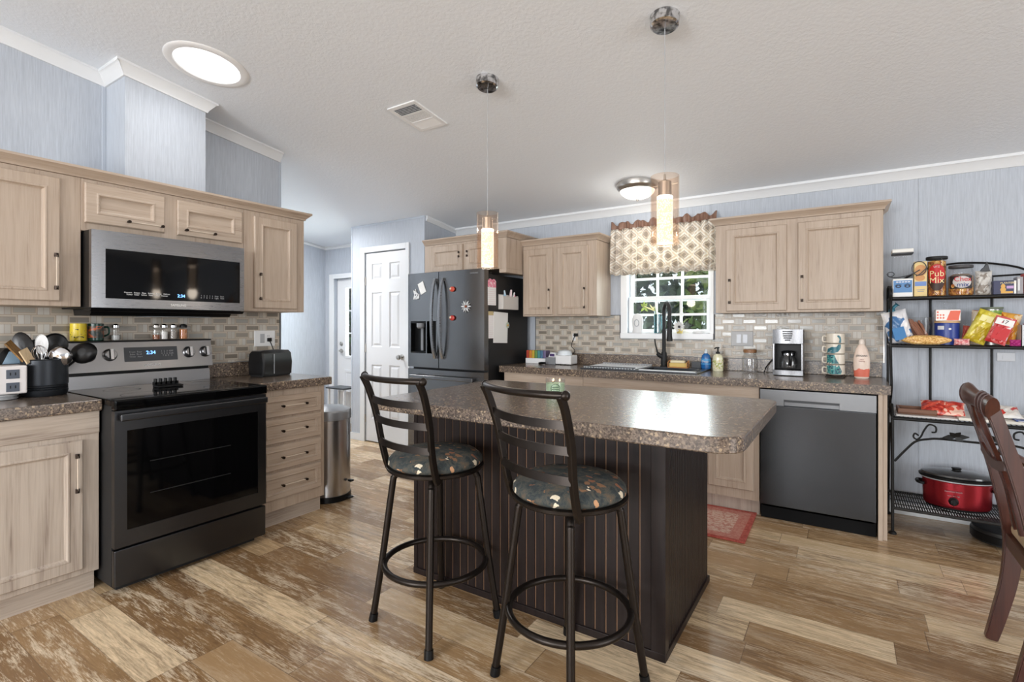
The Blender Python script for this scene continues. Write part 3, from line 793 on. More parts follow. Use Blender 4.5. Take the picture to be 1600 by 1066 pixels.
for (ya, yb, za, zb) in ((y0, wy0, 1.395, 1.798), (wy1, y1, 1.395, 1.798), (wy0, wy1, 1.395, wz0), (wy0, wy1, wz1, 1.798)):
    n = 8; rg = []
    for k in range(n + 1):
        y = ya + (yb - ya) * k / n; rg.append([(mx - .044, y, za), (bow(y), y, za), (bow(y), y, zb), (mx - .044, y, zb)])
    mb.rings(rg)
bmesh.ops.remove_doubles(mb.bm, verts=mb.bm.verts, dist=1e-5)
md = part('door', mb, M['steel_micro'], t)
mb = MB(); n = 12; mb.rings([[(mx - .04, y, wz0), (bow(y) - .003, y, wz0), (bow(y) - .003, y, wz1), (mx - .04, y, wz1)] for y in [wy0 + (wy1 - wy0) * k / n for k in range(n + 1)]])
mw = part('door_glass', mb, M['black_gloss'], md)
mx -= .002
text('key_legends', 'Popcorn   Potato   Pizza   Reheat   Sensor   Defrost\nPower  Timer   Soften   Melt   Clock   Kitchen', .0105, (mx, 1.255, 1.474), Y_, Z_, M['print_white'], mw)
text('clock_digits', '2:34', .024, (mx, 1.425, 1.472), Y_, Z_, M['led_blue'], mw)
text('key_legends', '1   2   3   4   5   Stop   Start\n6   7   8   9   0   Light   Vent', .012, (mx, 1.60, 1.474), Y_, Z_, M['print_grey'], mw)
text('lettering', 'SAMSUNG', .018, (mx + .0025, 1.41, 1.418), Y_, Z_, M['print_white'], md)
mb = MB(); mb.box(-3.50, -3.36, 1.30, 1.65, 1.351, 1.3557); part('vent_grille', mb, M['grey'], t)

# ------------------------------------------------------------------ refrigerator
t = thing('refrigerator', 'tall black stainless french-door refrigerator with magnets and papers', 'refrigerator', (-3.12, 3.99, 0))
fx0, fx1, fm = -3.585, -2.662, -3.176; fy = 3.605
mb = MB(); mb.box(fx0 + .004, fx1 - .004, fy + .085, 4.36, .03, 1.765, .006); mb.box(fx0 + .03, fx1 - .03, fy + .11, 4.3, 0, .03); part('body', mb, M['fridge_side'], t)
mb = MB(); mb.box(fx0 + .03, fx1 - .03, fy + .03, fy + .18, 1.7655, 1.79, .006); part('hinge_cover', mb, M['black'], t)
def fdoor(x0, x1, z0, z1, hole=None, name='door'):
    mb = MB(); n = 14
    mid, hw = (fx0 + fx1) / 2, (fx1 - fx0) / 2
    def fr(x): 
        e = abs(x - mid) / hw; return fy + .016 * e ** 4
    cols = sorted(set([x0 + (x1 - x0) * k / n for k in range(n + 1)] + ([hole[0], hole[1]] if hole else [])))
    if not hole:
        mb.rings([[(x, fy + .080, z0), (x, fr(x), z0), (x, fr(x), z1), (x, fy + .080, z1)] for x in cols])
    else:
        for a, b in zip(cols, cols[1:]):
            inside = a >= hole[0] - 1e-6 and b <= hole[1] + 1e-6
            for (za, zb) in ([(z0, hole[2]), (hole[3], z1)] if inside else [(z0, hole[2]), (hole[2], hole[3]), (hole[3], z1)]):
                mb.rings([[(x, fy + .080, za), (x, fr(x), za), (x, fr(x), zb), (x, fy + .080, zb)] for x in (a, b)])
        bmesh.ops.remove_doubles(mb.bm, verts=mb.bm.verts, dist=1e-5)
        # drop the walls between the strips
        dead = [f for f in mb.bm.faces if all(len(e.link_faces) > 2 for e in f.edges)]
        bmesh.ops.delete(mb.bm, geom=dead, context='FACES')
    return part(name, mb, M['steel_z'], t, sharp=30)
hx0, hx1, hz0, hz1 = -3.545, -3.338, 1.038, 1.345
dl = fdoor(fx0, fm - .004, .905, 1.805, (hx0, hx1, hz0, hz1))
dr = fdoor(fm + .004, fx1, .905, 1.805)
df = fdoor(fx0, fx1, .10, .885, name='freezer_drawer')
# water dispenser niche
mb = MB(); mb.box(hx0, hx1, fy + .066, fy + .079, hz0, hz1); mb.box(hx0, hx0 + .004, fy + .012, fy + .07, hz0, hz1); mb.box(hx1 - .004, hx1, fy + .004, fy + .07, hz0, hz1); mb.box(hx0, hx1, fy + .010, fy + .07, hz0, hz0 + .012); mb.box(hx0, hx1, fy + .010, fy + .07, hz1 - .02, hz1)
wd = part('water_dispenser', mb, M['black'], dl)
mb = MB(); mb.lathe([(.040, 0), (.040, .035), (.028, .05)], (-3.43, fy + .03, 1.325), 20, (0, 0, -1)); mb.box(-3.445, -3.415, fy + .045, fy + .06, 1.06, 1.275, .004); part('nozzle', mb, M['grey'], dl)
for hx, dd in ((-3.212, dl), (-3.118, dr)):
    mb = MB(); pts = []
    for k in range(13):
        u = k / 12; z = 1.0 + .735 * u; pts.append((hx, fy - .012 - .052 * math.sin(PI * u) ** .6, z))
    mb.strip(pts, .026, .018, (1, 0, 0))
    for z in (1.004, 1.731): mb.box(hx - .013, hx + .013, fy - .020, fy + .004, z - .014, z + .014, .003)
    part('handle', mb, M['steel_micro'], dd)
mb = MB(); mb.box(-3.50, -2.74, fy - .058, fy - .036, .80, .835, .006, 3)
for x in (-3.48, -2.76): mb.box(x - .018, x + .018, fy - .040, fy + .004, .803, .832, .004)
part('handle', mb, M['steel_z'], df)
text('lettering', 'SAMSUNG', .020, (-2.76, fy - .001, 1.770), X_, Z_, M['print_grey'], dr)

# things on the refrigerator
fs = -2.6655
def note(lab, name, y0, y1, z0, z1, m, tilt=0.0, off=0.0, cat='paper'):
    mb = MB(); mb.box(0, .002, -(y1 - y0) / 2, (y1 - y0) / 2, -(z1 - z0) / 2, (z1 - z0) / 2)
    mb.xf(Matrix.Translation((fs + off, (y0 + y1) / 2, (z0 + z1) / 2)) @ Matrix.Rotation(tilt, 4, 'X'))
    return single(name, mb, m, lab, cat)
pm = mat('pink_flower_print', (240, 170, 185), 0.6); tt = NT(pm)
vv_ = tt.voro(tt.obj(), 60).outputs['Color']; tt.link(tt.ramp(tt.xyz(vv_)[0], [(0, lin((238, 150, 170))), (.5, lin((250, 214, 220))), (.8, lin((214, 96, 120)))], 'CONSTANT'), bs(pm).inputs['Base Color'])
lined = mat('lined_paper', (244, 242, 240), 0.7); tt = NT(lined)
z_ = tt.xyz(tt.obj())[2]; tt.link(tt.mix(tt.m('MULTIPLY', tt.m('LESS_THAN', tt.m('FRACT', tt.m('MULTIPLY', z_, 55)), .14), .5), lin((244, 242, 240)), lin((226, 170, 180))), bs(lined).inputs['Base Color'])
t = thing('notepad', 'slim white notepad with pink floral header on the refrigerator side', 'notepad', (fs, 3.745, 1.48))
part('pad', MB().box(fs + .0005, fs + .006, 3.676, 3.800, 1.485, 1.648), lined, t)
mb = MB(); mb.lathe([(.033, 0), (.033, .004)], (fs + .0015, 3.712, 1.690), 16, (1, 0, 0)); mb.lathe([(.033, 0), (.033, .004)], (fs + .0015, 3.768, 1.690), 16, (1, 0, 0)); mb.box(fs + .001, fs + .0062, 3.679, 3.801, 1.645, 1.705, .002)
part('header', mb, pm, t)
t = thing('magnetic_caddy', 'pale grey caddy holding pens stuck on the refrigerator side', 'caddy', (fs, 3.975, 1.45))
mb = MB(); 
for b in ((fs + .0005, fs + .004, 3.845, 4.100, 1.452, 1.590), (fs + .052, fs + .056, 3.845, 4.100, 1.452, 1.572), (fs + .004, fs + .052, 3.845, 3.850, 1.452, 1.580), (fs + .004, fs + .052, 4.095, 4.100, 1.452, 1.580), (fs + .004, fs + .052, 3.850, 4.095, 1.452, 1.457)): mb.box(*b)
part('bin', mb, mat('stone_grey_plastic', (206, 200, 194), 0.5), t)
for (yy, hh, rr, colr, tip) in ((3.885, .115, .016, (150, 190, 215), .02), (3.93, .15, .012, (196, 214, 226), -.03), (3.985, .16, .015, (240, 220, 224), .03), (4.01, .14, .012, (250, 250, 250), .06), (4.055, .12, .019, (232, 130, 150), .01)):
    mb = MB(); mb.tube([(fs + .028, yy, 1.459), (fs + .03, yy + tip * .5, 1.459 + hh * .7), (fs + .03, yy + tip, 1.459 + hh * 1.12)], [rr * .8, rr, rr * .55], 10)
    single('marker', mb, mat('marker_col', colr, .5), {(150): 'short steel-blue marker at the left end of the grey caddy', (196): 'slim pale blue pen in the grey caddy', (240): 'blush pink pen in the middle of the grey caddy', (250): 'white slanted pen in the grey caddy', (232): 'thick rose pink marker at the right of the grey caddy'}[colr[0]], 'pen')
note('long narrow lined list behind the white sheet on the refrigerator side', 'shopping_list', 3.682, 3.80, 1.187, 1.418, lined, off=0.0005)
note('large white sheet on the refrigerator side beneath the pen caddy', 'paper_sheet', 3.762, 3.99, 1.142, 1.425, M['paper'], R(-2), off=.004)
note('small tan card clipped at the top of the narrow list', 'clip_card', 3.684, 3.76, 1.395, 1.43, mat('tan_card', (206, 186, 140), .6), off=.003)
t = thing('magnet', 'little flower magnet on the right edge of the white sheet', 'magnet', (fs, 3.99, 1.28))
mb = MB(); mb.lathe([(.030, 0), (.030, .003)], (fs + .0075, 3.985, 1.305), 7, (1, 0, 0)); part('petals', mb, mat('sage_petal', (196, 204, 186), .6), t)
mb = MB(); mb.ball((fs + .012, 3.985, 1.305), .009, 10, 6); part('center', mb, mat('ochre', (196, 150, 70), .5), t)
fr = fy + .0005
# front magnets
t = thing('magnet', 'silver starburst flower magnet on the right refrigerator door', 'magnet', (-2.85, fr, 1.43))
for k in range(12):
    a = 2 * PI * k / 12; mb = MB(); c = Vector((-2.85, fr - .004, 1.474)); d = Vector((math.cos(a), 0, math.sin(a)))
    mb.strip([c + d * .014, c + d * .035 - Y_ * .004, c + d * .056], [.006, .015, .003], .003, d.cross(Y_)); part('petal', mb, M['nickel'] if k % 2 else M['print_white'], t)
mb = MB(); mb.ball((-2.85, fr - .008, 1.474), .011, 10, 6); part('center', mb, mat('copper', (150, 84, 60), .4, .6), t)
def cherry(z, lab, colr):
    t = thing('magnet', lab, 'magnet', (-3.005, fr, z - .03))
    mb = MB(); mb.ball((-3.005, fr - .012, z), (.030, .011, .024), 16, 10); part('body', mb, mat('magnet_red', colr, .35), t)
    mb = MB(); mb.ball((-3.018, fr - .021, z + .004), (.012, .006, .010), 10, 6); part('ornament', mb, mat('cream_dot', (226, 206, 176), .4), t)
cherry(1.635, 'orange-red oval magnet, upper one on the right refrigerator door', (196, 74, 54)); cherry(1.372, 'dark red round magnet, lower one on the right refrigerator door', (178, 52, 44))
t = thing('photo_card', 'tilted white card on the left refrigerator door', 'card', (-3.385, fr, 1.60))
mb = MB(); mb.box(-.036, .036, 0, .002, -.055, .055); mb.xf(Matrix.Translation((-3.385, fr - .0045, 1.662)) @ Matrix.Rotation(R(-24), 4, 'Y')); part('card', mb, M['paper'], t)
t = thing('magnet', 'black and white patterned magnet left of the tilted card', 'magnet', (-3.46, fr, 1.57))
mp = mat('mono_print', (180, 180, 180), .5); tt = NT(mp); tt.link(tt.ramp(tt.xyz(tt.voro(tt.obj(), 55).outputs['Color'])[0], [(0, lin((230, 230, 230))), (.5, lin((90, 90, 92))), (.7, lin((200, 200, 200)))], 'CONSTANT'), bs(mp).inputs['Base Color'])
mb = MB(); mb.prism([(-3.50, fr - .003, 1.64), (-3.465, fr - .003, 1.655), (-3.455, fr - .003, 1.62), (-3.42, fr - .003, 1.60), (-3.425, fr - .003, 1.555), (-3.50, fr - .003, 1.555), (-3.485, fr - .003, 1.60)], (0, .004, 0)); part('plate', mb, mp, t)

# ------------------------------------------------------------------ dishwasher
t = thing('dishwasher', 'dark stainless dishwasher with pocket handle under the counter', 'dishwasher', (-.163, 4.1, 0))
dx0, dx1 = -.482, .158; dy = 3.795
mb = MB(); mb.box(dx0 + .01, dx1 - .01, dy + .045, 4.38, .08, .872); part('tub', mb, M['black'], t)
mb = MB(); mb.box(dx0, dx1, dy, dy + .04, .102, .768, .004); part('door', mb, M['steel_x'], t)
mb = MB()
for b in ((dx0, dx1, dy, dy + .04, .812, .874), (dx0, -.34, dy, dy + .04, .770, .812), (-.03, dx1, dy, dy + .04, .770, .812)): mb.box(*b)
mb.box(-.34, -.03, dy + .028, dy + .04, .770, .812)
bmesh.ops.remove_doubles(mb.bm, verts=mb.bm.verts, dist=1e-5)
cs = part('control_strip', mb, mat('grey_stainless_strip', (118, 119, 121), .38, .9), t)
mb = MB(); mb.prism([(-.338, dy + .001, .8115), (-.338, dy + .027, .806), (-.338, dy + .027, .800), (-.338, dy + .001, .797)], (.306, 0, 0)); part('handle', mb, M['dark_grey'], cs)
mb = MB(); mb.box(dx0, dx1, dy + .045, dy + .06, .0, .1, .002, 1); part('toe_kick', mb, mat('toe_black', (14, 14, 15), .8, spec=.2), t)

# ------------------------------------------------------------------ island
isl_dark = mat('espresso_panel', (34, 26, 24), 0.42, spec=0.3); tt = NT(isl_dark)
nn_ = tt.noise(tt.map(tt.pos(), (60, 60, 3)), 1.0, 3, .6); tt.link(tt.ramp(nn_, [(.3, lin((25, 18, 17))), (.7, lin((38, 28, 26)))]), bs(isl_dark).inputs['Base Color'])
groove = mat('worn_groove', (112, 84, 62), 0.5)
t = thing('kitchen_island', 'espresso beadboard kitchen island base with worn light grooves', 'island', (-1.24, 2.33, 0))
ix0, ix1, iy0, iy1 = -1.905, -.580, 1.965, 2.720
part('body', MB().box(ix0 + .012, ix1 - .012, iy0 + .012, iy1, .0, .884), isl_dark, t)
def beadboard(name, o, u, n, w, h, pitch, g, gm):
    mb = MB(); o = Vector(o); k = int(round(w / pitch)); p = w / k
    mb.mi = 1; mb.rings([[o + u * a + n * .002 + Z_ * z for a, z in ((0, 0), (w, 0), (w, h), (0, h))], [o + u * a + n * .004 + Z_ * z for a, z in ((0, 0), (w, 0), (w, h), (0, h))]])
    mb.mi = 0
    for i in range(k):
        a0, a1 = p * i + g / 2, p * (i + 1) - g / 2
        c = (a0 + a1) / 2
        mb.rings([[o + u * a + n * d + Z_ * z for a, d in ((a0, .0035), (a0 + .0015, .0075), (a1 - .0015, .0075), (a1, .0035))] for z in (0, h)])
    return part(name, mb, [isl_dark, gm], t)
beadboard('front_panel', (ix0 + .02, iy0 + .012, .03), X_, -Y_, ix1 - ix0 - .075, .85, .0475, .0045, groove)
gd = mat('side_groove', (62, 47, 41), 0.4)
beadboard('side_panel', (ix1 - .012, iy0 + .012, .03), Y_, X_, iy1 - iy0 - .03, .85, .0265, .0035, gd)
beadboard('side_panel', (ix0 + .012, iy1 - .02, .03), -Y_, -X_, iy1 - iy0 - .05, .85, .0475, .0035, gd)
mb = MB(); mb.prism([(ix1 - .055, iy0 - .002, 0), (ix1 + .001, iy0 - .002, 0), (ix1 + .001, iy0 + .04, 0), (ix1 - .0119, iy0 + .04, 0), (ix1 - .0119, iy0 + .0119, 0), (ix1 - .055, iy0 + .0119, 0)], (0, 0, .884)); part('corner_post', mb, isl_dark, t)
mb = MB(); mb.box(ix0, ix0 + .022, iy0, iy0 + .011, 0, .884, .002, 1); part('corner_post', mb, isl_dark, t)
mb = MB(); mb.box(ix0, ix1 + .002, iy0 - .003, iy0 + .0115, 0, .032, .003); mb.box(ix1 - .0115, ix1 + .003, iy0 + .012, iy1, 0, .032, .003); part('base_trim', mb, isl_dark, t)
# top: rounded corners, soft edges
def rrect(x0, x1, y0, y1, rs, n=8):
    pts = []
    for (cx, cy, a, r) in ((x1, y0, -PI / 2, rs[1]), (x1, y1, 0, rs[2]), (x0, y1, PI / 2, rs[3]), (x0, y0, PI, rs[0])):
        px = cx - r if cx == x1 else cx + r; py = cy - r if cy == y1 else cy + r
        pts += [(px + r * math.cos(a + PI / 2 * k / n), py + r * math.sin(a + PI / 2 * k / n)) for k in range(n + 1)]
    return pts
mb = MB(); rg = []
for (ins, z) in ((.004, .8855), (0, .890), (0, .934), (.002, .938), (.006, .940)):
    rg.append([(x, y, z) for x, y in rrect(-1.965 + ins, -.275 - ins, 1.735 + ins, 2.785 - ins, (.03, .10, .06, .03))])
mb.rings(rg)
single('island_countertop', mb, M['laminate'], 'speckled brown island worktop with rounded corners over the dark base', 'countertop', sharp=18)

# ------------------------------------------------------------------ bar stools
def stool_fabric():
    m = mat('leaf_print_fabric', (40, 48, 50), 0.85); t = NT(m); o = t.obj()
    n = t.noise(o, 26, 6, .78, .5)
    c = t.ramp(n, [(.34, lin((26, 32, 36))), (.46, lin((50, 58, 60))), (.56, lin((78, 76, 68))), (.66, lin((100, 82, 64)))])
    nz = t.noise(o, 40, 2, .5)
    wv = t.node('ShaderNodeVectorMath', operation='ADD'); t.link(o, wv.inputs[0])
    t.link(t.comb(t.m('MULTIPLY', nz, .05), t.m('MULTIPLY', t.noise(o, 31, 2), .05), 0.0), wv.inputs[1])
    v = t.voro(t.map(wv.outputs[0], (1.0, 1.6, .6), (.31, .17, .05)), 24, 1.0); d = v.outputs['Distance']; cr, cg, cb = t.xyz(v.outputs['Color'])
    leaf = t.m('MULTIPLY', t.m('LESS_THAN', d, t.m('MULTIPLY_ADD', cg, .24, .18)), t.m('GREATER_THAN', cr, .30))
    lc = t.ramp(cb, [(0, lin((134, 98, 70))), (.3, lin((190, 144, 106))), (.5, lin((224, 210, 184))), (.8, lin((140, 92, 66)))], 'CONSTANT')
    c = t.mix(leaf, c, lc)
    t.link(c, bs(m).inputs['Base Color']); t.link(t.bump(t.noise(o, 300, 2), .25, .002), bs(m).inputs['Normal'])
    return m
M['fabric'] = stool_fabric()
def make_stool(label):
    t = thing('bar_stool', label, 'bar stool', (0, 0, 0), 'bar stools at the island', local=True)
    mb = MB(); mb.lathe([(.001, .690), (.17, .690), (.198, .694), (.208, .705), (.205, .722), (.180, .744), (.120, .757), (.05, .761), (.001, .762)], seg=48)
    part('seat', mb, M['fabric'], t, sharp=60)
    mb = MB(); mb.lathe([(.13, .676), (.205, .674), (.213, .680), (.2135, .690), (.207, .6935), (.13, .6895)], seg=48); part('seat_rim', mb, M['stool_metal'], t)
    mb = MB(); mb.lathe([(.075, .640), (.075, .6735)], seg=24); part('swivel_plate', mb, M['stool_metal'], t)
    # two posts joined by the rolled top rail
    bf = []
    for s in (-1, 1):
        mb = MB(); pts = smooth_path([(s * .168, -.124, .658), (s * .170, -.142, .70), (s * .176, -.165, .80), (s * .186, -.185, .92), (s * .194, -.218, 1.03), (s * .197, -.245, 1.085)], 5)
        mb.strip(pts, [.026] * len(pts), [.020] * len(pts), (0, 1, 0)); bmesh.ops.bevel(mb.bm, geom=mb.bm.edges[:], offset=.003, segments=1, affect='EDGES', clamp_overlap=True)
        bf.append(part('back_post', mb, M['stool_metal'], t))
    bowy = lambda x, d: -d * (1 - (x / .19) ** 2)
    mb = MB(); pts = [(-.205 + .41 * k / 16, -.238 + bowy(-.205 + .41 * k / 16, .050), 1.084) for k in range(17)]
    mb.tube(pts, [.0125] + [.0125] * 15 + [.0125], 12)
    for s, e in ((-1, pts[0]), (1, pts[-1])): mb.ball(e, (.014, .017, .017), 12, 8)
    part('top_rail', mb, M['stool_metal'], t)
    for z, y, w in ((.985, -.202, .186), (.900, -.182, .183), (.800, -.166, .175)):
        mb = MB(); pts = [(-w + 2 * w * k / 14, y + bowy((-w + 2 * w * k / 14), .045), z) for k in range(15)]
        mb.strip(pts, .028, .008, (0, .15, 1)); part('slat', mb, M['stool_metal'], t)
    for sx in (-1, 1):
        for sy in (-1, 1):
            q = .7071
            P = [(.04, .661), (.130, .661), (.163, .655), (.182, .634), (.191, .590), (.236, .26), (.273, .022)]
            mb = MB(); mb.tube(smooth_path([(sx * q * r, sy * q * r, z) for r, z in P], 6), .0145, 12)
            lg = part('leg', mb, M['stool_metal'], t)
            mb = MB(); mb.cyl((sx * q * .270, sy * q * .270, .034), (sx * q * .2755, sy * q * .2755, 0.0), .0180, .0190, 14); part('foot_cap', mb, M['black'], lg)
    mb = MB(); mb.tube([(.222 * math.cos(a), .222 * math.sin(a), .262) for a in [2 * PI * k / 48 for k in range(48)]], .0130, 12, closed=True); part('footrest', mb, M['stool_metal'], t)
    return t
st = make_stool('left bar stool with leaf-print seat, nearer the range')
st.location = (-1.522, 1.708, 0); st.rotation_euler.z = R(-9)
s2 = copy_tree(st, None, 'right bar stool with leaf-print seat, in front of the island center')
s2.location = (-.850, 1.683, 0); s2.rotation_euler.z = R(-17)

# ------------------------------------------------------------------ lights on the ceiling
amber = thin_glass('amber_glass', (253, 245, 238), 0.5, 0.03)
bub = mat('bubble_acrylic', (255, 240, 220), .3); tt = NT(bub)
vo = tt.voro(tt.obj(), 130).outputs['Distance']
nb = tt.ramp(vo, [(.15, lin((255, 255, 253))), (.42, lin((255, 246, 230))), (.6, lin((240, 214, 184)))])
tt.link(nb, bs(bub).inputs['Emission Color']); bs(bub).inputs['Emission Strength'].default_value = 1.6; bs(bub).inputs['Base Color'].default_value = lin((120, 100, 80))
glow = mat('lamp_white', (255, 255, 255), .4, emit=(255, 244, 228), estr=6.0)
def pendant(x, y, zb, label, canopy_m):
    zc = ceil_z(y); t = thing('pendant_lamp', label, 'pendant lamp', (x, y, zb), 'pendant lamps over the island')
    n = Vector((0, SL, 1)).normalized()   # the ceiling falls towards +y
    mb = MB(); c = Vector((x, y, zc)); mb.lathe([(.064, -.006), (.064, .004), (.060, .042), (.052, .048), (.006, .050)], c, 40, -n); part('canopy', mb, canopy_m, t, sharp=30)
    mb = MB(); mb.tube([(x, y, zc - .052), (x, y, zb + .30)], .0016, 6); part('cable', mb, M['silver'], t)
    mb = MB(); mb.lathe([(.004, .31), (.006, .285), (.028, .275), (.028, .215), (.024, .212)], (x, y, zb), 28); mb.tube([(x - .056, y, zb + .262), (x + .056, y, zb + .262)], .002, 6); part('socket', mb, M['nickel'], t)
    mb = MB(); mb.lathe([(.060, .004), (.0605, .0), (.0605, .300), (.0585, .302), (.0565, .300), (.0565, .004), (.060, .004)], (x, y, zb), 48, cap0=False, cap1=False); part('glass_cylinder', mb, amber, t)
    mb = MB(); mb.lathe([(.004, .004), (.034, .006), (.034, .196), (.004, .198)], (x, y, zb), 32); part('bubble_core', mb, bub, t)
    mb = MB(); mb.lathe([(.03, .199), (.033, .201), (.033, .211), (.03, .213)], (x, y, zb), 28); part('bulb', mb, glow, t)
    l = bpy.data.lights.new('pendant_light', 'POINT'); l.energy = 2.5; l.color = (1, .86, .7); l.shadow_soft_size = .05
    o = bpy.data.objects.new('pendant_light', l); COL.objects.link(o); o.location = (x, y, zb - .03); return t
mott = mat('mottled_chrome', (214, 214, 216), .18, 1.0); tt = NT(mott); tt.link(tt.ramp(tt.noise(tt.obj(), 45, 3), [(.45, lin((226, 226, 228))), (.62, lin((120, 120, 122)))]), bs(mott).inputs['Base Color'])
pendant(-1.642, 2.265, 1.617, 'amber glass cylinder pendant in front of the refrigerator cabinet', mott)
pendant(-.662, 2.235, 1.655, 'amber glass cylinder pendant in front of the window valance', mott)

nrm = Vector((0, SL, 1)).normalized()
# tubular skylight over the range
sk = mat('skylight_diffuser', (255, 255, 255), .4, emit=(255, 255, 255), estr=2.5)
c = Vector((-2.985, 1.452, ceil_z(1.452)))
t = thing('ceiling_light', 'round white tubular skylight ring on the ceiling above the range', 'ceiling light', c)
mb = MB(); mb.lathe([(.162, .001), (.166, .007), (.185, .009), (.203, .007), (.210, .001), (.210, -.01), (.162, -.01)], c, 64, -nrm, cap0=False, cap1=False); part('trim_ring', mb, M['white'], t, sharp=40)
mb = MB(); mb.lathe([(.003, .0045), (.120, .004), (.1615, .0015)], c, 48, -nrm, cap1=False); part('diffuser', mb, sk, t)
l = bpy.data.lights.new('skylight', 'AREA'); l.shape = 'DISK'; l.size = .30; l.energy = 3
o = bpy.data.objects.new('skylight', l); COL.objects.link(o); o.location = c - nrm * .03
o.rotation_euler = (-nrm).to_track_quat('-Z', 'Y').to_euler()
# air vent
c = Vector((-2.275, 2.385, ceil_z(2.385))); e1 = X_; e2 = Vector((0, 1, -SL)).normalized()
t = thing('ceiling_vent', 'small white air vent register on the ceiling', 'vent', c)
mb = MB()
for (a, b, w, h) in ((0, -.141, .115, .012), (0, .141, .115, .012), (-.103, 0, .012, .130), (.103, 0, .012, .130), (0, -.045, .092, .004), (0, .045, .092, .004)):
    mb.obox(c + e1 * a + e2 * b - nrm * .004, (w, h, .004), e1, e2, nrm)
part('frame', mb, M['white'], t)
part('backing', MB().obox(c - nrm * .0015, (.092, .130, .0012), e1, e2, nrm), M['dark_grey'], t)
for g, tilt in ((-.088, .9), (0, .15), (.088, -.35)):
    k = 6
    for i in range(k):
        b = g - .034 + .068 * i / (k - 1); a2 = (e2 * math.cos(tilt) + nrm * math.sin(tilt)).normalized(); n2 = e1.cross(a2)
        part('slat', MB().obox(c + e2 * b - nrm * .0050, (.091, .0045 if tilt > .5 else .0066, .0006), e1, a2, n2), M['white'], t)
# flush dome light by the sink
c = Vector((-1.40, 3.98, ceil_z(3.98)))
t = thing('ceiling_light', 'nickel-rimmed white dome light on the ceiling near the window', 'ceiling light', c)
mb = MB(); mb.lathe([(.165, -.02), (.165, .012), (.158, .026), (.142, .040), (.128, .046)], c, 48, -Z_, cap1=False); part('rim', mb, M['nickel'], t)
dm = mat('dome_glass', (250, 248, 244), .35, emit=(255, 250, 242), estr=1.5)
mb = MB(); mb.lathe([(.138, .040), (.128, .062), (.100, .086), (.060, .102), (.015, .108)], c, 48, -Z_); part('dome', mb, dm, t)
mb = MB(); mb.lathe([(.012, .107), (.012, .116), (.006, .126)], c, 14, -Z_); part('finial', mb, M['nickel'], t)
l = bpy.data.lights.new('dome_light', 'POINT'); l.energy = 3; l.color = (1, .95, .88); l.shadow_soft_size = .1
o = bpy.data.objects.new('dome_light', l); COL.objects.link(o); o.location = c - Z_ * .2
# hall light
c = Vector((-5.05, 3.05, ceil_z(3.05)))
t = thing('ceiling_light', 'small white flush light on the hall ceiling beyond the cabinets', 'ceiling light', c)
mb = MB(); mb.lathe([(.14, -.02), (.14, .015), (.13, .02)], c, 32, -Z_); part('base', mb, M['white'], t)
mb = MB(); mb.lathe([(.125, .0205), (.11, .045), (.06, .06), (.01, .064)], c, 32, -Z_); part('dome', mb, dm, t)
l = bpy.data.lights.new('hall_light', 'AREA'); l.shape = 'DISK'; l.size = .28; l.energy = 40
o = bpy.data.objects.new('hall_light', l); COL.objects.link(o); o.location = c - Z_ * .075

# ------------------------------------------------------------------ trash can
t = thing('trash_can', 'round stainless pedal trash can beside the drawer cabinet', 'trash can', (-3.27, 2.475, 0)); c = (-3.27, 2.475, 0)
mb = MB(); mb.lathe([(.150, .045), (.150, .60)], c, 48); part('body', mb, M['steel_can'], t)
mb = MB(); mb.lathe([(.148, 0), (.155, .004), (.155, .044), (.150, .0448)], c, 48); part('base_ring', mb, M['black'], t)
mb = MB(); mb.lathe([(.151, .6005), (.157, .603), (.157, .655), (.150, .672), (.10, .692), (.01, .700)], c, 48); part('lid', mb, mat('brushed_lid', (150, 152, 155), .35, .7), t)
mb = MB(); mb.box(-3.13, -3.075, 2.495, 2.54, .018, .030, .005); part('pedal', mb, M['black'], t)
mb = MB(); mb.box(-3.121, -3.085, 2.52, 2.55, .135, .150, .004); part('lid_lever', mb, M['black'], t)
# white pet gate leaning / bench seen by the hall door
t = thing('step_stool', 'white folding step stool with dark tread by the hall door', 'step stool', (-5.46, 4.18, 0))
mb = MB(); mb.box(-5.50, -5.16, 4.10, 4.33, .508, .528, .006); part('tread', mb, M['dark_grey'], t)
for x in (-5.488, -5.186):
    mb = MB(); mb.box(x, x + .02, 4.12, 4.15, 0, .5075, .003); mb.box(x, x + .02, 4.28, 4.31, 0, .5075, .003); part('leg', mb, M['white'], t)
mb = MB(); mb.box(-5.468, -5.1862, 4.29, 4.30, .10, .46); part('back_panel', mb, M['white'], t)

# ------------------------------------------------------------------ rug
rm = mat('faded_red_rug', (190, 126, 114), .95); tt = NT(rm); px, py, pz = tt.xyz(tt.obj())
ex = tt.m('SUBTRACT', .60, tt.m('ABSOLUTE', px)); ey = tt.m('SUBTRACT', .285, tt.m('ABSOLUTE', py)); e = tt.m('MINIMUM', ex, ey)
nz = tt.noise(tt.obj(), 55, 4, .7)
inner = tt.ramp(nz, [(.40, lin((186, 122, 108))), (.50, lin((208, 166, 148))), (.60, lin((216, 190, 172)))])
bd = tt.ramp(nz, [(.38, lin((164, 66, 56))), (.62, lin((196, 104, 90)))])
md_ = tt.ramp(nz, [(.4, lin((200, 142, 126))), (.6, lin((188, 112, 98)))])
cc = tt.mix(tt.m('LESS_THAN', e, .095), inner, md_); cc = tt.mix(tt.m('LESS_THAN', e, .032), cc, bd)
tt.link(cc, bs(rm).inputs['Base Color'])
mb = MB(); mb.box(-.60, .60, -.285, .285, 0, .011, .004); mb.xf(Matrix.Translation((-1.105, 3.568, .001)) @ Matrix.Rotation(R(1), 4, 'Z'))
o = single('rug', mb, rm, 'faded red rug with darker border on the floor before the sink', 'rug')

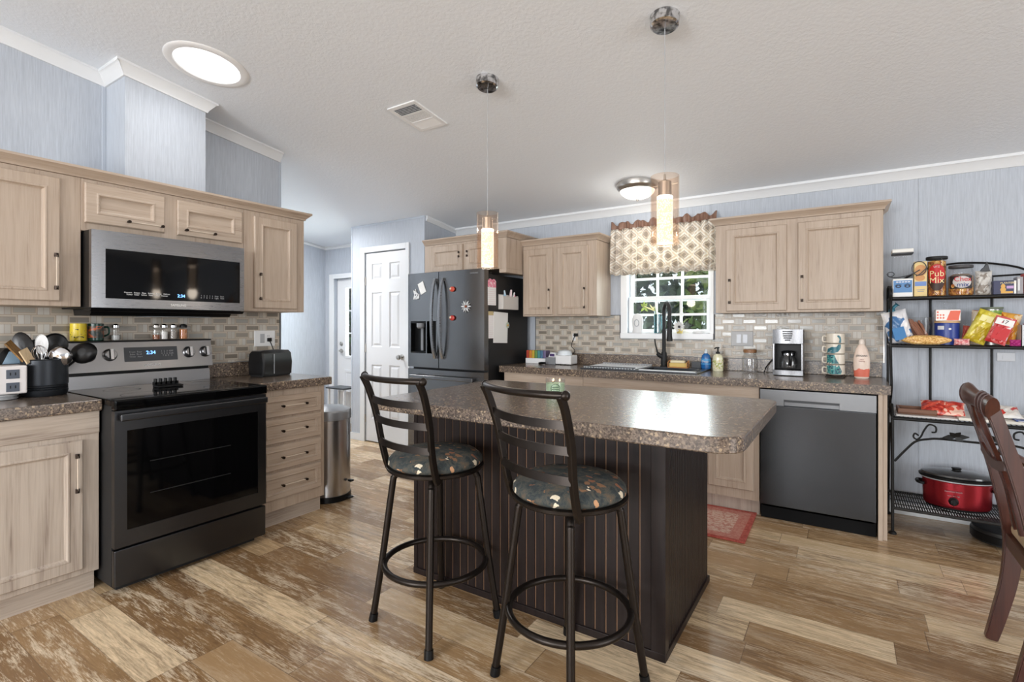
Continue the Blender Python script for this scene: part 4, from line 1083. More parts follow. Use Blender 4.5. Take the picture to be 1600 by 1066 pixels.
# ------------------------------------------------------------------ dining chair (mahogany, sabre legs)
mah = wood_mat('mahogany', 2, (72, 37, 27), (60, 29, 21), (36, 17, 13), .28, .7, .05)
t = thing('dining_chair', 'dark mahogany dining chair with carved back at the right edge', 'chair', (.5, 2.67, 0))
PR_ = [(.505, .0), (.528, .10), (.560, .26), (.571, .40), (.560, .52), (.528, .68), (.486, .84), (.440, 1.00)]
for y in (2.462, 2.862):
    pts = smooth_path([(x, y, z) for x, z in PR_], 6); n = len(pts); mb = MB()
    wd = [.040 + .016 * math.sin(PI * min(1, i / n * 1.15)) for i in range(n)]
    mb.strip(pts, wd, .034, (1, 0, 0)); bmesh.ops.bevel(mb.bm, geom=mb.bm.edges[:], offset=.004, segments=2, affect='EDGES', clamp_overlap=True)
    part('rear_leg', mb, mah, t)
# carved crest rail: bowed, rolled, with ridges
mb = MB(); pts = []
K = 24
for k in range(K + 1):
    u = k / K; y = 2.440 + .444 * u; pts.append((.436 - .030 * math.sin(PI * u), y, 1.005 + .030 * math.sin(PI * u)))
mb.tube(pts, [.030 + .004 * math.cos(u * 2 * PI * 2) for u in [k / K for k in range(K + 1)]], 14, sx=1.25, sy=.62)
for yc_ in (2.470, 2.492, 2.514, 2.81, 2.832, 2.854):
    u = (yc_ - 2.440) / .444; mb.tube([(.436 - .03 * math.sin(PI * u), yc_ - .004, 1.005 + .03 * math.sin(PI * u)), (.436 - .03 * math.sin(PI * u), yc_ + .004, 1.005 + .03 * math.sin(PI * u))], .0345, 14, sx=1.25, sy=.66)
part('crest_rail', mb, mah, t)
# pierced splat: two curved ribs and a cross piece
for s in (-1, 1):
    mb = MB(); pts = smooth_path([(.425, 2.662 + s * .030, .985), (.445, 2.662 + s * .062, .90), (.487, 2.662 + s * .040, .79), (.520, 2.662 + s * .022, .68), (.548, 2.662 + s * .045, .52)], 5)
    mb.strip(pts, .028, .014, (0, 1, 0)); part('splat_rib', mb, mah, t)
mb = MB(); pts = [(.480, 2.478 + .368 * k / 10, .800 - .028 * math.sin(PI * k / 10)) for k in range(11)]; mb.strip(pts, .034, .016, (0, 0, 1)); part('cross_rail', mb, mah, t)
mb = MB(); mb.box(.548, .576, 2.480, 2.844, .40, .455, .004); mb.box(.576, 1.0, 2.470, 2.492, .40, .455, .004); mb.box(.576, 1.0, 2.832, 2.854, .40, .455, .004); mb.box(.99, 1.015, 2.47, 2.854, .40, .455, .004); part('seat_rail', mb, mah, t)
mb = MB(); mb.box(.560, 1.02, 2.482, 2.842, .4555, .505, .018, 3); part('seat', mb, mat('tan_upholstery', (170, 146, 116), .9), t)
for y in (2.482, 2.842):
    mb = MB(); mb.tube([(1.0, y, .40), (1.0, y, .25), (1.0, y, 0)], [.024, .021, .014], 12); part('front_leg', mb, mah, t)
for y in (2.862,):
    mb = MB(); mb.tube(smooth_path([(.530, y, .785), (.58, y, .765), (.66, y, .715), (.78, y, .690), (.90, y, .680)], 5), .016, 10); mb.tube([(.88, y, .68), (.89, y, .55), (.90, y, .43)], .014, 10); part('arm', mb, mah, t)

# ------------------------------------------------------------------ range-side counter items
CT = .9405
cc_ = Vector((-3.475, .885, CT))
t = thing('utensil_crock', 'ribbed black metal utensil crock on the counter left of the range', 'crock', cc_)
mb = MB(); r = .094
mb.lathe([(.085, 0), (r - .006, .004), (r - .002, .018), (r, .030), (r - .004, .034), (r, .038), (r - .004, .043), (r, .048), (r - .003, .053), (r, .06), (r, .184), (r + .003, .188), (r - .003, .190), (r - .005, .184), (r - .006, .012), (.004, .010)], cc_, 48, cap1=False)
part('pot', mb, mat('gunmetal', (44, 47, 52), .38, .6), t)
def utensil(name, lab, base, top, rad, m, head):
    """handle from the crock floor up, then a head"""
    t = thing(name, lab, 'utensil', base)
    mb = MB(); mb.tube([base, top], [rad * .8, rad], 8); part('handle', mb, m, t)
    mb = MB(); head(mb, Vector(top), (Vector(top) - Vector(base)).normalized()); part('head', mb, m, t); return t
def bowl_head(w, l, dp, face):
    def f(mb, p, d):
        fc = Vector(face).normalized(); fc = (fc - d * fc.dot(d)).normalized(); s = d.cross(fc); c = p + d * l * .9; K = 20
        ring = lambda k, q: [c + s * w * k * math.cos(a) + d * l * k * math.sin(a) - fc * q for a in [2 * PI * i / K for i in range(K)]]
        mb.rings([ring(1.0, 0), ring(.94, dp * .45), ring(.7, dp * .82), ring(.3, dp), ring(.28, dp - .003), ring(.66, dp * .8 - .004), ring(.9, dp * .42), ring(.96, 0)], loop=False, cap0=False, cap1=False)
        mb.rings([ring(.31, dp), ring(.01, dp + .001)], cap0=False); mb.rings([ring(.29, dp - .003), ring(.01, dp - .004)], cap0=False); mb.rings([ring(1.0, 0), ring(.96, 0)], cap0=False, cap1=False)
    return f
CF = (.9, -.45, .1)
B = lambda dx, dy: cc_ + Vector((dx, dy, .018))
Tp = lambda dx, dy, dz: cc_ + Vector((dx, dy * 1.15, dz * 1.0 + .042))
blk = mat('black_nylon', (24, 23, 24), .35)
utensil('serving_spoon', 'big shiny black serving spoon at the left of the crock', B(.02, -.02), Tp(-.02, -.055, .165), .006, blk, bowl_head(.040, .066, .014, (-.9, .45, .15)))
utensil('ladle', 'large black ladle at the back right of the crock', B(.0, .02), Tp(-.050, .040, .152), .006, blk, bowl_head(.060, .070, .034, CF))
utensil('ladle', 'round black skimmer leaning out to the right of the crock', B(-.02, -.03), Tp(.03, .100, .132), .006, blk, bowl_head(.056, .060, .036, (-.6, .8, .1)))
utensil('spoon', 'white plastic spoon standing highest in the crock', B(.01, -.01), Tp(.0, -.010, .175), .005, M['white'], bowl_head(.027, .052, .007, CF))
utensil('ladle', 'shiny steel ladle facing forward in the crock', B(-.03, -.02), Tp(.035, .028, .115), .004, M['chrome'], bowl_head(.052, .054, .030, (-.9, .45, -.15)))
utensil('spatula', 'dark slotted turner behind the white spoon', B(-.02, .03), Tp(-.03, -.015, .15), .006, blk, lambda mb, p, d: mb.obox(p + d * .045, (.003, .032, .052), Vector((.9, -.45, .1)).normalized(), d.cross(Vector((.9, -.45, .1))).normalized(), d))
olive = wood_mat('olive_wood', 2, (150, 112, 62), (120, 88, 48), (84, 60, 34), .45)
bw = wood_mat('pale_beech', 2, (214, 188, 150), (200, 172, 134), (170, 140, 104), .5)
utensil('spatula', 'dark-edged wooden turner leaning far left out of the crock', B(.03, .04), Tp(.02, -.075, .155), .007, olive, lambda mb, p, d: mb.obox(p + d * .045, (.004, .026, .056), Vector((.5, .35, .6)).normalized(), d.cross(Vector((.5, .35, .6))).normalized(), d))
utensil('spatula', 'pale wooden scraper low at the left of the crock', B(.045, .01), Tp(.055, -.06, .14), .007, bw, lambda mb, p, d: mb.obox(p + d * .03, (.004, .022, .036), Vector((.7, .2, .5)).normalized(), d.cross(Vector((.7, .2, .5))).normalized(), d))
t = thing('whisk', 'steel balloon whisk in the middle of the crock', 'utensil', B(.04, 0))
b0, b1 = B(.03, .0), Tp(.05, -.022, .125); d = (b1 - b0).normalized(); s1 = d.orthogonal().normalized(); s2_ = d.cross(s1)
mb = MB(); mb.tube([b0, b1], .006, 10); part('handle', mb, M['chrome'], t)
mb = MB()
for k in range(5):
    a = PI * k / 5; e = s1 * math.cos(a) + s2_ * math.sin(a)
    mb.tube(smooth_path([b1, b1 + d * .04 + e * .026, b1 + d * .075 + e * .026, b1 + d * .095, b1 + d * .075 - e * .026, b1 + d * .04 - e * .026, b1], 4), .0012, 5)
part('wires', mb, M['chrome'], t)

oc = Vector((-3.44, .705, CT))
t = thing('outlet_tower', 'white power outlet tower at the left edge of the counter', 'power strip', oc)
mb = MB(); mb.box(-3.515, -3.375, .625, .795, CT + .028, CT + .165, .008, 3); ob = part('body', mb, mat('warm_white_plastic', (232, 226, 224), .4), t)
for z in (CT + .062, CT + .125):
    for (p, ax) in (((-3.3745, .742), 'x'), ((-3.3745, .668), 'x')):
        mb = MB(); mb.box(p[0], p[0] + .0015, p[1] - .024, p[1] + .024, z - .022, z + .022, .0007, 1); sck = part('socket', mb, mat('socket_grey', (84, 90, 102), .5), ob)
        mb = MB()
        for dy_ in (-.009, .009): mb.box(p[0] + .0016, p[0] + .0022, p[1] + dy_ - .002, p[1] + dy_ + .002, z - .006, z + .008)
        part('slot', mb, M['black'], sck)
mb = MB()
for k, (zz, rr) in enumerate(((.006, .058), (.014, .054), (.021, .060))):
    mb.tube([(-3.44 + rr * math.cos(a), .700 + rr * 1.2 * math.sin(a), CT + zz) for a in [2 * PI * i / 28 for i in range(28)]], .0055, 6, closed=True)
part('cord', mb, M['silver'], t, 'coiled grey cord')
t = thing('appliance', 'black rounded appliance with pale blue window behind the outlet tower', 'appliance', (-3.58, .80, CT))
mb = MB(); mb.prism([(-3.66, .72, CT), (-3.66, .90, CT), (-3.66, .90, CT + .19), (-3.66, .865, CT + .245), (-3.66, .755, CT + .245), (-3.66, .72, CT + .19)], (.09, 0, 0), .006); part('body', mb, M['black'], t)
mb = MB(); mb.prism([(-3.5695, .745, CT + .165), (-3.5695, .875, CT + .165), (-3.5695, .85, CT + .228), (-3.5695, .77, CT + .228)], (.002, 0, 0)); part('window', mb, mat('pale_blue_window', (150, 176, 196), .2), t)

# mugs, shakers on top of the range
def mug(lab, y, x, m, band, art, hd):
    z = 1.2135; t = thing('mug', lab, 'mug', (x, y, z)); mb = MB()
    mb.lathe([(.034, 0), (.037, .004), (.037, .097), (.0365, .100), (.0345, .098), (.0340, .008), (.002, .006)], (x, y, z), 36, cap1=False); part('cup', mb, m, t)
    mb = MB(); mb.lathe([(.0372, .018), (.0374, .020), (.0374, .082), (.0372, .084)], (x, y, z), 36, cap0=False, cap1=False); part('print', mb, band, t)
    if hd:
        mb = MB(); mb.tube(smooth_path([(x, y + .035, z + .078), (x, y + .060, z + .076), (x, y + .062, z + .040), (x, y + .035, z + .024)], 6), .0052, 8); part('handle', mb, m, t)
yl = mat('yellow_print', (226, 196, 34), .35); tt = NT(yl); n_ = tt.noise(tt.map(tt.obj(), (1, 1, 2.2)), 30, 2); tt.link(tt.ramp(n_, [(.36, lin((40, 36, 20))), (.40, lin((228, 200, 36))), (.62, lin((240, 214, 60))), (.68, lin((150, 70, 40)))], 'CONSTANT'), bs(yl).inputs['Base Color'])
gp = mat('dark_sunset_print', (60, 66, 54), .35); tt = NT(gp); n_ = tt.noise(tt.obj(), 34, 3); tt.link(tt.ramp(n_, [(.40, lin((30, 44, 40))), (.50, lin((96, 76, 60))), (.58, lin((206, 92, 44))), (.66, lin((36, 60, 52)))]), bs(gp).inputs['Base Color'])
mug('yellow printed mug on the top of the range, leftmost', 1.068, -3.628, mat('mug_yellow', (232, 204, 46), .3), yl, None, False)
mug('dark green printed mug beside the yellow mug on the range', 1.148, -3.628, mat('mug_green', (22, 60, 50), .25), gp, None, True)
def shaker(lab, y, fill_c, cap, fh, x=-3.63, rr=.021, h=.075):
    z = 1.2135; t = thing('shaker', lab, 'shaker', (x, y, z))
    mb = MB(); mb.lathe([(rr * .85, 0), (rr, .004), (rr, h * .8), (rr * .8, h)], (x, y, z), 20); part('glass', mb, M['glass'], t)
    mb = MB(); mb.lathe([(rr * .8, .002), (rr - .002, .006), (rr - .002, fh)], (x, y, z), 20); part('contents', mb, mat('spice', fill_c, .9), t)
    mb = MB(); mb.lathe([(rr * .88, h + .0005), (rr * .9, h + .014), (rr * .5, h + .022), (.002, h + .024)], (x, y, z), 20); part('cap', mb, cap, t)
shaker('brown spice jar, first of four small jars on the range', 1.458, (150, 90, 56), M['nickel'], .03)
shaker('white salt shaker with steel cap, second of the small jars on the range', 1.502, (232, 230, 226), M['chrome'], .05)
shaker('glass pepper shaker with tall steel cap, third of the small jars on the range', 1.555, (150, 140, 130), M['chrome'], .052)
shaker('orange spice jar with black cap, rightmost of the small jars on the range', 1.615, (190, 122, 70), M['black'], .066, rr=.024)
shaker('clear glass shaker beside the handle of the green mug', 1.245, (206, 206, 204), M['chrome'], .03)

# toaster
t = thing('toaster', 'black two-slot toaster on the right range counter', 'toaster', (-3.48, 2.13, CT))
mb = MB(); 
prof_t = [(-.075, .012), (-.082, .10), (-.070, .165), (-.045, .183), (.045, .183), (.070, .165), (.082, .10), (.075, .012)]
mb.rings([[(x * k, y, z * (.97 if k < 1 else 1)) for x, z in prof_t] for y, k in ((-.125, .90), (-.115, 1.0), (.115, 1.0), (.125, .90))])
mb.xf(Matrix.Translation((-3.48, 2.13, CT)) @ Matrix.Rotation(R(8), 4, 'Z')); tb = part('body', mb, mat('toaster_black', (18, 18, 19), .3), t)
mb = MB(); mb.box(-.062, .062, -.118, .118, 0, .0118, .003); mb.xf(Matrix.Translation((-3.48, 2.13, CT)) @ Matrix.Rotation(R(8), 4, 'Z')); part('base', mb, M['matte_black'], t)
mb = MB(); mb.box(.0805, .0835, -.040, -.036, .02, .16); mb.xf(Matrix.Translation((-3.48, 2.13, CT)) @ Matrix.Rotation(R(8), 4, 'Z')); part('trim_strip', mb, M['silver'], t)
for sx in (-.028, .028):
    mb = MB(); mb.box(sx - .011, sx + .011, -.085, .085, .1832, .1845); mb.xf(Matrix.Translation((-3.48, 2.13, CT)) @ Matrix.Rotation(R(8), 4, 'Z')); part('slot', mb, M['dark_grey'], t)
mb = MB(); mb.tube(smooth_path([(-3.56, 2.20, CT + .04), (-3.62, 2.26, CT + .10), (-3.655, 2.250, CT + .2), (-3.667, 2.232, CT + .255)], 6), .0035, 8); mb.box(-3.674, -3.652, 2.218, 2.246, CT + .240, CT + .268, .004); part('cord', mb, M['black'], t)

def outlet(lab, c, side, kinds, m=M['white'], rot=0, plugc=None):
    u, n = AX[side]; c = Vector(c); t = thing('outlet' if 'o' in kinds else 'light_switch', lab, 'outlet' if 'o' in kinds else 'switch', c)
    w = .036 + .046 * (len(kinds) - 1) / 1.0
    mb = MB(); mb.panel(c - u * w - Z_ * .060, u, Z_, n, 2 * w, .12, [(0, 0), (.002, .004), (.006, .006)]); part('plate', mb, m, t)
    for i, k in enumerate(kinds):
        q = c + u * ((i - (len(kinds) - 1) / 2) * .046) + n * .0062
        part('rocker' if k == 's' else 'receptacle', MB().obox(q + n * .001, (.0165, .034, .0012), u, Z_, n), M['silver'] if k == 's' else M['white'], t)
        if k == 'o':
            for dz in (-.018, .018):
                mb = MB()
                for du in (-.006, .006): mb.obox(q + n * .0023 + u * du + Z_ * dz, (.0012, .005, .0003), u, Z_, n)
                part('slot', mb, M['black'], t)
outlet('white outlet and switch plate on the tile behind the toaster', (XL + .0085, 2.205, 1.205), 'L', 'so')
outlet('beige outlet plate on the tile left of the window', (-2.172, YW - .0085, 1.192), 'B', 'o', mat('beige_plate', (206, 194, 178), .45))
outlet('grey double switch plate on the tile left of the coffee maker', (-.690, YW - .0085, 1.197), 'B', 'ss', mat('grey_plate', (190, 190, 190), .45))

# ------------------------------------------------------------------ things on the window counter
def at(px, y):      # scale guide: photo column -> place on a plane y = const (used only to lay things out along the wall)
    u = (px - 800) / 796.2; return y * (-.5475 + u * .8368) / (.8368 + u * .5475)
# pill organiser: white tray with seven coloured lids
t = thing('pill_organizer', 'rainbow-lidded pill organizer in a white tray by the refrigerator', 'organizer', (-2.47, 4.24, CT))
mb = MB(); mb.box(-2.585, -2.365, 4.19, 4.29, CT, CT + .050, .004); part('tray', mb, M['white'], t)
for k, cl in enumerate(((176, 66, 48), (200, 124, 48), (196, 164, 58), (104, 140, 76), (76, 138, 136), (78, 118, 148), (110, 100, 136))):
    mb = MB(); mb.box(-2.582 + k * .031, -2.554 + k * .031, 4.20, 4.285, CT + .0505, CT + .125, .004); part('compartment', mb, mat('lid_col', cl, .3), t)
t = thing('sharpener', 'grey and purple knife sharpener beside the pill organizer', 'sharpener', (-2.29, 4.22, CT))
mb = MB(); mb.box(-2.345, -2.245, 4.16, 4.28, CT, CT + .065, .006); part('base', mb, M['grey'], t)
mb = MB(); mb.prism([(-2.33, 4.18, CT + .0655), (-2.25, 4.18, CT + .0655), (-2.255, 4.18, CT + .11), (-2.31, 4.18, CT + .11)], (0, .08, 0), .004); part('hood', mb, M['white'], t)
mb = MB(); mb.box(-2.31, -2.262, 4.172, 4.179, CT + .074, CT + .100, .002); part('slot_face', mb, mat('purple', (70, 50, 100), .4), t)
mb = MB(); mb.tube([(-2.40, 4.13, CT + .008), (-2.36, 4.10, CT + .012), (-2.31, 4.09, CT + .018)], [.010, .013, .007], 10, sy=.7)
single('pen_knife', mb, M['black'], 'small black tool lying before the pill organizer', 'tool')
t = thing('can_opener', 'white electric countertop gadget with black cord left of the sink', 'appliance', (-2.165, 4.23, CT))
mb = MB(); mb.box(-2.245, -2.085, 4.16, 4.30, CT + .006, CT + .088, .010, 3); part('body', mb, M['white'], t)
mb = MB(); mb.lathe([(.068, .0885), (.068, .096), (.060, .125), (.040, .135), (.003, .138)], (-2.18, 4.23, CT), 28); part('lid', mb, mat('frosted', (226, 232, 236), .25), t)
for k in range(3): mb = MB(); mb.box(-2.23 + .055 * k, -2.205 + .055 * k, 4.17, 4.19, CT, CT + .006); part('foot', mb, M['black'], t)
mb = MB(); mb.tube(smooth_path([(-2.12, 4.285, CT + .10), (-2.13, 4.33, CT + .13), (-2.185, 4.375, CT + .17), (-2.175, 4.398, CT + .235), (-2.150, 4.398, CT + .272)], 8), .0035, 8); mb.box(-2.168, -2.128, 4.384, 4.402, CT + .258, CT + .288, .004); part('cord', mb, M['black'], t)
# sink
t = thing('sink', 'dark double-basin drop-in sink in the window counter', 'sink', (-1.385, 4.11, CT))
sk_m = mat('slate_composite', (58, 62, 68), .25)
mb = MB(); X0, X1, Y0, Y1 = -1.86, -.915, 3.885, 4.355
for b in ((X0, X1, Y0, SY0 + .012), (X0, X1, SY1 - .012, Y1), (X0, SX0 + .012, SY0 + .012, SY1 - .012), (SX1 - .012, X1, SY0 + .012, SY1 - .012), (-1.395, -1.365, SY0 + .012, SY1 - .012)): mb.box(b[0], b[1], b[2], b[3], CT, CT + .011, .003)
part('rim', mb, sk_m, t)
for (a, b, nm) in ((SX0 + .004, -1.39, 'basin'), (-1.37, SX1 - .004, 'basin')):
    mb = MB(); y0_, y1_ = SY0 + .004, SY1 - .004
    for q in ((a, a + .006, y0_, y1_, .74, CT - .0005), (b - .006, b, y0_, y1_, .74, CT - .0005), (a, b, y0_, y0_ + .006, .74, CT - .0005), (a, b, y1_ - .006, y1_, .74, CT - .0005), (a, b, y0_, y1_, .735, .741)): mb.box(*q)
    part(nm, mb, sk_m, t)
t = thing('drying_mat', 'pale ribbed drying rack laid over the left side of the sink', 'drying rack', (-1.6, 4.1, CT + .012))
mb = MB()
for k in range(19): mb.tube([(-1.83 + k * .024, 3.90, CT + .016), (-1.83 + k * .024, 4.33, CT + .016)], .0045, 8)
part('rods', mb, mat('glare_white_rod', (236, 239, 243), .3), t)  # near-white rod colour paints in the window glare over this side
for y in (3.905, 4.325): mb = MB(); mb.box(-1.84, -1.39, y - .009, y + .009, CT + .0208, CT + .028, .003); part('edge_strip', mb, M['dark_grey'] if y < 4 else M['silver'], t)
mb = MB(); mb.box(-1.36, -.93, 3.892, 3.935, CT + .0112, CT + .017, .002)  # strip added to paint the window's white glare on the sink rim
single('sink_rim_glare', mb, mat('rim_glare_white', (232, 236, 240), .25), 'added near-white strip painting the window glare along the front rim of the sink', 'painted glare')
# faucet
t = thing('faucet', 'tall matte black gooseneck kitchen faucet before the window', 'faucet', (-1.285, 4.315, CT + .011))
fb = Vector((-1.285, 4.315, CT + .0115)); sp = Vector((.52, -.854, 0)).normalized()
mb = MB(); mb.lathe([(.034, 0), (.032, .006), (.025, .010), (.025, .095), (.022, .12), (.016, .13), (.016, .16)], fb, 28); part('base', mb, M['matte_black'], t)
mb = MB(); pts = [fb + Z_ * .15, fb + Z_ * .42] + [fb + Z_ * .455 + sp * .085 + (sp * -math.cos(a) + Z_ * math.sin(a)) * .085 for a in [PI * k / 12 for k in range(13)]] + [fb + sp * .17 + Z_ * .40]
mb.tube(pts, .0155, 14); part('neck', mb, M['matte_black'], t)
mb = MB(); e = fb + sp * .17; mb.lathe([(.0165, .40), (.019, .38), (.020, .27), (.024, .232), (.022, .222), (.004, .221)], e, 22); part('spray_head', mb, M['matte_black'], t)
mb = MB(); mb.tube([fb + Z_ * .08, fb + Vector((-.035, -.02, .10)), fb + Vector((-.048, -.028, .115))], [.020, .019, .015], 14); mb.tube([fb + Vector((-.044, -.026, .11)), fb + Vector((-.064, -.03, .19)), fb + Vector((-.07, -.03, .235))], [.008, .006, .0055], 10); part('lever', mb, M['matte_black'], t)
mb = MB(); mb.strip([fb + sp * .17 + Z_ * .31 + Vector((-.024, -.024, 0)), fb + sp * .17 + Z_ * .315 + Vector((-.012, -.028, .004))], .012, .003); part('button', mb, M['silver'], t)
# sponge holder, soaps, jar
t = thing('sponge_caddy', 'orange wire caddy holding a yellow sponge behind the sink', 'caddy', (-1.16, 4.30, CT + .012))
mb = MB(); zc = CT + .0115
mb.box(-1.240, -1.08, 4.262, 4.33, zc, zc + .006, .002)
for x in (-1.236, -1.084): mb.tube([(x, 4.262, zc + .004), (x, 4.262, zc + .045), (x, 4.33, zc + .06), (x, 4.33, zc + .004)], .0035, 6)
part('frame', mb, mat('orange_coating', (206, 140, 76), .4), t)
mb = MB(); mb.box(-1.230, -1.092, 4.272, 4.322, zc + .0065, zc + .040, .006); single('sponge', mb, mat('yellow_sponge', (226, 196, 120), .9), 'yellow sponge lying in the orange caddy', 'sponge')
mb = MB(); mb.box(-1.222, -1.105, 4.275, 4.318, zc + .0405, zc + .060, .006); single('scrub_pad', mb, mat('cream_pad', (240, 226, 190), .9), 'cream scrub pad lying on the yellow sponge', 'sponge')
mb = MB(); mb.box(-1.06, -.985, 4.31, 4.345, zc, zc + .055, .006); single('dish_brush_holder', mb, M['dark_grey'], 'dark grey brush holder between sponge caddy and blue soap', 'holder')
def bottle(name, lab, x, y, z, prof, m, cap_prof, cap_m, sx=1, sy=.6, capsy=None, seg=28):
    t = thing(name, lab, 'bottle', (x, y, z)); mb = MB(); mb.lathe(prof, (x, y, z), seg, sx=sx, sy=sy); part('body', mb, m, t)
    mb = MB(); mb.lathe(cap_prof, (x, y, z), 20); part('cap', mb, cap_m, t); return t
bl = mat('blue_soap', (28, 100, 168), .15, coat=.5)
t = bottle('dish_soap', 'blue dish soap bottle with clear cap right of the sink', -.945, 4.315, zc, [(.032, 0), (.038, .006), (.040, .05), (.036, .085), (.030, .11), (.014, .125)], bl, [(.013, .1255), (.013, .14), (.008, .146), (.007, .158), (.002, .16)], mat('clear_cap', (214, 224, 232), .3))
mb = MB(); mb.lathe([(.0395, .035), (.0402, .037), (.0380, .078), (.0368, .082)], (-.945, 4.315, zc), 28, sy=.6, cap0=False, cap1=False); part('wrapper_label', mb, mat('blue_label', (70, 150, 206), .4), t)
text('lettering', 'Dawn', .022, (-.945, 4.315 - .026, zc + .06), X_, Z_, M['print_white'], t)
t = bottle('hand_soap', 'clear yellow hand soap bottle with black pump', -.845, 4.27, CT, [(.036, 0), (.040, .006), (.040, .105), (.032, .125), (.014, .138)], mat('pale_yellow_soap', (222, 218, 186), .12, coat=.5), [(.015, .1385), (.015, .152), (.006, .154), (.006, .180), (.012, .182), (.012, .19), (.002, .192)], M['black'], sy=.75)
mb = MB(); mb.tube([(-.845, 4.27, CT + .186), (-.855, 4.245, CT + .186), (-.860, 4.228, CT + .180)], .005, 8); part('spout', mb, M['black'], t)
fl = mat('floral_label', (232, 232, 214), .5); tt = NT(fl); tt.link(tt.ramp(tt.noise(tt.obj(), 60, 2), [(.42, lin((172, 176, 90))), (.5, lin((236, 234, 216))), (.68, lin((214, 190, 120)))]), bs(fl).inputs['Base Color'])
mb = MB(); mb.lathe([(.0402, .022), (.0408, .024), (.0408, .090), (.0402, .092)], (-.845, 4.27, CT), 28, sy=.75, cap0=False, cap1=False); part('label_print', mb, fl, t)
t = thing('mason_jar', 'empty glass jar with wooden lid left of the coffee maker', 'jar', (-.610, 4.255, CT))
mb = MB(); c = (-.610, 4.255, CT); mb.lathe([(.004, .004), (.048, .001), (.056, .010), (.057, .105), (.050, .128), (.043, .136), (.043, .154), (.040, .154), (.040, .136), (.047, .126), (.054, .104), (.053, .012), (.004, .008)], c, 36, cap1=False); part('glass', mb, M['glass'], t)
mb = MB(); mb.lathe([(.046, .1545), (.047, .158), (.047, .176), (.045, .179), (.003, .179)], c, 32); part('lid', mb, wood_mat('acacia_lid', 0, (150, 106, 70), (130, 90, 58), (90, 60, 38)), t)
# coffee maker
t = thing('coffee_maker', 'steel and black drip coffee maker on the window counter', 'coffee maker', (-.345, 4.22, CT))
x0, x1, yf = -.442, -.250, 4.135; z = CT
mb = MB(); mb.box(x0 + .004, x1 - .004, 4.255, 4.335, z, z + .332, .010); mb.box(x0 + .004, x1 - .004, yf + .006, 4.255, z, z + .044, .006); mb.box(x0 + .004, x1 - .004, yf + .010, 4.255, z + .225, z + .332, .008); part('body', mb, M['black'], t)
stl = steel_mat('polished_steel', (120, 120, 122), .28, 2)
mb = MB(); n = 10
fx = lambda x: yf - .010 * (1 - ((x - (x0 + x1) / 2) / ((x1 - x0) / 2)) ** 2)
for (za, zb) in ((.006, .040), (.232, .334)): mb.rings([[(x, fx(x) + .014, z + za), (x, fx(x), z + za), (x, fx(x), z + zb), (x, fx(x) + .014, z + zb)] for x in [x0 + (x1 - x0) * k / n for k in range(n + 1)]])
for xx in (x0, x1 - .012): mb.box(xx, xx + .012, yf - .001, 4.30, z + .0405, z + .2315, .003)
part('steel_front', mb, stl, t)
mb = MB()
for k, w in enumerate((.032, .032, .030, .026, .018)): mb.box(-.346 - w, -.346 + w, yf - .0120, yf - .0105, z + .318 - .015 * k - .005, z + .318 - .015 * k + .004)
part('vent_slits', mb, M['black'], t)
t = thing('carafe', 'glass coffee carafe inside the coffee maker', 'carafe', (-.346, 4.19, CT + .045))
c = (-.346, 4.192, CT + .0446); mb = MB(); mb.lathe([(.004, 0), (.048, .0), (.058, .012), (.062, .05), (.052, .085), (.040, .105), (.044, .118), (.041, .118), (.037, .105), (.049, .084), (.059, .05), (.055, .014), (.004, .003)], c, 32, cap1=False); part('glass', mb, M['glass'], t)
mb = MB(); mb.lathe([(.046, .1182), (.046, .128), (.03, .134), (.003, .135)], c, 28); part('lid', mb, M['black'], t)
mb = MB(); mb.lathe([(.0415, .098), (.0425, .1), (.0425, .114), (.0415, .116)], c, 28, cap0=False, cap1=False); part('band', mb, M['chrome'], t)
mb = MB(); mb.tube(smooth_path([(-.338, 4.152, CT + .165), (-.330, 4.122, CT + .160), (-.326, 4.116, CT + .12), (-.332, 4.130, CT + .075)], 6), .009, 10); part('handle', mb, M['black'], t)
mb = MB(); mb.tube(smooth_path([(-.40, 4.335, CT + .12), (-.45, 4.37, CT + .12), (-.50, 4.36, CT + .06), (-.52, 4.31, CT + .004)], 8), .0035, 8); mb.tube(smooth_path([(-.42, 4.335, CT + .08), (-.46, 4.36, CT + .10), (-.505, 4.34, CT + .05), (-.515, 4.28, CT + .004)], 8), .0035, 8)
single('power_cord', mb, M['black'], 'black cord looping beside the coffee maker', 'cord')
# stacked mugs with a peacock on a wire stand
mc = Vector((-.060, 4.235, CT)); t = thing('mug_stand', 'small bronze wire stand under the peacock mug stack', 'stand', mc)
mb = MB(); mb.tube([mc + Vector((.052 * math.cos(a), .052 * math.sin(a), .012)) for a in [2 * PI * k / 24 for k in range(24)]], .0026, 6, closed=True)
for a in (.6, 2.2, 3.9, 5.5): mb.tube(smooth_path([mc + Vector((.052 * math.cos(a), .052 * math.sin(a), .012)), mc + Vector((.064 * math.cos(a), .064 * math.sin(a), .015)), mc + Vector((.074 * math.cos(a), .074 * math.sin(a), .003)), mc + Vector((.080 * math.cos(a), .080 * math.sin(a), .008))], 4), .0026, 6)
part('ring', mb, M['bronze'], t)
cream = mat('cream_glaze', (226, 216, 200), .3)
teal = mat('teal_feathers', (50, 120, 124), .35); tt = NT(teal); tt.link(tt.ramp(tt.xyz(tt.voro(tt.obj(), 110).outputs['Color'])[0], [(0, lin((24, 92, 104))), (.4, lin((52, 140, 138))), (.75, lin((110, 170, 160))), (.9, lin((30, 60, 80)))], 'CONSTANT'), bs(teal).inputs['Base Color'])
tealb = mat('teal_body', (44, 108, 120), .35)
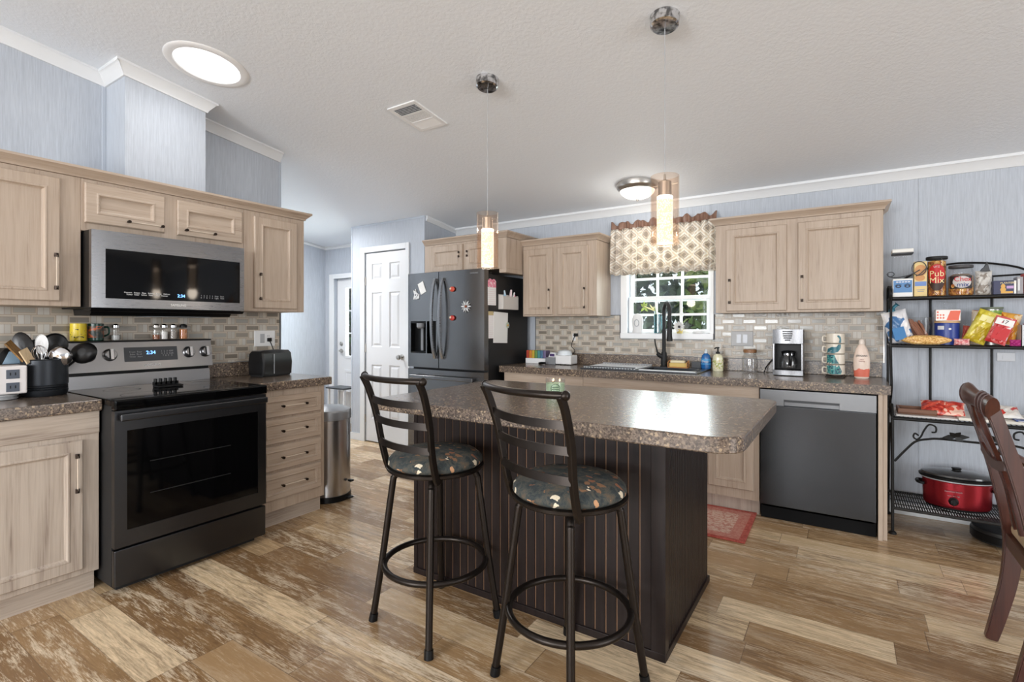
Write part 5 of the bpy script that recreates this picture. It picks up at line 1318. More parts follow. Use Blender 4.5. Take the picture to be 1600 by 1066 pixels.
mr = .058; NAMES = ['lowest of the four stacked peacock mugs, with teal tail feathers', 'second mug from the bottom of the peacock stack', 'third mug from the bottom of the peacock stack', 'topmost of the four stacked peacock mugs, with the bird head']
fd = math.atan2(-mc.y, -mc.x)          # direction of the room (peacock faces it)
def decal(parent, poly, m, z0):
    """thin glaze patch on the mug: poly in (arc metres, height)"""
    mb = MB(); bm = mb.bm; vs = []
    K = len(poly)
    cxp = sum(p[0] for p in poly) / K; czp = sum(p[1] for p in poly) / K
    P3 = lambda s, zz, q: Vector((mc.x + (mr + q) * math.cos(fd + s / mr), mc.y + (mr + q) * math.sin(fd + s / mr), zz))
    loops = []
    for f in (1.0, .66, .33, .02):
        L_ = []
        for i in range(K):
            for j in range(4):
                a_, b_ = poly[i], poly[(i + 1) % K]; u = j / 4; s = a_[0] + (b_[0] - a_[0]) * u; zz = a_[1] + (b_[1] - a_[1]) * u
                L_.append(P3(cxp + (s - cxp) * f, czp + (zz - czp) * f, .0006))
        loops.append(L_)
    mb.rings(loops, True, False, True); return part('painted_bird', mb, m, parent)
for k in range(4):
    z = CT + .0150 + .0730 * k; t = thing('mug', NAMES[k], 'mug', (mc.x, mc.y, z), 'stacked peacock mugs')
    mb = MB(); mb.lathe([(.040, 0), (.052, .003), (mr, .008), (mr, .0712), (mr - .0015, .0725), (mr - .004, .071), (mr - .005, .010), (.003, .006)], (mc.x, mc.y, z), 36, cap1=False); part('cup', mb, cream, t)
    hd_ = Vector((-.94, -.34, 0)).normalized(); q = Vector((mc.x, mc.y, z)) + hd_ * (mr - .003)
    mb = MB(); mb.tube(smooth_path([q + Z_ * .052, q + hd_ * .022 + Z_ * .052, q + hd_ * .024 + Z_ * .018, q + Z_ * .012], 6), .0048, 8); part('handle', mb, cream, t)
    zz = lambda a: z + a
    if k == 0: decal(t, [(-.058, zz(.070)), (-.060, zz(.010)), (-.02, zz(.008)), (.036, zz(.010)), (.042, zz(.03)), (.024, zz(.070))], teal, z)
    if k == 1: decal(t, [(-.056, zz(.070)), (-.058, zz(.008)), (.024, zz(.008)), (.006, zz(.040)), (-.004, zz(.070))], teal, z)
    if k == 2: decal(t, [(-.056, zz(.008)), (-.006, zz(.008)), (.018, zz(.020)), (.034, zz(.044)), (.036, zz(.070)), (.020, zz(.070)), (.012, zz(.052)), (-.02, zz(.052)), (-.048, zz(.038))], tealb, z)
    if k == 3:
        decal(t, [(.020, zz(.006)), (.036, zz(.006)), (.038, zz(.028)), (.034, zz(.048)), (.022, zz(.060)), (.010, zz(.056)), (.022, zz(.044)), (.026, zz(.026))], tealb, z)
# lotion bottle
lotion = mat('cream_lotion', (236, 214, 198), .35)
t = bottle('lotion_bottle', 'tall cream lotion bottle with coral print right of the mugs', .093, 4.225, CT, [(.036, 0), (.042, .008), (.048, .09), (.047, .14), (.034, .20), (.017, .232)], lotion, [(.016, .2325), (.018, .238), (.015, .262), (.010, .268), (.002, .270)], mat('cream_cap', (236, 222, 210), .35), sy=.62)
cp_ = mat('coral_print', (226, 120, 96), .45); tt = NT(cp_); zz_ = tt.xyz(tt.obj())[2]; nn2 = tt.noise(tt.obj(), 45, 3)
tt.link(tt.mix(tt.m('GREATER_THAN', tt.m('ADD', zz_, tt.m('MULTIPLY', nn2, .05)), .088), lin((222, 112, 88)), lin((236, 214, 198))), bs(cp_).inputs['Base Color'])
mb = MB(); mb.lathe([(.0418, .010), (.0428, .014), (.0470, .072), (.0482, .088)], (.093, 4.225, CT), 28, sy=.62, cap0=False, cap1=False); part('label_print', mb, cp_, t)
text('lettering', 'JERGENS', .017, (.093, 4.225 - .0315, CT + .155), X_, Z_, M['print_dark'], t)
text('lettering', 'ultra\nhealing', .012, (.093, 4.225 - .0315, CT + .125), X_, Z_, mat('maroon_print', (140, 60, 50), .5), t)

# sill things
t = thing('bud_vase', 'tall teal glass bud vase on the window sill behind the faucet', 'vase', (-1.36, YW - .02, 1.235))
tg = thin_glass('teal_glass', (90, 190, 196), .9, .12)
mb = MB(); mb.lathe([(.004, .004), (.034, .001), (.036, .006), (.036, .165), (.034, .165), (.034, .008), (.004, .006)], (-1.36, YW - .02, 1.235), 28, cap1=False); part('glass', mb, tg, t)
mb = MB(); mb.tube([(-1.365, YW - .02, 1.245), (-1.372, YW - .025, 1.36), (-1.392, YW - .02, 1.46)], .004, 8); part('stem', mb, mat('green_stem', (90, 130, 70), .6), t)
mb = MB()
for a, l in ((2.2, .07), (2.7, .10), (1.7, .04)):
    d = Vector((math.cos(a), -.15, math.sin(a))); b0 = Vector((-1.392, YW - .02, 1.43)); mb.strip([b0, b0 + d * l * .5, b0 + d * l], [.008, .034, .003], .003, (0, 1, .3))
part('blossom', mb, mat('pale_yellow_petal', (236, 230, 170), .6), t)
t = thing('figurine', 'small white angel figurine on the window sill', 'figurine', (-1.545, YW - .02, 1.235))
mb = MB(); mb.lathe([(.048, 0), (.050, .004), (.044, .03), (.050, .08), (.052, .12), (.040, .155), (.02, .17), (.003, .175)], (-1.545, YW - .02, 1.235), 28, sy=.5); part('body', mb, M['white'], t)
mb = MB(); mb.tube([Vector((-1.545, YW - .047, 1.325)) + Vector((.020 * math.cos(a), 0, .030 * math.sin(a))) for a in [2 * PI * k / 20 for k in range(20)]], .0035, 6, closed=True); part('ornament', mb, M['silver'], t)
t = thing('flower_pot', 'white artificial flower in a tiny yellow pot on the sill', 'flower', (-1.175, YW - .03, 1.235))
mb = MB(); mb.lathe([(.022, 0), (.028, .035), (.026, .036), (.004, .034)], (-1.175, YW - .03, 1.235), 20); part('pot', mb, mat('yellow_pot', (226, 206, 120), .4), t)
mb = MB()
for k in range(11):
    a = 2 * PI * k / 11; d = Vector((math.cos(a), -.45, .25 + math.sin(a) * .8)).normalized(); b0 = Vector((-1.175, YW - .035, 1.290)); mb.strip([b0, b0 + d * .028, b0 + d * .052], [.008, .024, .006], .002, Y_.cross(d))
part('petals', mb, M['paper'], t)
mb = MB(); mb.ball((-1.172, YW - .058, 1.292), .011, 10, 6); part('center', mb, M['print_dark'], t)
t = thing('suncatcher', 'green leaf suncatcher stuck on the lower window pane', 'ornament', (-1.50, YW + .02, 1.46))
mb = MB()
for a, l in ((1.57, .055), (.9, .045), (2.3, .045), (-.9, .05), (-2.2, .045)):
    d = Vector((math.cos(a), 0, math.sin(a))); b0 = Vector((-1.50, YW + .022, 1.465)); mb.strip([b0, b0 + d * l * .5, b0 + d * l], [.006, .022, .002], .002, Y_.cross(d))
part('leaves', mb, mat('lime_leaf', (170, 196, 90), .4), t)
mb = MB(); mb.lathe([(.040, 0), (.045, .01), (.036, .025), (.003, .03)], (-1.03, YW - .02, 1.235), 24, sy=.6); single('soap_dish', mb, M['white'], 'little white dish at the right end of the window sill', 'dish')

# candle on the island
t = thing('candle', 'green three-wick jar candle on the island worktop', 'candle', (-1.245, 2.31, CT)); c = (-1.245, 2.31, CT)
mb = MB(); mb.lathe([(.004, .003), (.047, .001), (.051, .006), (.051, .090), (.0495, .091), (.048, .090), (.048, .008), (.004, .007)], c, 40, cap1=False); part('glass', mb, M['glass'], t)
mb = MB(); mb.lathe([(.044, .0085), (.0475, .010), (.0475, .066), (.003, .066)], c, 36); part('wax', mb, mat('green_wax', (178, 204, 168), .5), t)
for k in range(3):
    a = 2 * PI * k / 3 + .4; p = Vector(c) + Vector((.022 * math.cos(a), .022 * math.sin(a), .0662)); mb = MB(); mb.tube([p, p + Z_ * .010], .0013, 6); part('wick', mb, M['black'], t)
    mb = MB(); mb.lathe([(.0015, .009), (.0040, .012), (.0030, .017), (.0005, .024)], p, 10); part('flame', mb, mat('flame', (255, 190, 90), .5, emit=(255, 236, 206), estr=1.6), t)
lb = mat('dark_green_label', (96, 120, 92), .5); fdir = math.atan2(-2.31, 1.245)
mb = MB(); loops = []
for f in (1, .86):
    loops.append([Vector((c[0] + .0514 * math.cos(fdir + .025 * f * math.cos(a) / .051), c[1] + .0514 * math.sin(fdir + .025 * f * math.cos(a) / .051), CT + .042 + .025 * f * math.sin(a))) for a in [2 * PI * k / 32 for k in range(32)]])
mb.rings(loops, True, False, False)
for zz in (-.012, -.002, .008):
    hw = math.sqrt(.0195 ** 2 - zz ** 2); mb.rings([[Vector((c[0] + .0514 * math.cos(fdir + s / .051), c[1] + .0514 * math.sin(fdir + s / .051), CT + .042 + zz + dz)) for s in [-hw + 2 * hw * k / 8 for k in range(9)]] for dz in (-.0025, .0025)], False, False, False)
part('emblem', mb, lb, t)

# ------------------------------------------------------------------ valance
val = mat('diamond_valance', (226, 214, 196), .8); tt = NT(val)
uvn = tt.node('ShaderNodeUVMap'); uvn.uv_map = 'UVMap'; uu, vv2, _ = tt.xyz(uvn.outputs[0])
U = tt.m('MULTIPLY', uu, 7.0); V = tt.m('MULTIPLY', vv2, 3.0)
tri = lambda s: tt.m('ABSOLUTE', tt.m('SUBTRACT', tt.m('FRACT', s), .5))
dd = tt.m('ADD', tri(U), tri(V))                     # 0..1 diamond distance
d2_ = tt.m('ADD', tri(tt.m('ADD', U, .5)), tri(tt.m('ADD', V, .5)))
dm_ = tt.m('MINIMUM', dd, d2_)
line = tt.pulse(dm_, .36, .44); core = tt.m('LESS_THAN', dm_, .19); edge = tt.pulse(dm_, .27, .31)
base_c = tt.mix(core, lin((232, 220, 204)), lin((188, 176, 162))); base_c = tt.mix(edge, base_c, lin((176, 174, 172))); base_c = tt.mix(line, base_c, lin((250, 247, 240)))
b_ = bs(val); tt.link(base_c, b_.inputs['Base Color'])
trn = tt.node('ShaderNodeBsdfTranslucent'); tt.link(base_c, trn.inputs[0]); mxs = tt.node('ShaderNodeMixShader'); mxs.inputs[0].default_value = .32
out = [n for n in tt.n if n.type == 'OUTPUT_MATERIAL'][0]; tt.link(b_.outputs[0], mxs.inputs[1]); tt.link(trn.outputs[0], mxs.inputs[2]); tt.link(mxs.outputs[0], out.inputs[0])
t = thing('valance', 'diamond-patterned cream valance with brown ruffle over the sink window', 'curtain', (-1.32, 4.36, 1.74))
vx0, vx1, vz0, vz1 = -1.775, -.868, 1.755, 2.165
def curtain(z0, z1, nx, nz, amp, freq, drop=0.0, y0=4.36, jag=0.0):
    bm = bmesh.new(); uvl = bm.loops.layers.uv.new('UVMap'); G = []
    for j in range(nz + 1):
        row = []
        for i in range(nx + 1):
            u = i / nx; v = j / nz; ph = 2 * PI * freq * u
            a = amp * (.35 + .65 * (1 - abs(v - .15)))
            y = y0 - a * (.5 + .5 * math.sin(ph + 1.2 * math.sin(ph * .21)) * (1 if v < .95 else .7)) - .006 * math.sin(ph * 2.3 + v)
            z = z0 + (z1 - z0) * v + (jag * (math.sin(ph * .62 + 2) + .6 * math.sin(ph * 1.13 + .5)) * v) - drop * (1 - v) * math.sin(PI * u) * -.5
            if j == 0: z += .008 * math.sin(ph * .7)
            row.append(bm.verts.new((vx0 + (vx1 - vx0) * u, y, z)))
        G.append(row)
    for j in range(nz):
        for i in range(nx):
            f = bm.faces.new([G[j][i], G[j][i + 1], G[j + 1][i + 1], G[j + 1][i]])
            for lp, (a, b) in zip(f.loops, ((i, j), (i + 1, j), (i + 1, j + 1), (i, j + 1))): lp[uvl].uv = (a / nx, b / nz)
    mb = MB(); mb.bm.free(); mb.bm = bm; return mb
mb = curtain(vz0, vz1, 170, 14, .052, 15); o = part('panel', mb, val, t, sharp=180)
sd = o.modifiers.new('thickness', 'SOLIDIFY'); sd.thickness = .002
mb = curtain(vz0 - .002, vz0 + .045, 150, 3, .040, 17, y0=4.352); o = part('hem', mb, val, t, sharp=180); o.modifiers.new('thickness', 'SOLIDIFY').thickness = .002
mb = curtain(2.160, 2.222, 150, 5, .036, 11, jag=.014, y0=4.372); o = part('ruffle', mb, mat('brown_satin', (128, 96, 80), .35), t, sharp=180); o.modifiers.new('thickness', 'SOLIDIFY').thickness = .002
mb = MB(); mb.tube([(vx0 - .01, 4.376, 2.170), (vx1 + .01, 4.376, 2.170)], .005, 8); mb.tube([(vx0 - .005, 4.376, 2.170), (vx0 - .005, YW - .001, 2.170)], .005, 8); mb.tube([(vx1 + .005, 4.376, 2.170), (vx1 + .005, YW - .001, 2.170)], .005, 8); part('rod', mb, M['white'], t)
mb = MB(); mb.tube([(-1.575, YW + .02, 1.50), (-1.575, YW + .02, 2.05)], .0025, 6); single('blind_wand', mb, M['white'], 'thin white wand hanging in front of the left window panes', 'wand')

# ------------------------------------------------------------------ baker's rack
RX0, RX1, RYF, RYB, RYU = .247, 1.010, 3.970, 4.375, 4.115
IR = M['black_metal']
t = thing('bakers_rack', 'black iron shelf rack with food right of the counter', 'shelf rack', (.634, 4.18, 0))
for x in (RX0, RX1):
    s = 1 if x == RX0 else -1
    mb = MB(); mb.tube(smooth_path([(x, RYF, .012), (x, RYF, .40), (x, RYF, .66), (x, RYF + .012, .735), (x, RYF + .05, .795), (x, RYF + .085, .79), (x, RYF + .09, .755)], 6), .0085, 10); mb.lathe([(.020, 0), (.022, .004), (.018, .014), (.009, .02)], (x, RYF, 0), 16); part('front_post', mb, IR, t)
    mb = MB(); mb.tube([(x, RYB, .012), (x, RYB, 1.560)], .0085, 10); mb.lathe([(.018, 0), (.02, .004), (.016, .012), (.009, .018)], (x, RYB, 0), 16); part('back_post', mb, IR, t)
    mb = MB(); mb.tube(smooth_path([(x, RYB, 1.55), (x, RYB - .07, 1.565), (x, RYU - .02, 1.53), (x, RYU - .012, 1.45), (x, RYU, 1.30), (x, RYU + .01, 1.17), (x, RYU - .03, 1.02), (x, RYU - .06, .92), (x, RYU - .01, .85), (x, RYU + .05, .80), (x, RYU + .03, .735)], 6), .0075, 10); part('side_scroll', mb, IR, t)
    mb = MB(); mb.tube(smooth_path([(x, RYF + .005, .18), (x, RYF + .06, .50), (x, RYF + .12, .62), (x, RYF + .20, .66), (x, RYF + .26, .60), (x, RYF + .34, .30), (x, RYB, .18)], 6), .006, 8); part('side_brace', mb, IR, t)
for x in (.474, .778):
    mb = MB(); mb.tube([(x, RYB, .73), (x, RYB, 1.62)], .0075, 8); part('upright', mb, IR, t)
mb = MB(); mb.tube(smooth_path([(RX0, RYB, 1.555), (.40, RYB, 1.66), (.54, RYB, 1.700), (.66, RYB, 1.708), (.80, RYB, 1.692), (.93, RYB, 1.648), (RX1, RYB, 1.555)], 8), .0065, 8); mb.tube([(.474, RYB, 1.62), (.474, RYB, 1.69)], .005, 8); mb.tube([(.778, RYB, 1.615), (RX1 - .02, RYB, 1.622)], .0055, 8); part('top_arch', mb, IR, t)
def shelf(z, yf, bar=.020):
    mb = MB(); 
    mb.tube([(RX0 + .001, yf, z - bar / 2), (RX1 - .001, yf, z - bar / 2)], bar / 2, 10); mb.tube([(RX0, RYB - .01, z - .008), (RX1, RYB - .01, z - .008)], .007, 8)
    for x in (RX0, RX1): mb.tube([(x, yf, z - .008), (x, RYB, z - .008)], .007, 8)
    K = 34
    for k in range(K):
        x = RX0 + .012 + (RX1 - RX0 - .024) * k / (K - 1); mb.tube([(x, yf, z - .004), (x, RYB - .01, z - .004)], .0028, 6)
    return part('shelf', mb, IR, t)
Z1, Z2, Z3, Z4 = 1.487, 1.180, .735, .172
shelf(Z1, RYU, .020); shelf(Z2, RYU, .020); shelf(Z3, RYF, .022)
mesh_m = mat('wire_mesh', (40, 38, 37), .5, .4)
mb = MB(); mb.tube([(RX0, RYF, Z4 - .01), (RX1, RYF, Z4 - .01)], .010, 10); mb.tube([(RX0, RYB - .01, Z4 - .01), (RX1, RYB - .01, Z4 - .01)], .008, 8)
for k in range(60): x = RX0 + .01 + (RX1 - RX0 - .02) * k / 59; mb.tube([(x, RYF, Z4 - .004), (x, RYB - .01, Z4 - .004)], .0036, 6)
for y in (4.07, 4.17, 4.27): mb.tube([(RX0, y, Z4 - .010), (RX1, y, Z4 - .010)], .003, 6)
part('bottom_shelf', mb, mesh_m, t)
xm = (RX0 + RX1) / 2
mb = MB(); pts = [(RX0 + .01, RYF, .455), (.31, RYF, .53), (.36, RYF, .590), (.42, RYF, .612), (.48, RYF, .620), (xm, RYF, .618)]
mb.tube(smooth_path(pts + [(2 * xm - x, y, z) for x, y, z in reversed(pts[:-1])], 6), .0065, 8)
for s in (1, -1):
    q = lambda x: x if s == 1 else 2 * xm - x
    mb.tube(smooth_path([(q(.375), RYF, .628), (q(.357), RYF, .640), (q(.350), RYF, .618), (q(.366), RYF, .604), (q(.385), RYF, .622), (q(.402), RYF, .665), (q(.425), RYF, .700), (q(.455), RYF, .690), (q(.456), RYF, .660), (q(.436), RYF, .655)], 6), .005, 8)
part('apron_scroll', mb, IR, t)
for xl, s in ((.545, 1), (2 * xm - .545, -1)):
    mb = MB(); b0 = Vector((xl, RYF - .004, .640))
    for a, l in ((.2, .062), (1.1, .050), (2.2, .045), (3.3, .060), (-.7, .045)):
        d = Vector((math.cos(a) * s, -.25, math.sin(a) * .7)); mb.strip([b0, b0 + d * l * .5, b0 + d * l], [.012, .030, .004], .004, d.cross(Y_))
    mb.tube([(xl - .07 * s, RYF, .622), (xl, RYF, .64)], .005, 8)
    part('leaf_ornament', mb, IR, t)

# --- top shelf
def boxthing(name, lab, cat, x0, x1, y0, y1, z0, z1, m, rot=0, front=None, extra=None):
    t = thing(name, lab, cat, ((x0 + x1) / 2, (y0 + y1) / 2, z0)); mb = MB(); mb.box(x0, x1, y0, y1, z0, z1, .002, 1); part('carton', mb, m, t); return t
blb = mat('blue_carton', (84, 134, 186), .45); wt = M['paper']
t = boxthing('tea_box', 'blue and white carton with two dark eye prints under the canister', 'box', .258, .362, 4.135, 4.235, Z1, Z1 + .118, wt)
part('front_print', MB().box(.262, .358, 4.1338, 4.1349, Z1 + .028, Z1 + .106), blb, t)
mb = MB()
for x in (.287, .334): mb.rings([[Vector((x + .016 * f * math.cos(a), 4.1330, Z1 + .068 + .010 * f * math.sin(a))) for a in [2 * PI * k / 16 for k in range(16)]] for f in (1, .45)], True, False, False); mb.tube([(x - .017, 4.1333, Z1 + .074), (x, 4.1333, Z1 + .084), (x + .017, 4.1333, Z1 + .076)], .0018, 6)
part('eye_print', mb, mat('navy_ink', (24, 40, 66), .5), t)
mb = MB()
for k in range(5): mb.box(.276 + k * .015, .287 + k * .015, 4.1330, 4.1339, Z1 + .093, Z1 + .099)
part('small_print', mb, M['print_white'], t)
# glass canister with white lid on the box
cx, cy, z0 = .310, 4.18, Z1 + .1185
t = thing('canister', 'clear square canister with white lid on the blue box', 'canister', (cx, cy, z0))
mb = MB(); hw = .054
mb.rings([[(cx + sx_ * w, cy + sy_ * w, z0 + zz) for sx_, sy_ in ((-1, -1), (1, -1), (1, 1), (-1, 1))] for w, zz in ((hw - .006, 0), (hw, .006), (hw, .150), (hw - .004, .158), (hw - .006, .156), (hw - .003, .148), (hw - .003, .008), (hw - .008, .003))]); part('glass', mb, M['plastic_clear'], t)
mb = MB(); mb.box(cx - hw - .001, cx + hw + .001, cy - hw - .001, cy + hw + .001, z0 + .1585, z0 + .166, .002); part('seal', mb, M['dark_grey'], t)
mb = MB(); mb.box(cx - hw - .002, cx + hw + .002, cy - hw - .002, cy + hw + .002, z0 + .1665, z0 + .192, .008, 3); part('lid', mb, mat('cream_lid', (232, 230, 224), .4), t)
t = thing('reading_glasses', 'dark-framed reading glasses lying around the canister', 'glasses', (.30, 4.125, z0)); mb = MB()
mb.tube(smooth_path([(.236, 4.16, z0 + .030), (.228, 4.125, z0 + .028), (.240, 4.113, z0 + .012), (.275, 4.113, z0 + .006), (.32, 4.113, z0 + .012), (.362, 4.115, z0 + .028), (.395, 4.118, z0 + .050)], 6), .0032, 8)
mb.tube([(.246 + .018 * math.cos(a), 4.112, z0 + .028 + .014 * math.sin(a)) for a in [2 * PI * k / 20 for k in range(20)]], .0026, 6, closed=True); part('frame', mb, M['dark_grey'], t)
# tan pancake carton
tan = mat('tan_carton', (226, 200, 138), .5); t = boxthing('mix_carton', 'tall yellow-tan food carton between canister and snack jar', 'box', .368, .432, 4.13, 4.19, Z1, Z1 + .222, tan)
mb = MB(); mb.ball((.400, 4.1294, Z1 + .165), (.030, .0012, .036), 20, 8); mb.ball((.396, 4.1294, Z1 + .118), (.026, .0012, .020), 20, 8); part('pastry_picture', mb, mat('biscuit', (206, 148, 92), .5), t)
mb = MB(); mb.box(.371, .429, 4.1288, 4.1298, Z1 + .066, Z1 + .094); part('blue_band', mb, mat('band_blue', (110, 140, 196), .5), t)
mb = MB(); mb.box(.380, .420, 4.1289, 4.1298, Z1 + .040, Z1 + .044); mb.box(.384, .416, 4.1289, 4.1298, Z1 + .030, Z1 + .034); part('small_print', mb, M['print_grey'], t)
mb = MB(); mb.tube([(.392 + .036 * math.cos(a), 4.121 + .002 * math.sin(2 * a), Z1 + .178 + .044 * math.sin(a)) for a in [2 * PI * k / 26 for k in range(26)]], .0028, 6, closed=True)
mb.tube(smooth_path([(.428, 4.121, Z1 + .178), (.40, 4.121, Z1 + .145), (.375, 4.121, Z1 + .13)], 5), .0026, 6); part('twine', mb, M['dark_grey'], t)
# snack jars
snack = mat('snack_mix', (206, 148, 74), .7); tt = NT(snack); vo = tt.voro(tt.obj(), 75); tt.link(tt.ramp(tt.xyz(vo.outputs['Color'])[0], [(0, lin((146, 84, 38))), (.3, lin((204, 140, 62))), (.6, lin((226, 176, 98))), (.85, lin((176, 104, 48)))], 'CONSTANT'), bs(snack).inputs['Base Color']); tt.link(tt.bump(vo.outputs['Distance'], .9, .01), bs(snack).inputs['Normal'])
def patch(par, name, cx, cy, rad, ang, hw, z0, zh, m, shape='ellipse', q=.0008):
    """print patch on a round jar"""
    mb = MB(); K = 40; loops = []
    for f in (1, .66, .33, .02):
        L_ = []
        for k in range(K):
            a = 2 * PI * k / K; s, h = math.cos(a), math.sin(a)
            if shape == 'rect': mxx = max(abs(s), abs(h)); s, h = s / mxx, h / mxx
            L_.append(Vector((cx + (rad + q) * math.cos(ang + hw * f * s / rad), cy + (rad + q) * math.sin(ang + hw * f * s / rad), z0 + zh * f * h)))
        loops.append(L_)
    mb.rings(loops, True, False, True); return part(name, mb, m, par)
def jar(lab, cx, cy, z, r, h, lidh, lid_m, fillh, fillm, neck=1.0):
    t = thing('snack_jar', lab, 'jar', (cx, cy, z)); mb = MB()
    mb.lathe([(r * .9, 0), (r, .006), (r, h * .86), (r * neck, h), (r * neck - .002, h), (r - .0025, h * .85), (r - .0025, .008), (.003, .003)], (cx, cy, z), 40, cap1=False); part('shell', mb, M['plastic_clear'], t)
    mb = MB(); mb.lathe([(r * .85, .004), (r - .004, .010), (r - .004, fillh), (r * .5, fillh + .006), (.003, fillh + .004)], (cx, cy, z), 36); part('snacks', mb, fillm, t)
    mb = MB(); mb.lathe([(r * neck + .004, h + .0005), (r * neck + .006, h + .003), (r * neck + .006, h + lidh - .003), (r * neck + .003, h + lidh), (.003, h + lidh)], (cx, cy, z), 36); part('lid', mb, lid_m, t); return t
ja = lambda cx, cy: math.atan2(-cy, -cx)
jcx, jcy, jr = .486, 4.19, .049
t = jar('tall snack mix jar with black lid and red round label', jcx, jcy, Z1, jr, .232, .020, M['matte_black'], .222, snack)
A = ja(jcx, jcy)
patch(t, 'label_print', jcx, jcy, jr, A, .0450, Z1 + .118, .084, mat('dark_brown_label', (58, 34, 26), .5)); patch(t, 'label_print', jcx, jcy, jr, A, .0450, Z1 + .140, .060, M['red_paint'], q=.0016)
cream_p = mat('cream_print', (240, 222, 170), .5)
fp = lambda cx, cy, r, A, q: Vector((cx + (r + q) * math.cos(A), cy + (r + q) * math.sin(A), 0))
p = fp(jcx, jcy, jr, A, .002)
text('lettering', 'Pub', .052, (p.x, p.y, Z1 + .140), X_, Z_, cream_p, t, wrap=(jcx, jcy, jr + .004)); text('lettering', 'Mix', .052, (p.x, p.y, Z1 + .098), X_, Z_, cream_p, t, wrap=(jcx, jcy, jr + .004)); text('lettering', 'UTZ', .016, (p.x, p.y, Z1 + .184), X_, Z_, M['print_white'], t, wrap=(jcx, jcy, jr + .004))
jcx, jcy, jr = .603, 4.195, .063
dk = mat('dark_snack', (96, 66, 46), .7)
t = jar('wide snack mix jar with grey lid and black slanted label', jcx, jcy, Z1, jr, .172, .018, mat('grey_lid', (74, 72, 74), .5), .05, snack, .86)
mb = MB(); mb.lathe([(jr * .9, .052), (jr - .004, .056), (jr - .004, .12), (jr * .6, .135), (.003, .138)], (jcx, jcy, Z1), 36); part('snacks', mb, mat('pale_snack', (150, 130, 112), .8), t)
A = ja(jcx, jcy)
patch(t, 'label_print', jcx, jcy, jr, A, .058, Z1 + .082, .040, mat('black_label', (34, 30, 30), .5), 'rect'); patch(t, 'label_print', jcx, jcy, jr, A + .10, .046, Z1 + .083, .036, mat('silver_label', (206, 202, 200), .5), q=.0016)
p = fp(jcx, jcy, jr, A + .15, .0025)
text('lettering', 'Chex', .040, (p.x, p.y, Z1 + .100), X_, Z_, mat('red_white_letter', (206, 44, 50), .5), t, wrap=(jcx, jcy, jr + .0045)); text('lettering', 'mix', .040, (p.x, p.y, Z1 + .066), X_, Z_, mat('blue_white_letter', (40, 62, 130), .5), t, wrap=(jcx, jcy, jr + .0045))
patch(t, 'nut_picture', jcx, jcy, jr, A - .62, .010, Z1 + .060, .012, snack, q=.002)
# generic bag helper: a pillow pouch standing/lying
def pouch(name, lab, cat, c, sx_, sz, th, m, yaw=0, pitch=0, roll=0, seed=0, wrinkle=.004, rnd_=0.0):
    rnd = random.Random(seed); bm = bmesh.new(); N, Q = 18, 22; F, Bk = [], []
    for j in range(Q + 1):
        rf, rb = [], []
        for i in range(N + 1):
            u, v = i / N * 2 - 1, j / Q * 2 - 1
            h = max(0, (1 - abs(u) ** 2.6)) ** .6 * max(0, (1 - abs(v) ** 3.2)) ** .55
            wx = 1 - .05 * (1 - abs(v) ** 2); wv = wrinkle * (math.sin(u * 9 + seed) * math.sin(v * 7 + seed * 2) + .6 * math.sin(u * 17 - v * 13 + seed * 3)) * (1 if h > 0 else 0)
            x, z = u * sx_ / 2 * wx * (1 - rnd_ * v * v), v * sz / 2 * (1 - rnd_ * abs(u) ** 5 * .9)
            rf.append(bm.verts.new((x, -th / 2 * h - wv * h - .0006, z))); rb.append(bm.verts.new((x, th / 2 * h + wv * h + .0006, z)))
        F.append(rf); Bk.append(rb)
    for j in range(Q):
        for i in range(N):
            bm.faces.new([F[j][i], F[j][i + 1], F[j + 1][i + 1], F[j + 1][i]]); bm.faces.new([Bk[j][i], Bk[j + 1][i], Bk[j + 1][i + 1], Bk[j][i + 1]])
    for i in range(N): bm.faces.new([F[0][i], Bk[0][i], Bk[0][i + 1], F[0][i + 1]]); bm.faces.new([F[Q][i], F[Q][i + 1], Bk[Q][i + 1], Bk[Q][i]])
    for j in range(Q): bm.faces.new([F[j][0], F[j + 1][0], Bk[j + 1][0], Bk[j][0]]); bm.faces.new([F[j][N], Bk[j][N], Bk[j + 1][N], F[j + 1][N]])
    mb = MB(); mb.bm.free(); mb.bm = bm
    mt = Matrix.Rotation(yaw, 4, 'Z') @ Matrix.Rotation(pitch, 4, 'X') @ Matrix.Rotation(roll, 4, 'Y')
    mb.xf(mt); lo = min(v.co.z for v in bm.verts); mb.xf(Matrix.Translation((c[0], c[1], c[2] - lo)))
    t = thing(name, lab, cat, c); part('pouch', mb, m, t, sharp=70)
    t['_m'] = 0; del t['_m']
    return t, Matrix.Translation((c[0], c[1], c[2] - lo)) @ mt
def bagprint(t, mt, name, u0, u1, v0, v1, off, m):
    """flat-ish print patch riding on the pouch front"""
    mb = MB(); mb.rings([[(u0, -off, v0), (u1, -off, v0), (u1, -off, v1), (u0, -off, v1)], [(u0, -off + .001, v0), (u1, -off + .001, v0), (u1, -off + .001, v1), (u0, -off + .001, v1)]]); mb.xf(mt); return part(name, mb, m, t)
def splat_mat(name, cols, scale, rough=.4, base_noise=2, coat=.3):
    m = mat(name, cols[0], rough, coat=coat); tt = NT(m); n_ = tt.noise(tt.obj(), scale, base_noise, .55, .4); k = len(cols)
    tt.link(tt.ramp(n_, [(.32 + .36 * i / max(1, k - 1), lin(c)) for i, c in enumerate(cols)], 'CONSTANT'), bs(m).inputs['Base Color']); return m
greyb = splat_mat('silver_cat_bag', [(150, 140, 130), (206, 202, 196), (186, 182, 178), (120, 104, 92)], 24)
t, mt = pouch('coffee_bag', 'folded silver-grey bag with black clip beside the wide snack jar', 'bag', (.708, 4.19, Z1), .082, .150, .055, greyb, R(8), 0, 0, seed=3)
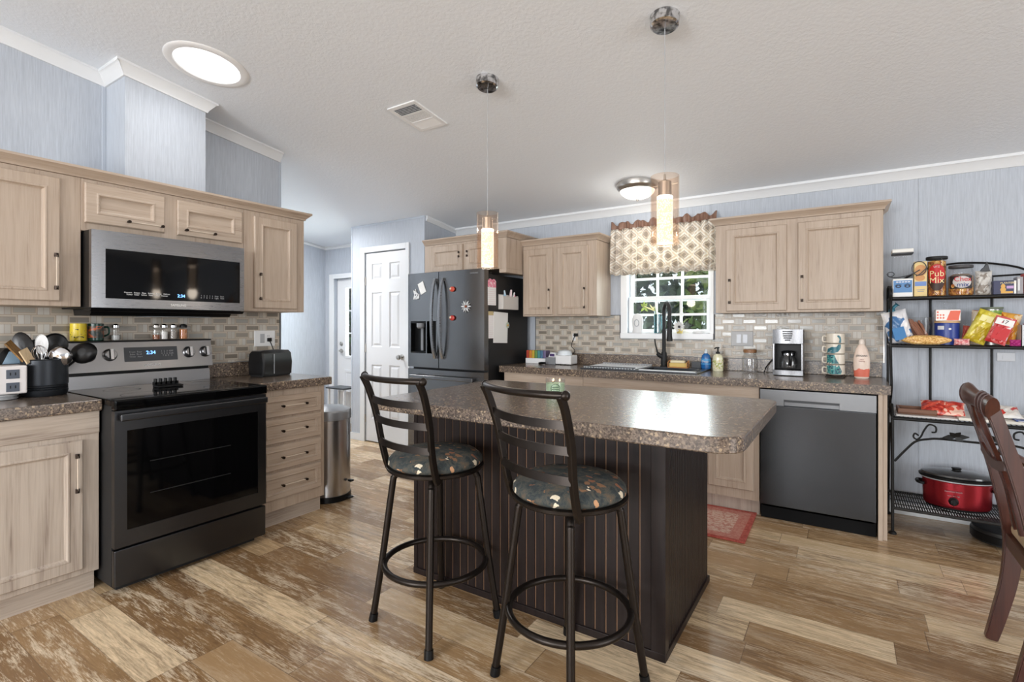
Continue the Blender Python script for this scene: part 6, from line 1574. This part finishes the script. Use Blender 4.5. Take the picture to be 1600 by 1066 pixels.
mb = MB(); mb.prism([(.690, 4.17, Z1 + .145), (.735, 4.17, Z1 + .145), (.730, 4.17, Z1 + .165), (.722, 4.17, Z1 + .205), (.712, 4.17, Z1 + .170), (.700, 4.17, Z1 + .165)], (0, .03, 0), .003); part('clip', mb, M['dark_grey'], t)
nav = mat('navy_carton', (34, 38, 78), .4)
t = boxthing('nut_box', 'navy nut snack box lying on the top shelf', 'box', .742, .842, 4.135, 4.235, Z1, Z1 + .082, nav)
part('white_edge', MB().box(.832, .842, 4.1335, 4.1348, Z1 + .003, Z1 + .080), M['paper'], t)
mb = MB(); mb.ball((.785, 4.1345, Z1 + .048), (.010, .001, .014), 14, 8); mb.ball((.785, 4.1345, Z1 + .028), (.013, .001, .014), 14, 8); mb.box(.775, .828, 4.1336, 4.1344, Z1 + .006, Z1 + .018); part('peanut_picture', mb, mat('peanut', (222, 170, 84), .5), t)
mb = MB(); mb.box(.800, .830, 4.1334, 4.1346, Z1 + .034, Z1 + .050); part('violet_band', mb, mat('violet', (196, 160, 206), .5), t)
text('lettering', 'PLANTERS', .0145, (.806, 4.1335, Z1 + .067), X_, Z_, cream_p, t)
t = boxthing('snack_box', 'silver upright snack box right of the navy box', 'box', .846, .874, 4.14, 4.22, Z1, Z1 + .102, mat('silver_carton', (150, 146, 150), .35))
part('side_print', MB().box(.849, .858, 4.1388, 4.1398, Z1 + .02, Z1 + .09), M['print_white'], t)
t = boxthing('cracker_box', 'red upright box at the right of the top shelf', 'box', .8765, .930, 4.135, 4.22, Z1, Z1 + .120, mat('red_carton', (206, 64, 50), .4))
part('front_print', MB().box(.884, .924, 4.1338, 4.1348, Z1 + .02, Z1 + .075), M['paper'], t)
# --- second shelf
bread = splat_mat('blue_white_bag', [(60, 110, 160), (226, 224, 226), (240, 236, 232), (206, 150, 130)], 9, .35)
t, mt = pouch('bread_bag', 'blue and white twisted bag at the left end of the middle shelf', 'bag', (.285, 4.170, Z2), .140, .205, .075, bread, R(12), 0, R(-14), seed=5, wrinkle=.006)
bagprint(t, mt, 'blue_print', -.045, .020, -.085, -.005, .0445, mat('bag_blue', (64, 124, 178), .35))
mb = MB(); mb.tube(smooth_path([(.250, 4.175, Z2 + .195), (.262, 4.17, Z2 + .235), (.285, 4.165, Z2 + .262)], 4), [.018] * 4 + [.010] * 4 + [.020], 10); part('twist', mb, mat('teal_twist', (44, 110, 130), .4), t)
# pretzel tub
tcx, tcy = .400, 4.235
t = thing('pretzel_tub', 'clear tub of brown pretzel rods on the middle shelf', 'tub', (tcx, tcy, Z2)); mb = MB(); mb.lathe([(.064, 0), (.067, .004), (.076, .170), (.078, .175), (.074, .172), (.065, .008), (.004, .004)], (tcx, tcy, Z2), 40, cap1=False); part('tub', mb, M['plastic_clear'], t)
pz = mat('pretzel_brown', (150, 98, 72), .5); rnd = random.Random(4)
for k in range(30):
    a = rnd.uniform(0, 2 * PI); rr = rnd.uniform(0, .045); x, y = tcx + rr * math.cos(a), tcy + rr * math.sin(a) * .8
    mb = MB(); tx = rnd.uniform(-.050, -.015); mb.tube([(min(max(x + .028, tcx - .05), tcx + .055), y, Z2 + .012 + rnd.uniform(0, .04)), (min(max(x + tx, tcx - .064), tcx + .06), y + rnd.uniform(-.010, .010), Z2 + .125 + rnd.uniform(0, .04))], .0062, 8)
    o = single('pretzel_rod', mb, pz, 'brown pretzel rod leaning in the clear tub', 'pretzel', 'pretzel rods in the tub')
# macaroni bag lying in front
pasta = splat_mat('macaroni', [(196, 140, 70), (224, 178, 104), (238, 202, 136), (212, 160, 86)], 110, .5, 1)
t, mt = pouch('pasta_bag', 'long clear bag of yellow macaroni lying on the middle shelf', 'bag', (.428, 4.140, Z2), .265, .060, .050, pasta, R(1), R(0), 0, seed=8, wrinkle=.004, rnd_=.35)
# nuts can and tissue pack
ccx, ccy = .541, 4.235
t = thing('nut_can', 'royal blue round can with tan lid under the tissue pack', 'can', (ccx, ccy, Z2))
mb = MB(); mb.lathe([(.060, 0), (.062, .002), (.062, .136), (.060, .138)], (ccx, ccy, Z2), 40); part('can', mb, mat('royal_blue', (34, 58, 138), .35), t)
mb = MB(); mb.lathe([(.0635, .1385), (.0640, .140), (.0640, .149), (.062, .151), (.003, .151)], (ccx, ccy, Z2), 36); part('lid', mb, mat('tan_lid', (206, 170, 130), .5), t)
A = ja(ccx, ccy); patch(t, 'label_print', ccx, ccy, .062, A - .5, .018, Z2 + .108, .012, M['print_white'], 'rect'); patch(t, 'label_print', ccx, ccy, .062, A + .25, .007, Z2 + .10, .006, M['paper'])
t = boxthing('tissue_pack', 'white and orange wrapped snack pack on the blue can', 'pack', .480, .600, 4.18, 4.27, Z2 + .1515, Z2 + .222, mat('pack_white', (236, 226, 220), .3))
mb = MB(); mb.prism([(.532, 4.1788, Z2 + .155), (.590, 4.1788, Z2 + .155), (.600, 4.1788, Z2 + .215), (.552, 4.1788, Z2 + .215)], (0, .001, 0)); part('orange_print', mb, mat('orange_red', (226, 92, 56), .4), t)
mb = MB()
for k in range(7): mb.ball((.490 + (k % 3) * .014, 4.1795, Z2 + .170 + (k // 3) * .018), (.005, .001, .006), 8, 5)
part('dot_print', mb, mat('coral_dot', (230, 120, 96), .4), t)
t, mt = pouch('clear_wrap', 'crinkled clear wrapper on the snack pack', 'wrapper', (.535, 4.215, Z2 + .2225), .11, .045, .05, M['plastic_clear'], 0, 0, R(8), seed=21, wrinkle=.007)
# small red pouch, zip bag, pink bag
t, mt = pouch('spice_pouch', 'small dark red packet right of the blue can', 'packet', (.624, 4.20, Z2), .030, .120, .02, mat('brick_red', (150, 62, 50), .4), 0, 0, R(6), seed=12)
t, mt = pouch('zip_bag', 'clear zip bag leaning on the yellow chip bag', 'bag', (.650, 4.255, Z2), .10, .150, .04, M['plastic_clear'], 0, R(-10), R(8), seed=14, wrinkle=.006)
t, mt = pouch('candy_bag', 'small bag of pink candy lying on the middle shelf front', 'bag', (.600, 4.145, Z2), .075, .040, .04, splat_mat('pink_candy', [(206, 90, 96), (236, 160, 160), (246, 200, 196), (220, 120, 130)], 60), 0, 0, 0, seed=15)
ylw = splat_mat('yellow_chip_bag', [(196, 170, 40), (224, 206, 70), (236, 222, 110), (206, 190, 60)], 14, .25)
t, mt = pouch('chip_bag', 'shiny yellow chip bag leaning right on the middle shelf', 'bag', (.700, 4.190, Z2), .105, .205, .055, ylw, R(-4), R(-6), R(24), seed=17, wrinkle=.006)
bagprint(t, mt, 'label_print', -.030, .028, .030, .068, .0325, mat('pale_lemon', (240, 232, 160), .4))
red = splat_mat('red_white_bag', [(196, 44, 48), (226, 110, 110), (236, 226, 226), (120, 170, 110)], 12, .3)
t, mt = pouch('treat_bag', 'red and white treat bag with black number print', 'bag', (.775, 4.140, Z2), .095, .165, .04, red, R(-3), R(-6), R(20), seed=19, wrinkle=.005)
bagprint(t, mt, 'white_print', -.040, .040, .030, .068, .0225, M['paper']); bagprint(t, mt, 'red_print', -.030, .038, -.060, .015, .0238, M['red_paint'])
o_ = mt @ Vector((0, -.0232, .049)); text('lettering', '17', .030, o_, (mt.to_3x3() @ X_), (mt.to_3x3() @ Z_), M['black'], t)
t, mt = pouch('cookie_bag', 'orange and cream cookie bag behind the red treat bag', 'bag', (.825, 4.225, Z2), .095, .190, .05, splat_mat('orange_cookie', [(226, 120, 40), (236, 170, 70), (240, 214, 170), (150, 90, 50)], 16, .3), R(4), R(-4), R(12), seed=23)
t = thing('coffee_can', 'green-topped tin can at the back of the middle shelf', 'can', (.765, 4.305, Z2))
mb = MB(); mb.lathe([(.050, 0), (.052, .002), (.052, .222), (.050, .224)], (.765, 4.305, Z2), 36); part('can', mb, mat('tin_grey', (150, 150, 146), .3, .7), t)
mb = MB(); mb.lathe([(.0535, .2245), (.054, .226), (.054, .236), (.003, .237)], (.765, 4.305, Z2), 36); part('lid', mb, mat('sage_lid', (120, 130, 110), .5), t)
patch(t, 'label_print', .765, 4.305, .052, ja(.765, 4.305) + .55, .035, Z2 + .150, .065, splat_mat('green_label', [(60, 130, 50), (130, 170, 60), (206, 206, 90), (40, 80, 40)], 20), 'rect')
t, mt = pouch('pretzel_bag', 'beige folded bag at the left of the green-topped can', 'bag', (.690, 4.285, Z2 + .0), .06, .215, .04, splat_mat('beige_bag', [(206, 186, 160), (222, 206, 184), (190, 120, 90), (226, 214, 200)], 10), 0, 0, R(5), seed=26)
t, mt = pouch('gum_bag', 'magenta candy packet at the shelf front under the red bag', 'packet', (.838, 4.135, Z2), .05, .038, .02, mat('magenta', (176, 40, 120), .35), 0, 0, 0, seed=28)
t = thing('storage_bin', 'frosted plastic bin at the right end of the middle shelf', 'bin', (.925, 4.2, Z2))
mb = MB(); x0, x1, y0_, y1_ = .862, .995, 4.125, 4.28
for b in ((x0, x0 + .003, y0_, y1_, Z2, Z2 + .125), (x1 - .003, x1, y0_, y1_, Z2, Z2 + .125), (x0, x1, y0_, y0_ + .003, Z2, Z2 + .125), (x0, x1, y1_ - .003, y1_, Z2, Z2 + .125), (x0, x1, y0_, y1_, Z2, Z2 + .003)): mb.box(*b)
part('bin', mb, mat('frosted_plastic', (206, 210, 212), .35), t)
mb = MB(); mb.ball((.93, 4.20, Z2 + .120), (.045, .05, .04), 16, 10); single('pink_ball', mb, mat('hot_pink', (216, 70, 96), .4), 'pink rounded item peeking out of the frosted bin', 'ball')
# --- counter-height shelf
wd_ = wood_mat('walnut_tray', 0, (120, 78, 52), (100, 62, 40), (70, 42, 28), .4)
t = thing('wooden_tray', 'small walnut tray at the left of the waist-high shelf', 'tray', (.385, 4.12, Z3 + .010))
mb = MB(); x0, x1, y0_, y1_ = .278, .470, 4.035, 4.20; zt = Z3 + .0105
for b in ((x0, x1, y0_, y1_, zt, zt + .008), (x0, x1, y0_, y0_ + .012, zt + .008, zt + .034), (x0, x1, y1_ - .012, y1_, zt + .008, zt + .034), (x0, x0 + .012, y0_ + .012, y1_ - .012, zt + .008, zt + .034), (x1 - .012, x1, y0_ + .012, y1_ - .012, zt + .008, zt + .034)): mb.box(*b, .002, 1)
part('tray', mb, wd_, t)
mb = MB(); mb.box(.266, .56, 3.985, 4.34, Z3 + .0005, Z3 + .0100, .003); single('placemat', mb, mat('grey_marble', (214, 210, 206), .4), 'pale grey board under the walnut tray on the rack', 'board')
redb = splat_mat('red_meat_bag', [(176, 44, 34), (216, 84, 64), (236, 190, 170), (200, 60, 48)], 16, .3)
t, mt = pouch('jerky_bag', 'red foil snack bag lying on the waist-high shelf', 'bag', (.505, 4.12, Z3 + .0105), .215, .14, .045, redb, R(-6), R(-62), R(0), seed=31, wrinkle=.005)
mb = MB(); mb.box(.565, .990, 4.00, 4.33, Z3 + .0005, Z3 + .0175, .003); single('cutting_board', mb, mat('cream_board', (226, 220, 208), .45), 'cream cutting board on the right of the waist-high shelf', 'board')
t, mt = pouch('snack_bag', 'white bag with red pictures lying right of the chair top', 'bag', (.775, 4.13, Z3 + .018), .17, .13, .035, splat_mat('white_red_bag', [(206, 60, 50), (236, 226, 216), (240, 236, 230), (200, 130, 60)], 12, .35), R(3), R(-66), 0, seed=33)
t = boxthing('magazine', 'dark blue magazine at the right front of the waist-high shelf', 'magazine', .815, .970, 4.01, 4.12, Z3 + .018, Z3 + .026, mat('magazine_blue', (52, 78, 140), .4)); part('spine_print', MB().box(.825, .90, 4.0090, 4.0099, Z3 + .0205, Z3 + .0235), M['print_white'], t)
# --- slow cooker on the bottom shelf
sc = Vector((.578, 4.165, Z4)); t = thing('slow_cooker', 'red oval slow cooker with black lid on the bottom shelf', 'slow cooker', sc)
redm = mat('metallic_red', (150, 36, 46), .26, .75); mb = MB(); EX, EY = 1.0, .70
mb.lathe([(.150, .014), (.158, .016), (.163, .030), (.168, .165), (.170, .172)], sc, 56, sx=EX, sy=EY); part('housing', mb, redm, t)
mb = MB(); mb.lathe([(.168, .1725), (.174, .174), (.174, .180), (.168, .181)], sc, 56, sx=EX, sy=EY); part('rim', mb, M['silver'], t)
mb = MB(); mb.lathe([(.170, .1815), (.184, .184), (.186, .196), (.176, .202)], sc, 56, sx=EX, sy=EY); part('crock', mb, M['black'], t)
mb = MB(); mb.lathe([(.176, .2025), (.172, .212), (.13, .222), (.07, .229), (.003, .231)], sc, 56, sx=EX, sy=EY); part('lid', mb, mat('smoked_lid', (50, 48, 48), .15, coat=.5), t)
mb = MB(); mb.lathe([(.022, .2295), (.020, .236), (.026, .240), (.022, .245), (.003, .246)], sc, 24); part('lid_knob', mb, M['black'], t)
for s in (-1, 1):
    mb = MB(); mb.tube(smooth_path([(sc.x + s * .160, sc.y - .04, sc.z + .135), (sc.x + s * .190, sc.y - .03, sc.z + .138), (sc.x + s * .190, sc.y + .03, sc.z + .138), (sc.x + s * .160, sc.y + .04, sc.z + .135)], 5), .010, 10); part('handle', mb, M['black'], t)
mb = MB(); mb.lathe([(.140, 0), (.150, .004), (.150, .0135)], sc, 48, sx=EX, sy=EY); part('base', mb, M['black'], t)
kp = Vector((sc.x - .030, sc.y - .1165, sc.z + .062)); mb = MB(); mb.lathe([(.024, 0), (.024, .006), (.018, .010), (.016, .022), (.003, .023)], kp, 24, -Y_); mb.obox(kp - Y_ * .024, (.004, .002, .017), (X_ + Z_ * .4).normalized(), Y_, Z_); part('dial', mb, M['black'], t)
text('lettering', 'hamilton beach', .0135, (sc.x - .030, sc.y - .1225, sc.z + .122), X_, Z_, M['print_grey'], t)
text('lettering', 'warm  low  high', .009, (sc.x - .030, sc.y - .1215, sc.z + .096), X_, Z_, M['print_grey'], t)
mb = MB(); mb.tube(smooth_path([(sc.x - .12, sc.y - .085, Z4 + .003), (sc.x - .06, sc.y - .13, Z4 + .003), (sc.x + .0, sc.y - .155, Z4 + .003), (sc.x + .08, sc.y - .15, Z4 + .003)], 5), .0035, 8); part('cord', mb, M['black'], t)
# robot vacuum under the rack
rv = (.815, 4.165, .006); t = thing('robot_vacuum', 'flat black round robot vacuum on the floor under the rack', 'robot vacuum', (rv[0], rv[1], 0))
mb = MB(); mb.lathe([(.150, .004), (.168, .010), (.170, .072), (.164, .082), (.150, .086), (.003, .087)], rv, 56); part('body', mb, mat('robot_black', (26, 26, 27), .45), t)
mb = MB(); mb.lathe([(.171, .018), (.174, .02), (.174, .060), (.171, .062)], rv, 56, cap0=False, cap1=False); part('bumper', mb, M['black'], t)
mb = MB(); mb.lathe([(.03, .0872), (.03, .090), (.003, .0905)], (rv[0] - .02, rv[1] - .02, rv[2]), 24); part('button', mb, M['dark_grey'], t)
mb = MB(); 
for s in (-1, 1): mb.cyl((rv[0] + s * .11 - .012, rv[1], .022), (rv[0] + s * .11 + .012, rv[1], .022), .022, seg=16)
part('wheel', mb, M['black'], t)

# wall bits by the rack
mb = MB(); mb.box(.81, .895, YW - .006, YW - .0005, 1.075, 1.13, .003); mb.box(.835, .84, YW - .0075, YW - .006, 1.09, 1.115)
single('wall_plate', mb, M['silver'], 'pale horizontal outlet plate on the wall behind the rack', 'outlet')

# ------------------------------------------------------------------ outside
struct('ground', MB().box(-45, 40, 4.7, 60, -.75, -.6), splat_mat('grass', [(52, 66, 34), (74, 88, 46), (98, 104, 62), (62, 78, 40)], .8, .9, 5, 0))
bark = wood_mat('bark', 2, (92, 80, 68), (72, 62, 52), (44, 38, 32), .9, .3, .5)
def leafm(name, a, b, c): return splat_mat(name, [a, b, c, b], 2.2, .6, 3, 0)
LM = [leafm('leaf_dark', (24, 40, 22), (40, 58, 30), (60, 78, 40)), leafm('leaf_mid', (36, 56, 28), (60, 84, 40), (96, 118, 60)), leafm('leaf_lime', (70, 96, 40), (112, 136, 62), (160, 170, 96))]
def tree(lab, x, y, h, r, m, n, seed, trunk=.16, low=.25, ls=.16):
    rnd = random.Random(seed); t = thing('tree', lab, 'tree', (x, y, -.6))
    mb = MB(); mb.tube(smooth_path([(x, y, -.6), (x + .1, y, h * .3), (x - .05, y + .1, h * .75)], 4), [trunk, trunk * .95, trunk * .9, trunk * .85, trunk * .8, trunk * .7, trunk * .6, trunk * .5, trunk * .4], 10)
    for k in range(6):
        a = rnd.uniform(0, 2 * PI); z = h * rnd.uniform(.3, .7); mb.tube([(x, y, z), (x + r * .6 * math.cos(a), y + r * .6 * math.sin(a), z + r * .5)], [trunk * .4, trunk * .12], 7)
    part('trunk', mb, bark, t)
    bm = bmesh.new(); cl = [(rnd.uniform(-.7, .7) * r, rnd.uniform(-.7, .7) * r, h * rnd.uniform(low, 1.0)) for _ in range(14)]
    for _ in range(n):
        c = rnd.choice(cl); q = Vector((rnd.gauss(0, 1), rnd.gauss(0, 1), rnd.gauss(0, .8))).normalized() * r * .55 * rnd.random() ** .4
        p = Vector((x + c[0], y + c[1], c[2])) + q; u = Vector((rnd.uniform(-1, 1), rnd.uniform(-1, 1), rnd.uniform(-1, 1))).normalized(); w = u.orthogonal().normalized(); s = ls * rnd.uniform(.6, 1.3)
        bm.faces.new([bm.verts.new(p - u * s), bm.verts.new(p + w * s * .45), bm.verts.new(p + u * s), bm.verts.new(p - w * s * .45)])
    mb = MB(); mb.bm.free(); mb.bm = bm; part('crown', mb, m, t, sharp=180)
tree('dark leafy tree behind the left panes of the sink window', -4.1, 9.8, 5.5, 1.7, LM[0], 2600, 1)
tree('dense dark tree in the middle of the sink window view', -4.2, 16.5, 8.5, 2.8, LM[0], 3000, 2, .22)
tree('bright lime bush tree at the right panes of the sink window', -1.50, 7.6, 2.4, .55, LM[2], 900, 3, .08, .15, .10)
tree('mid green tree behind the right side of the sink window', -.6, 12.8, 7.0, 1.8, LM[1], 2600, 4)
tree('tall green tree seen through the hall door lites', -11.6, 9.3, 6.5, 2.2, LM[1], 2200, 5)
tree('dark tree far behind the hall door', -18.2, 14.6, 9.0, 3.0, LM[0], 2200, 6)
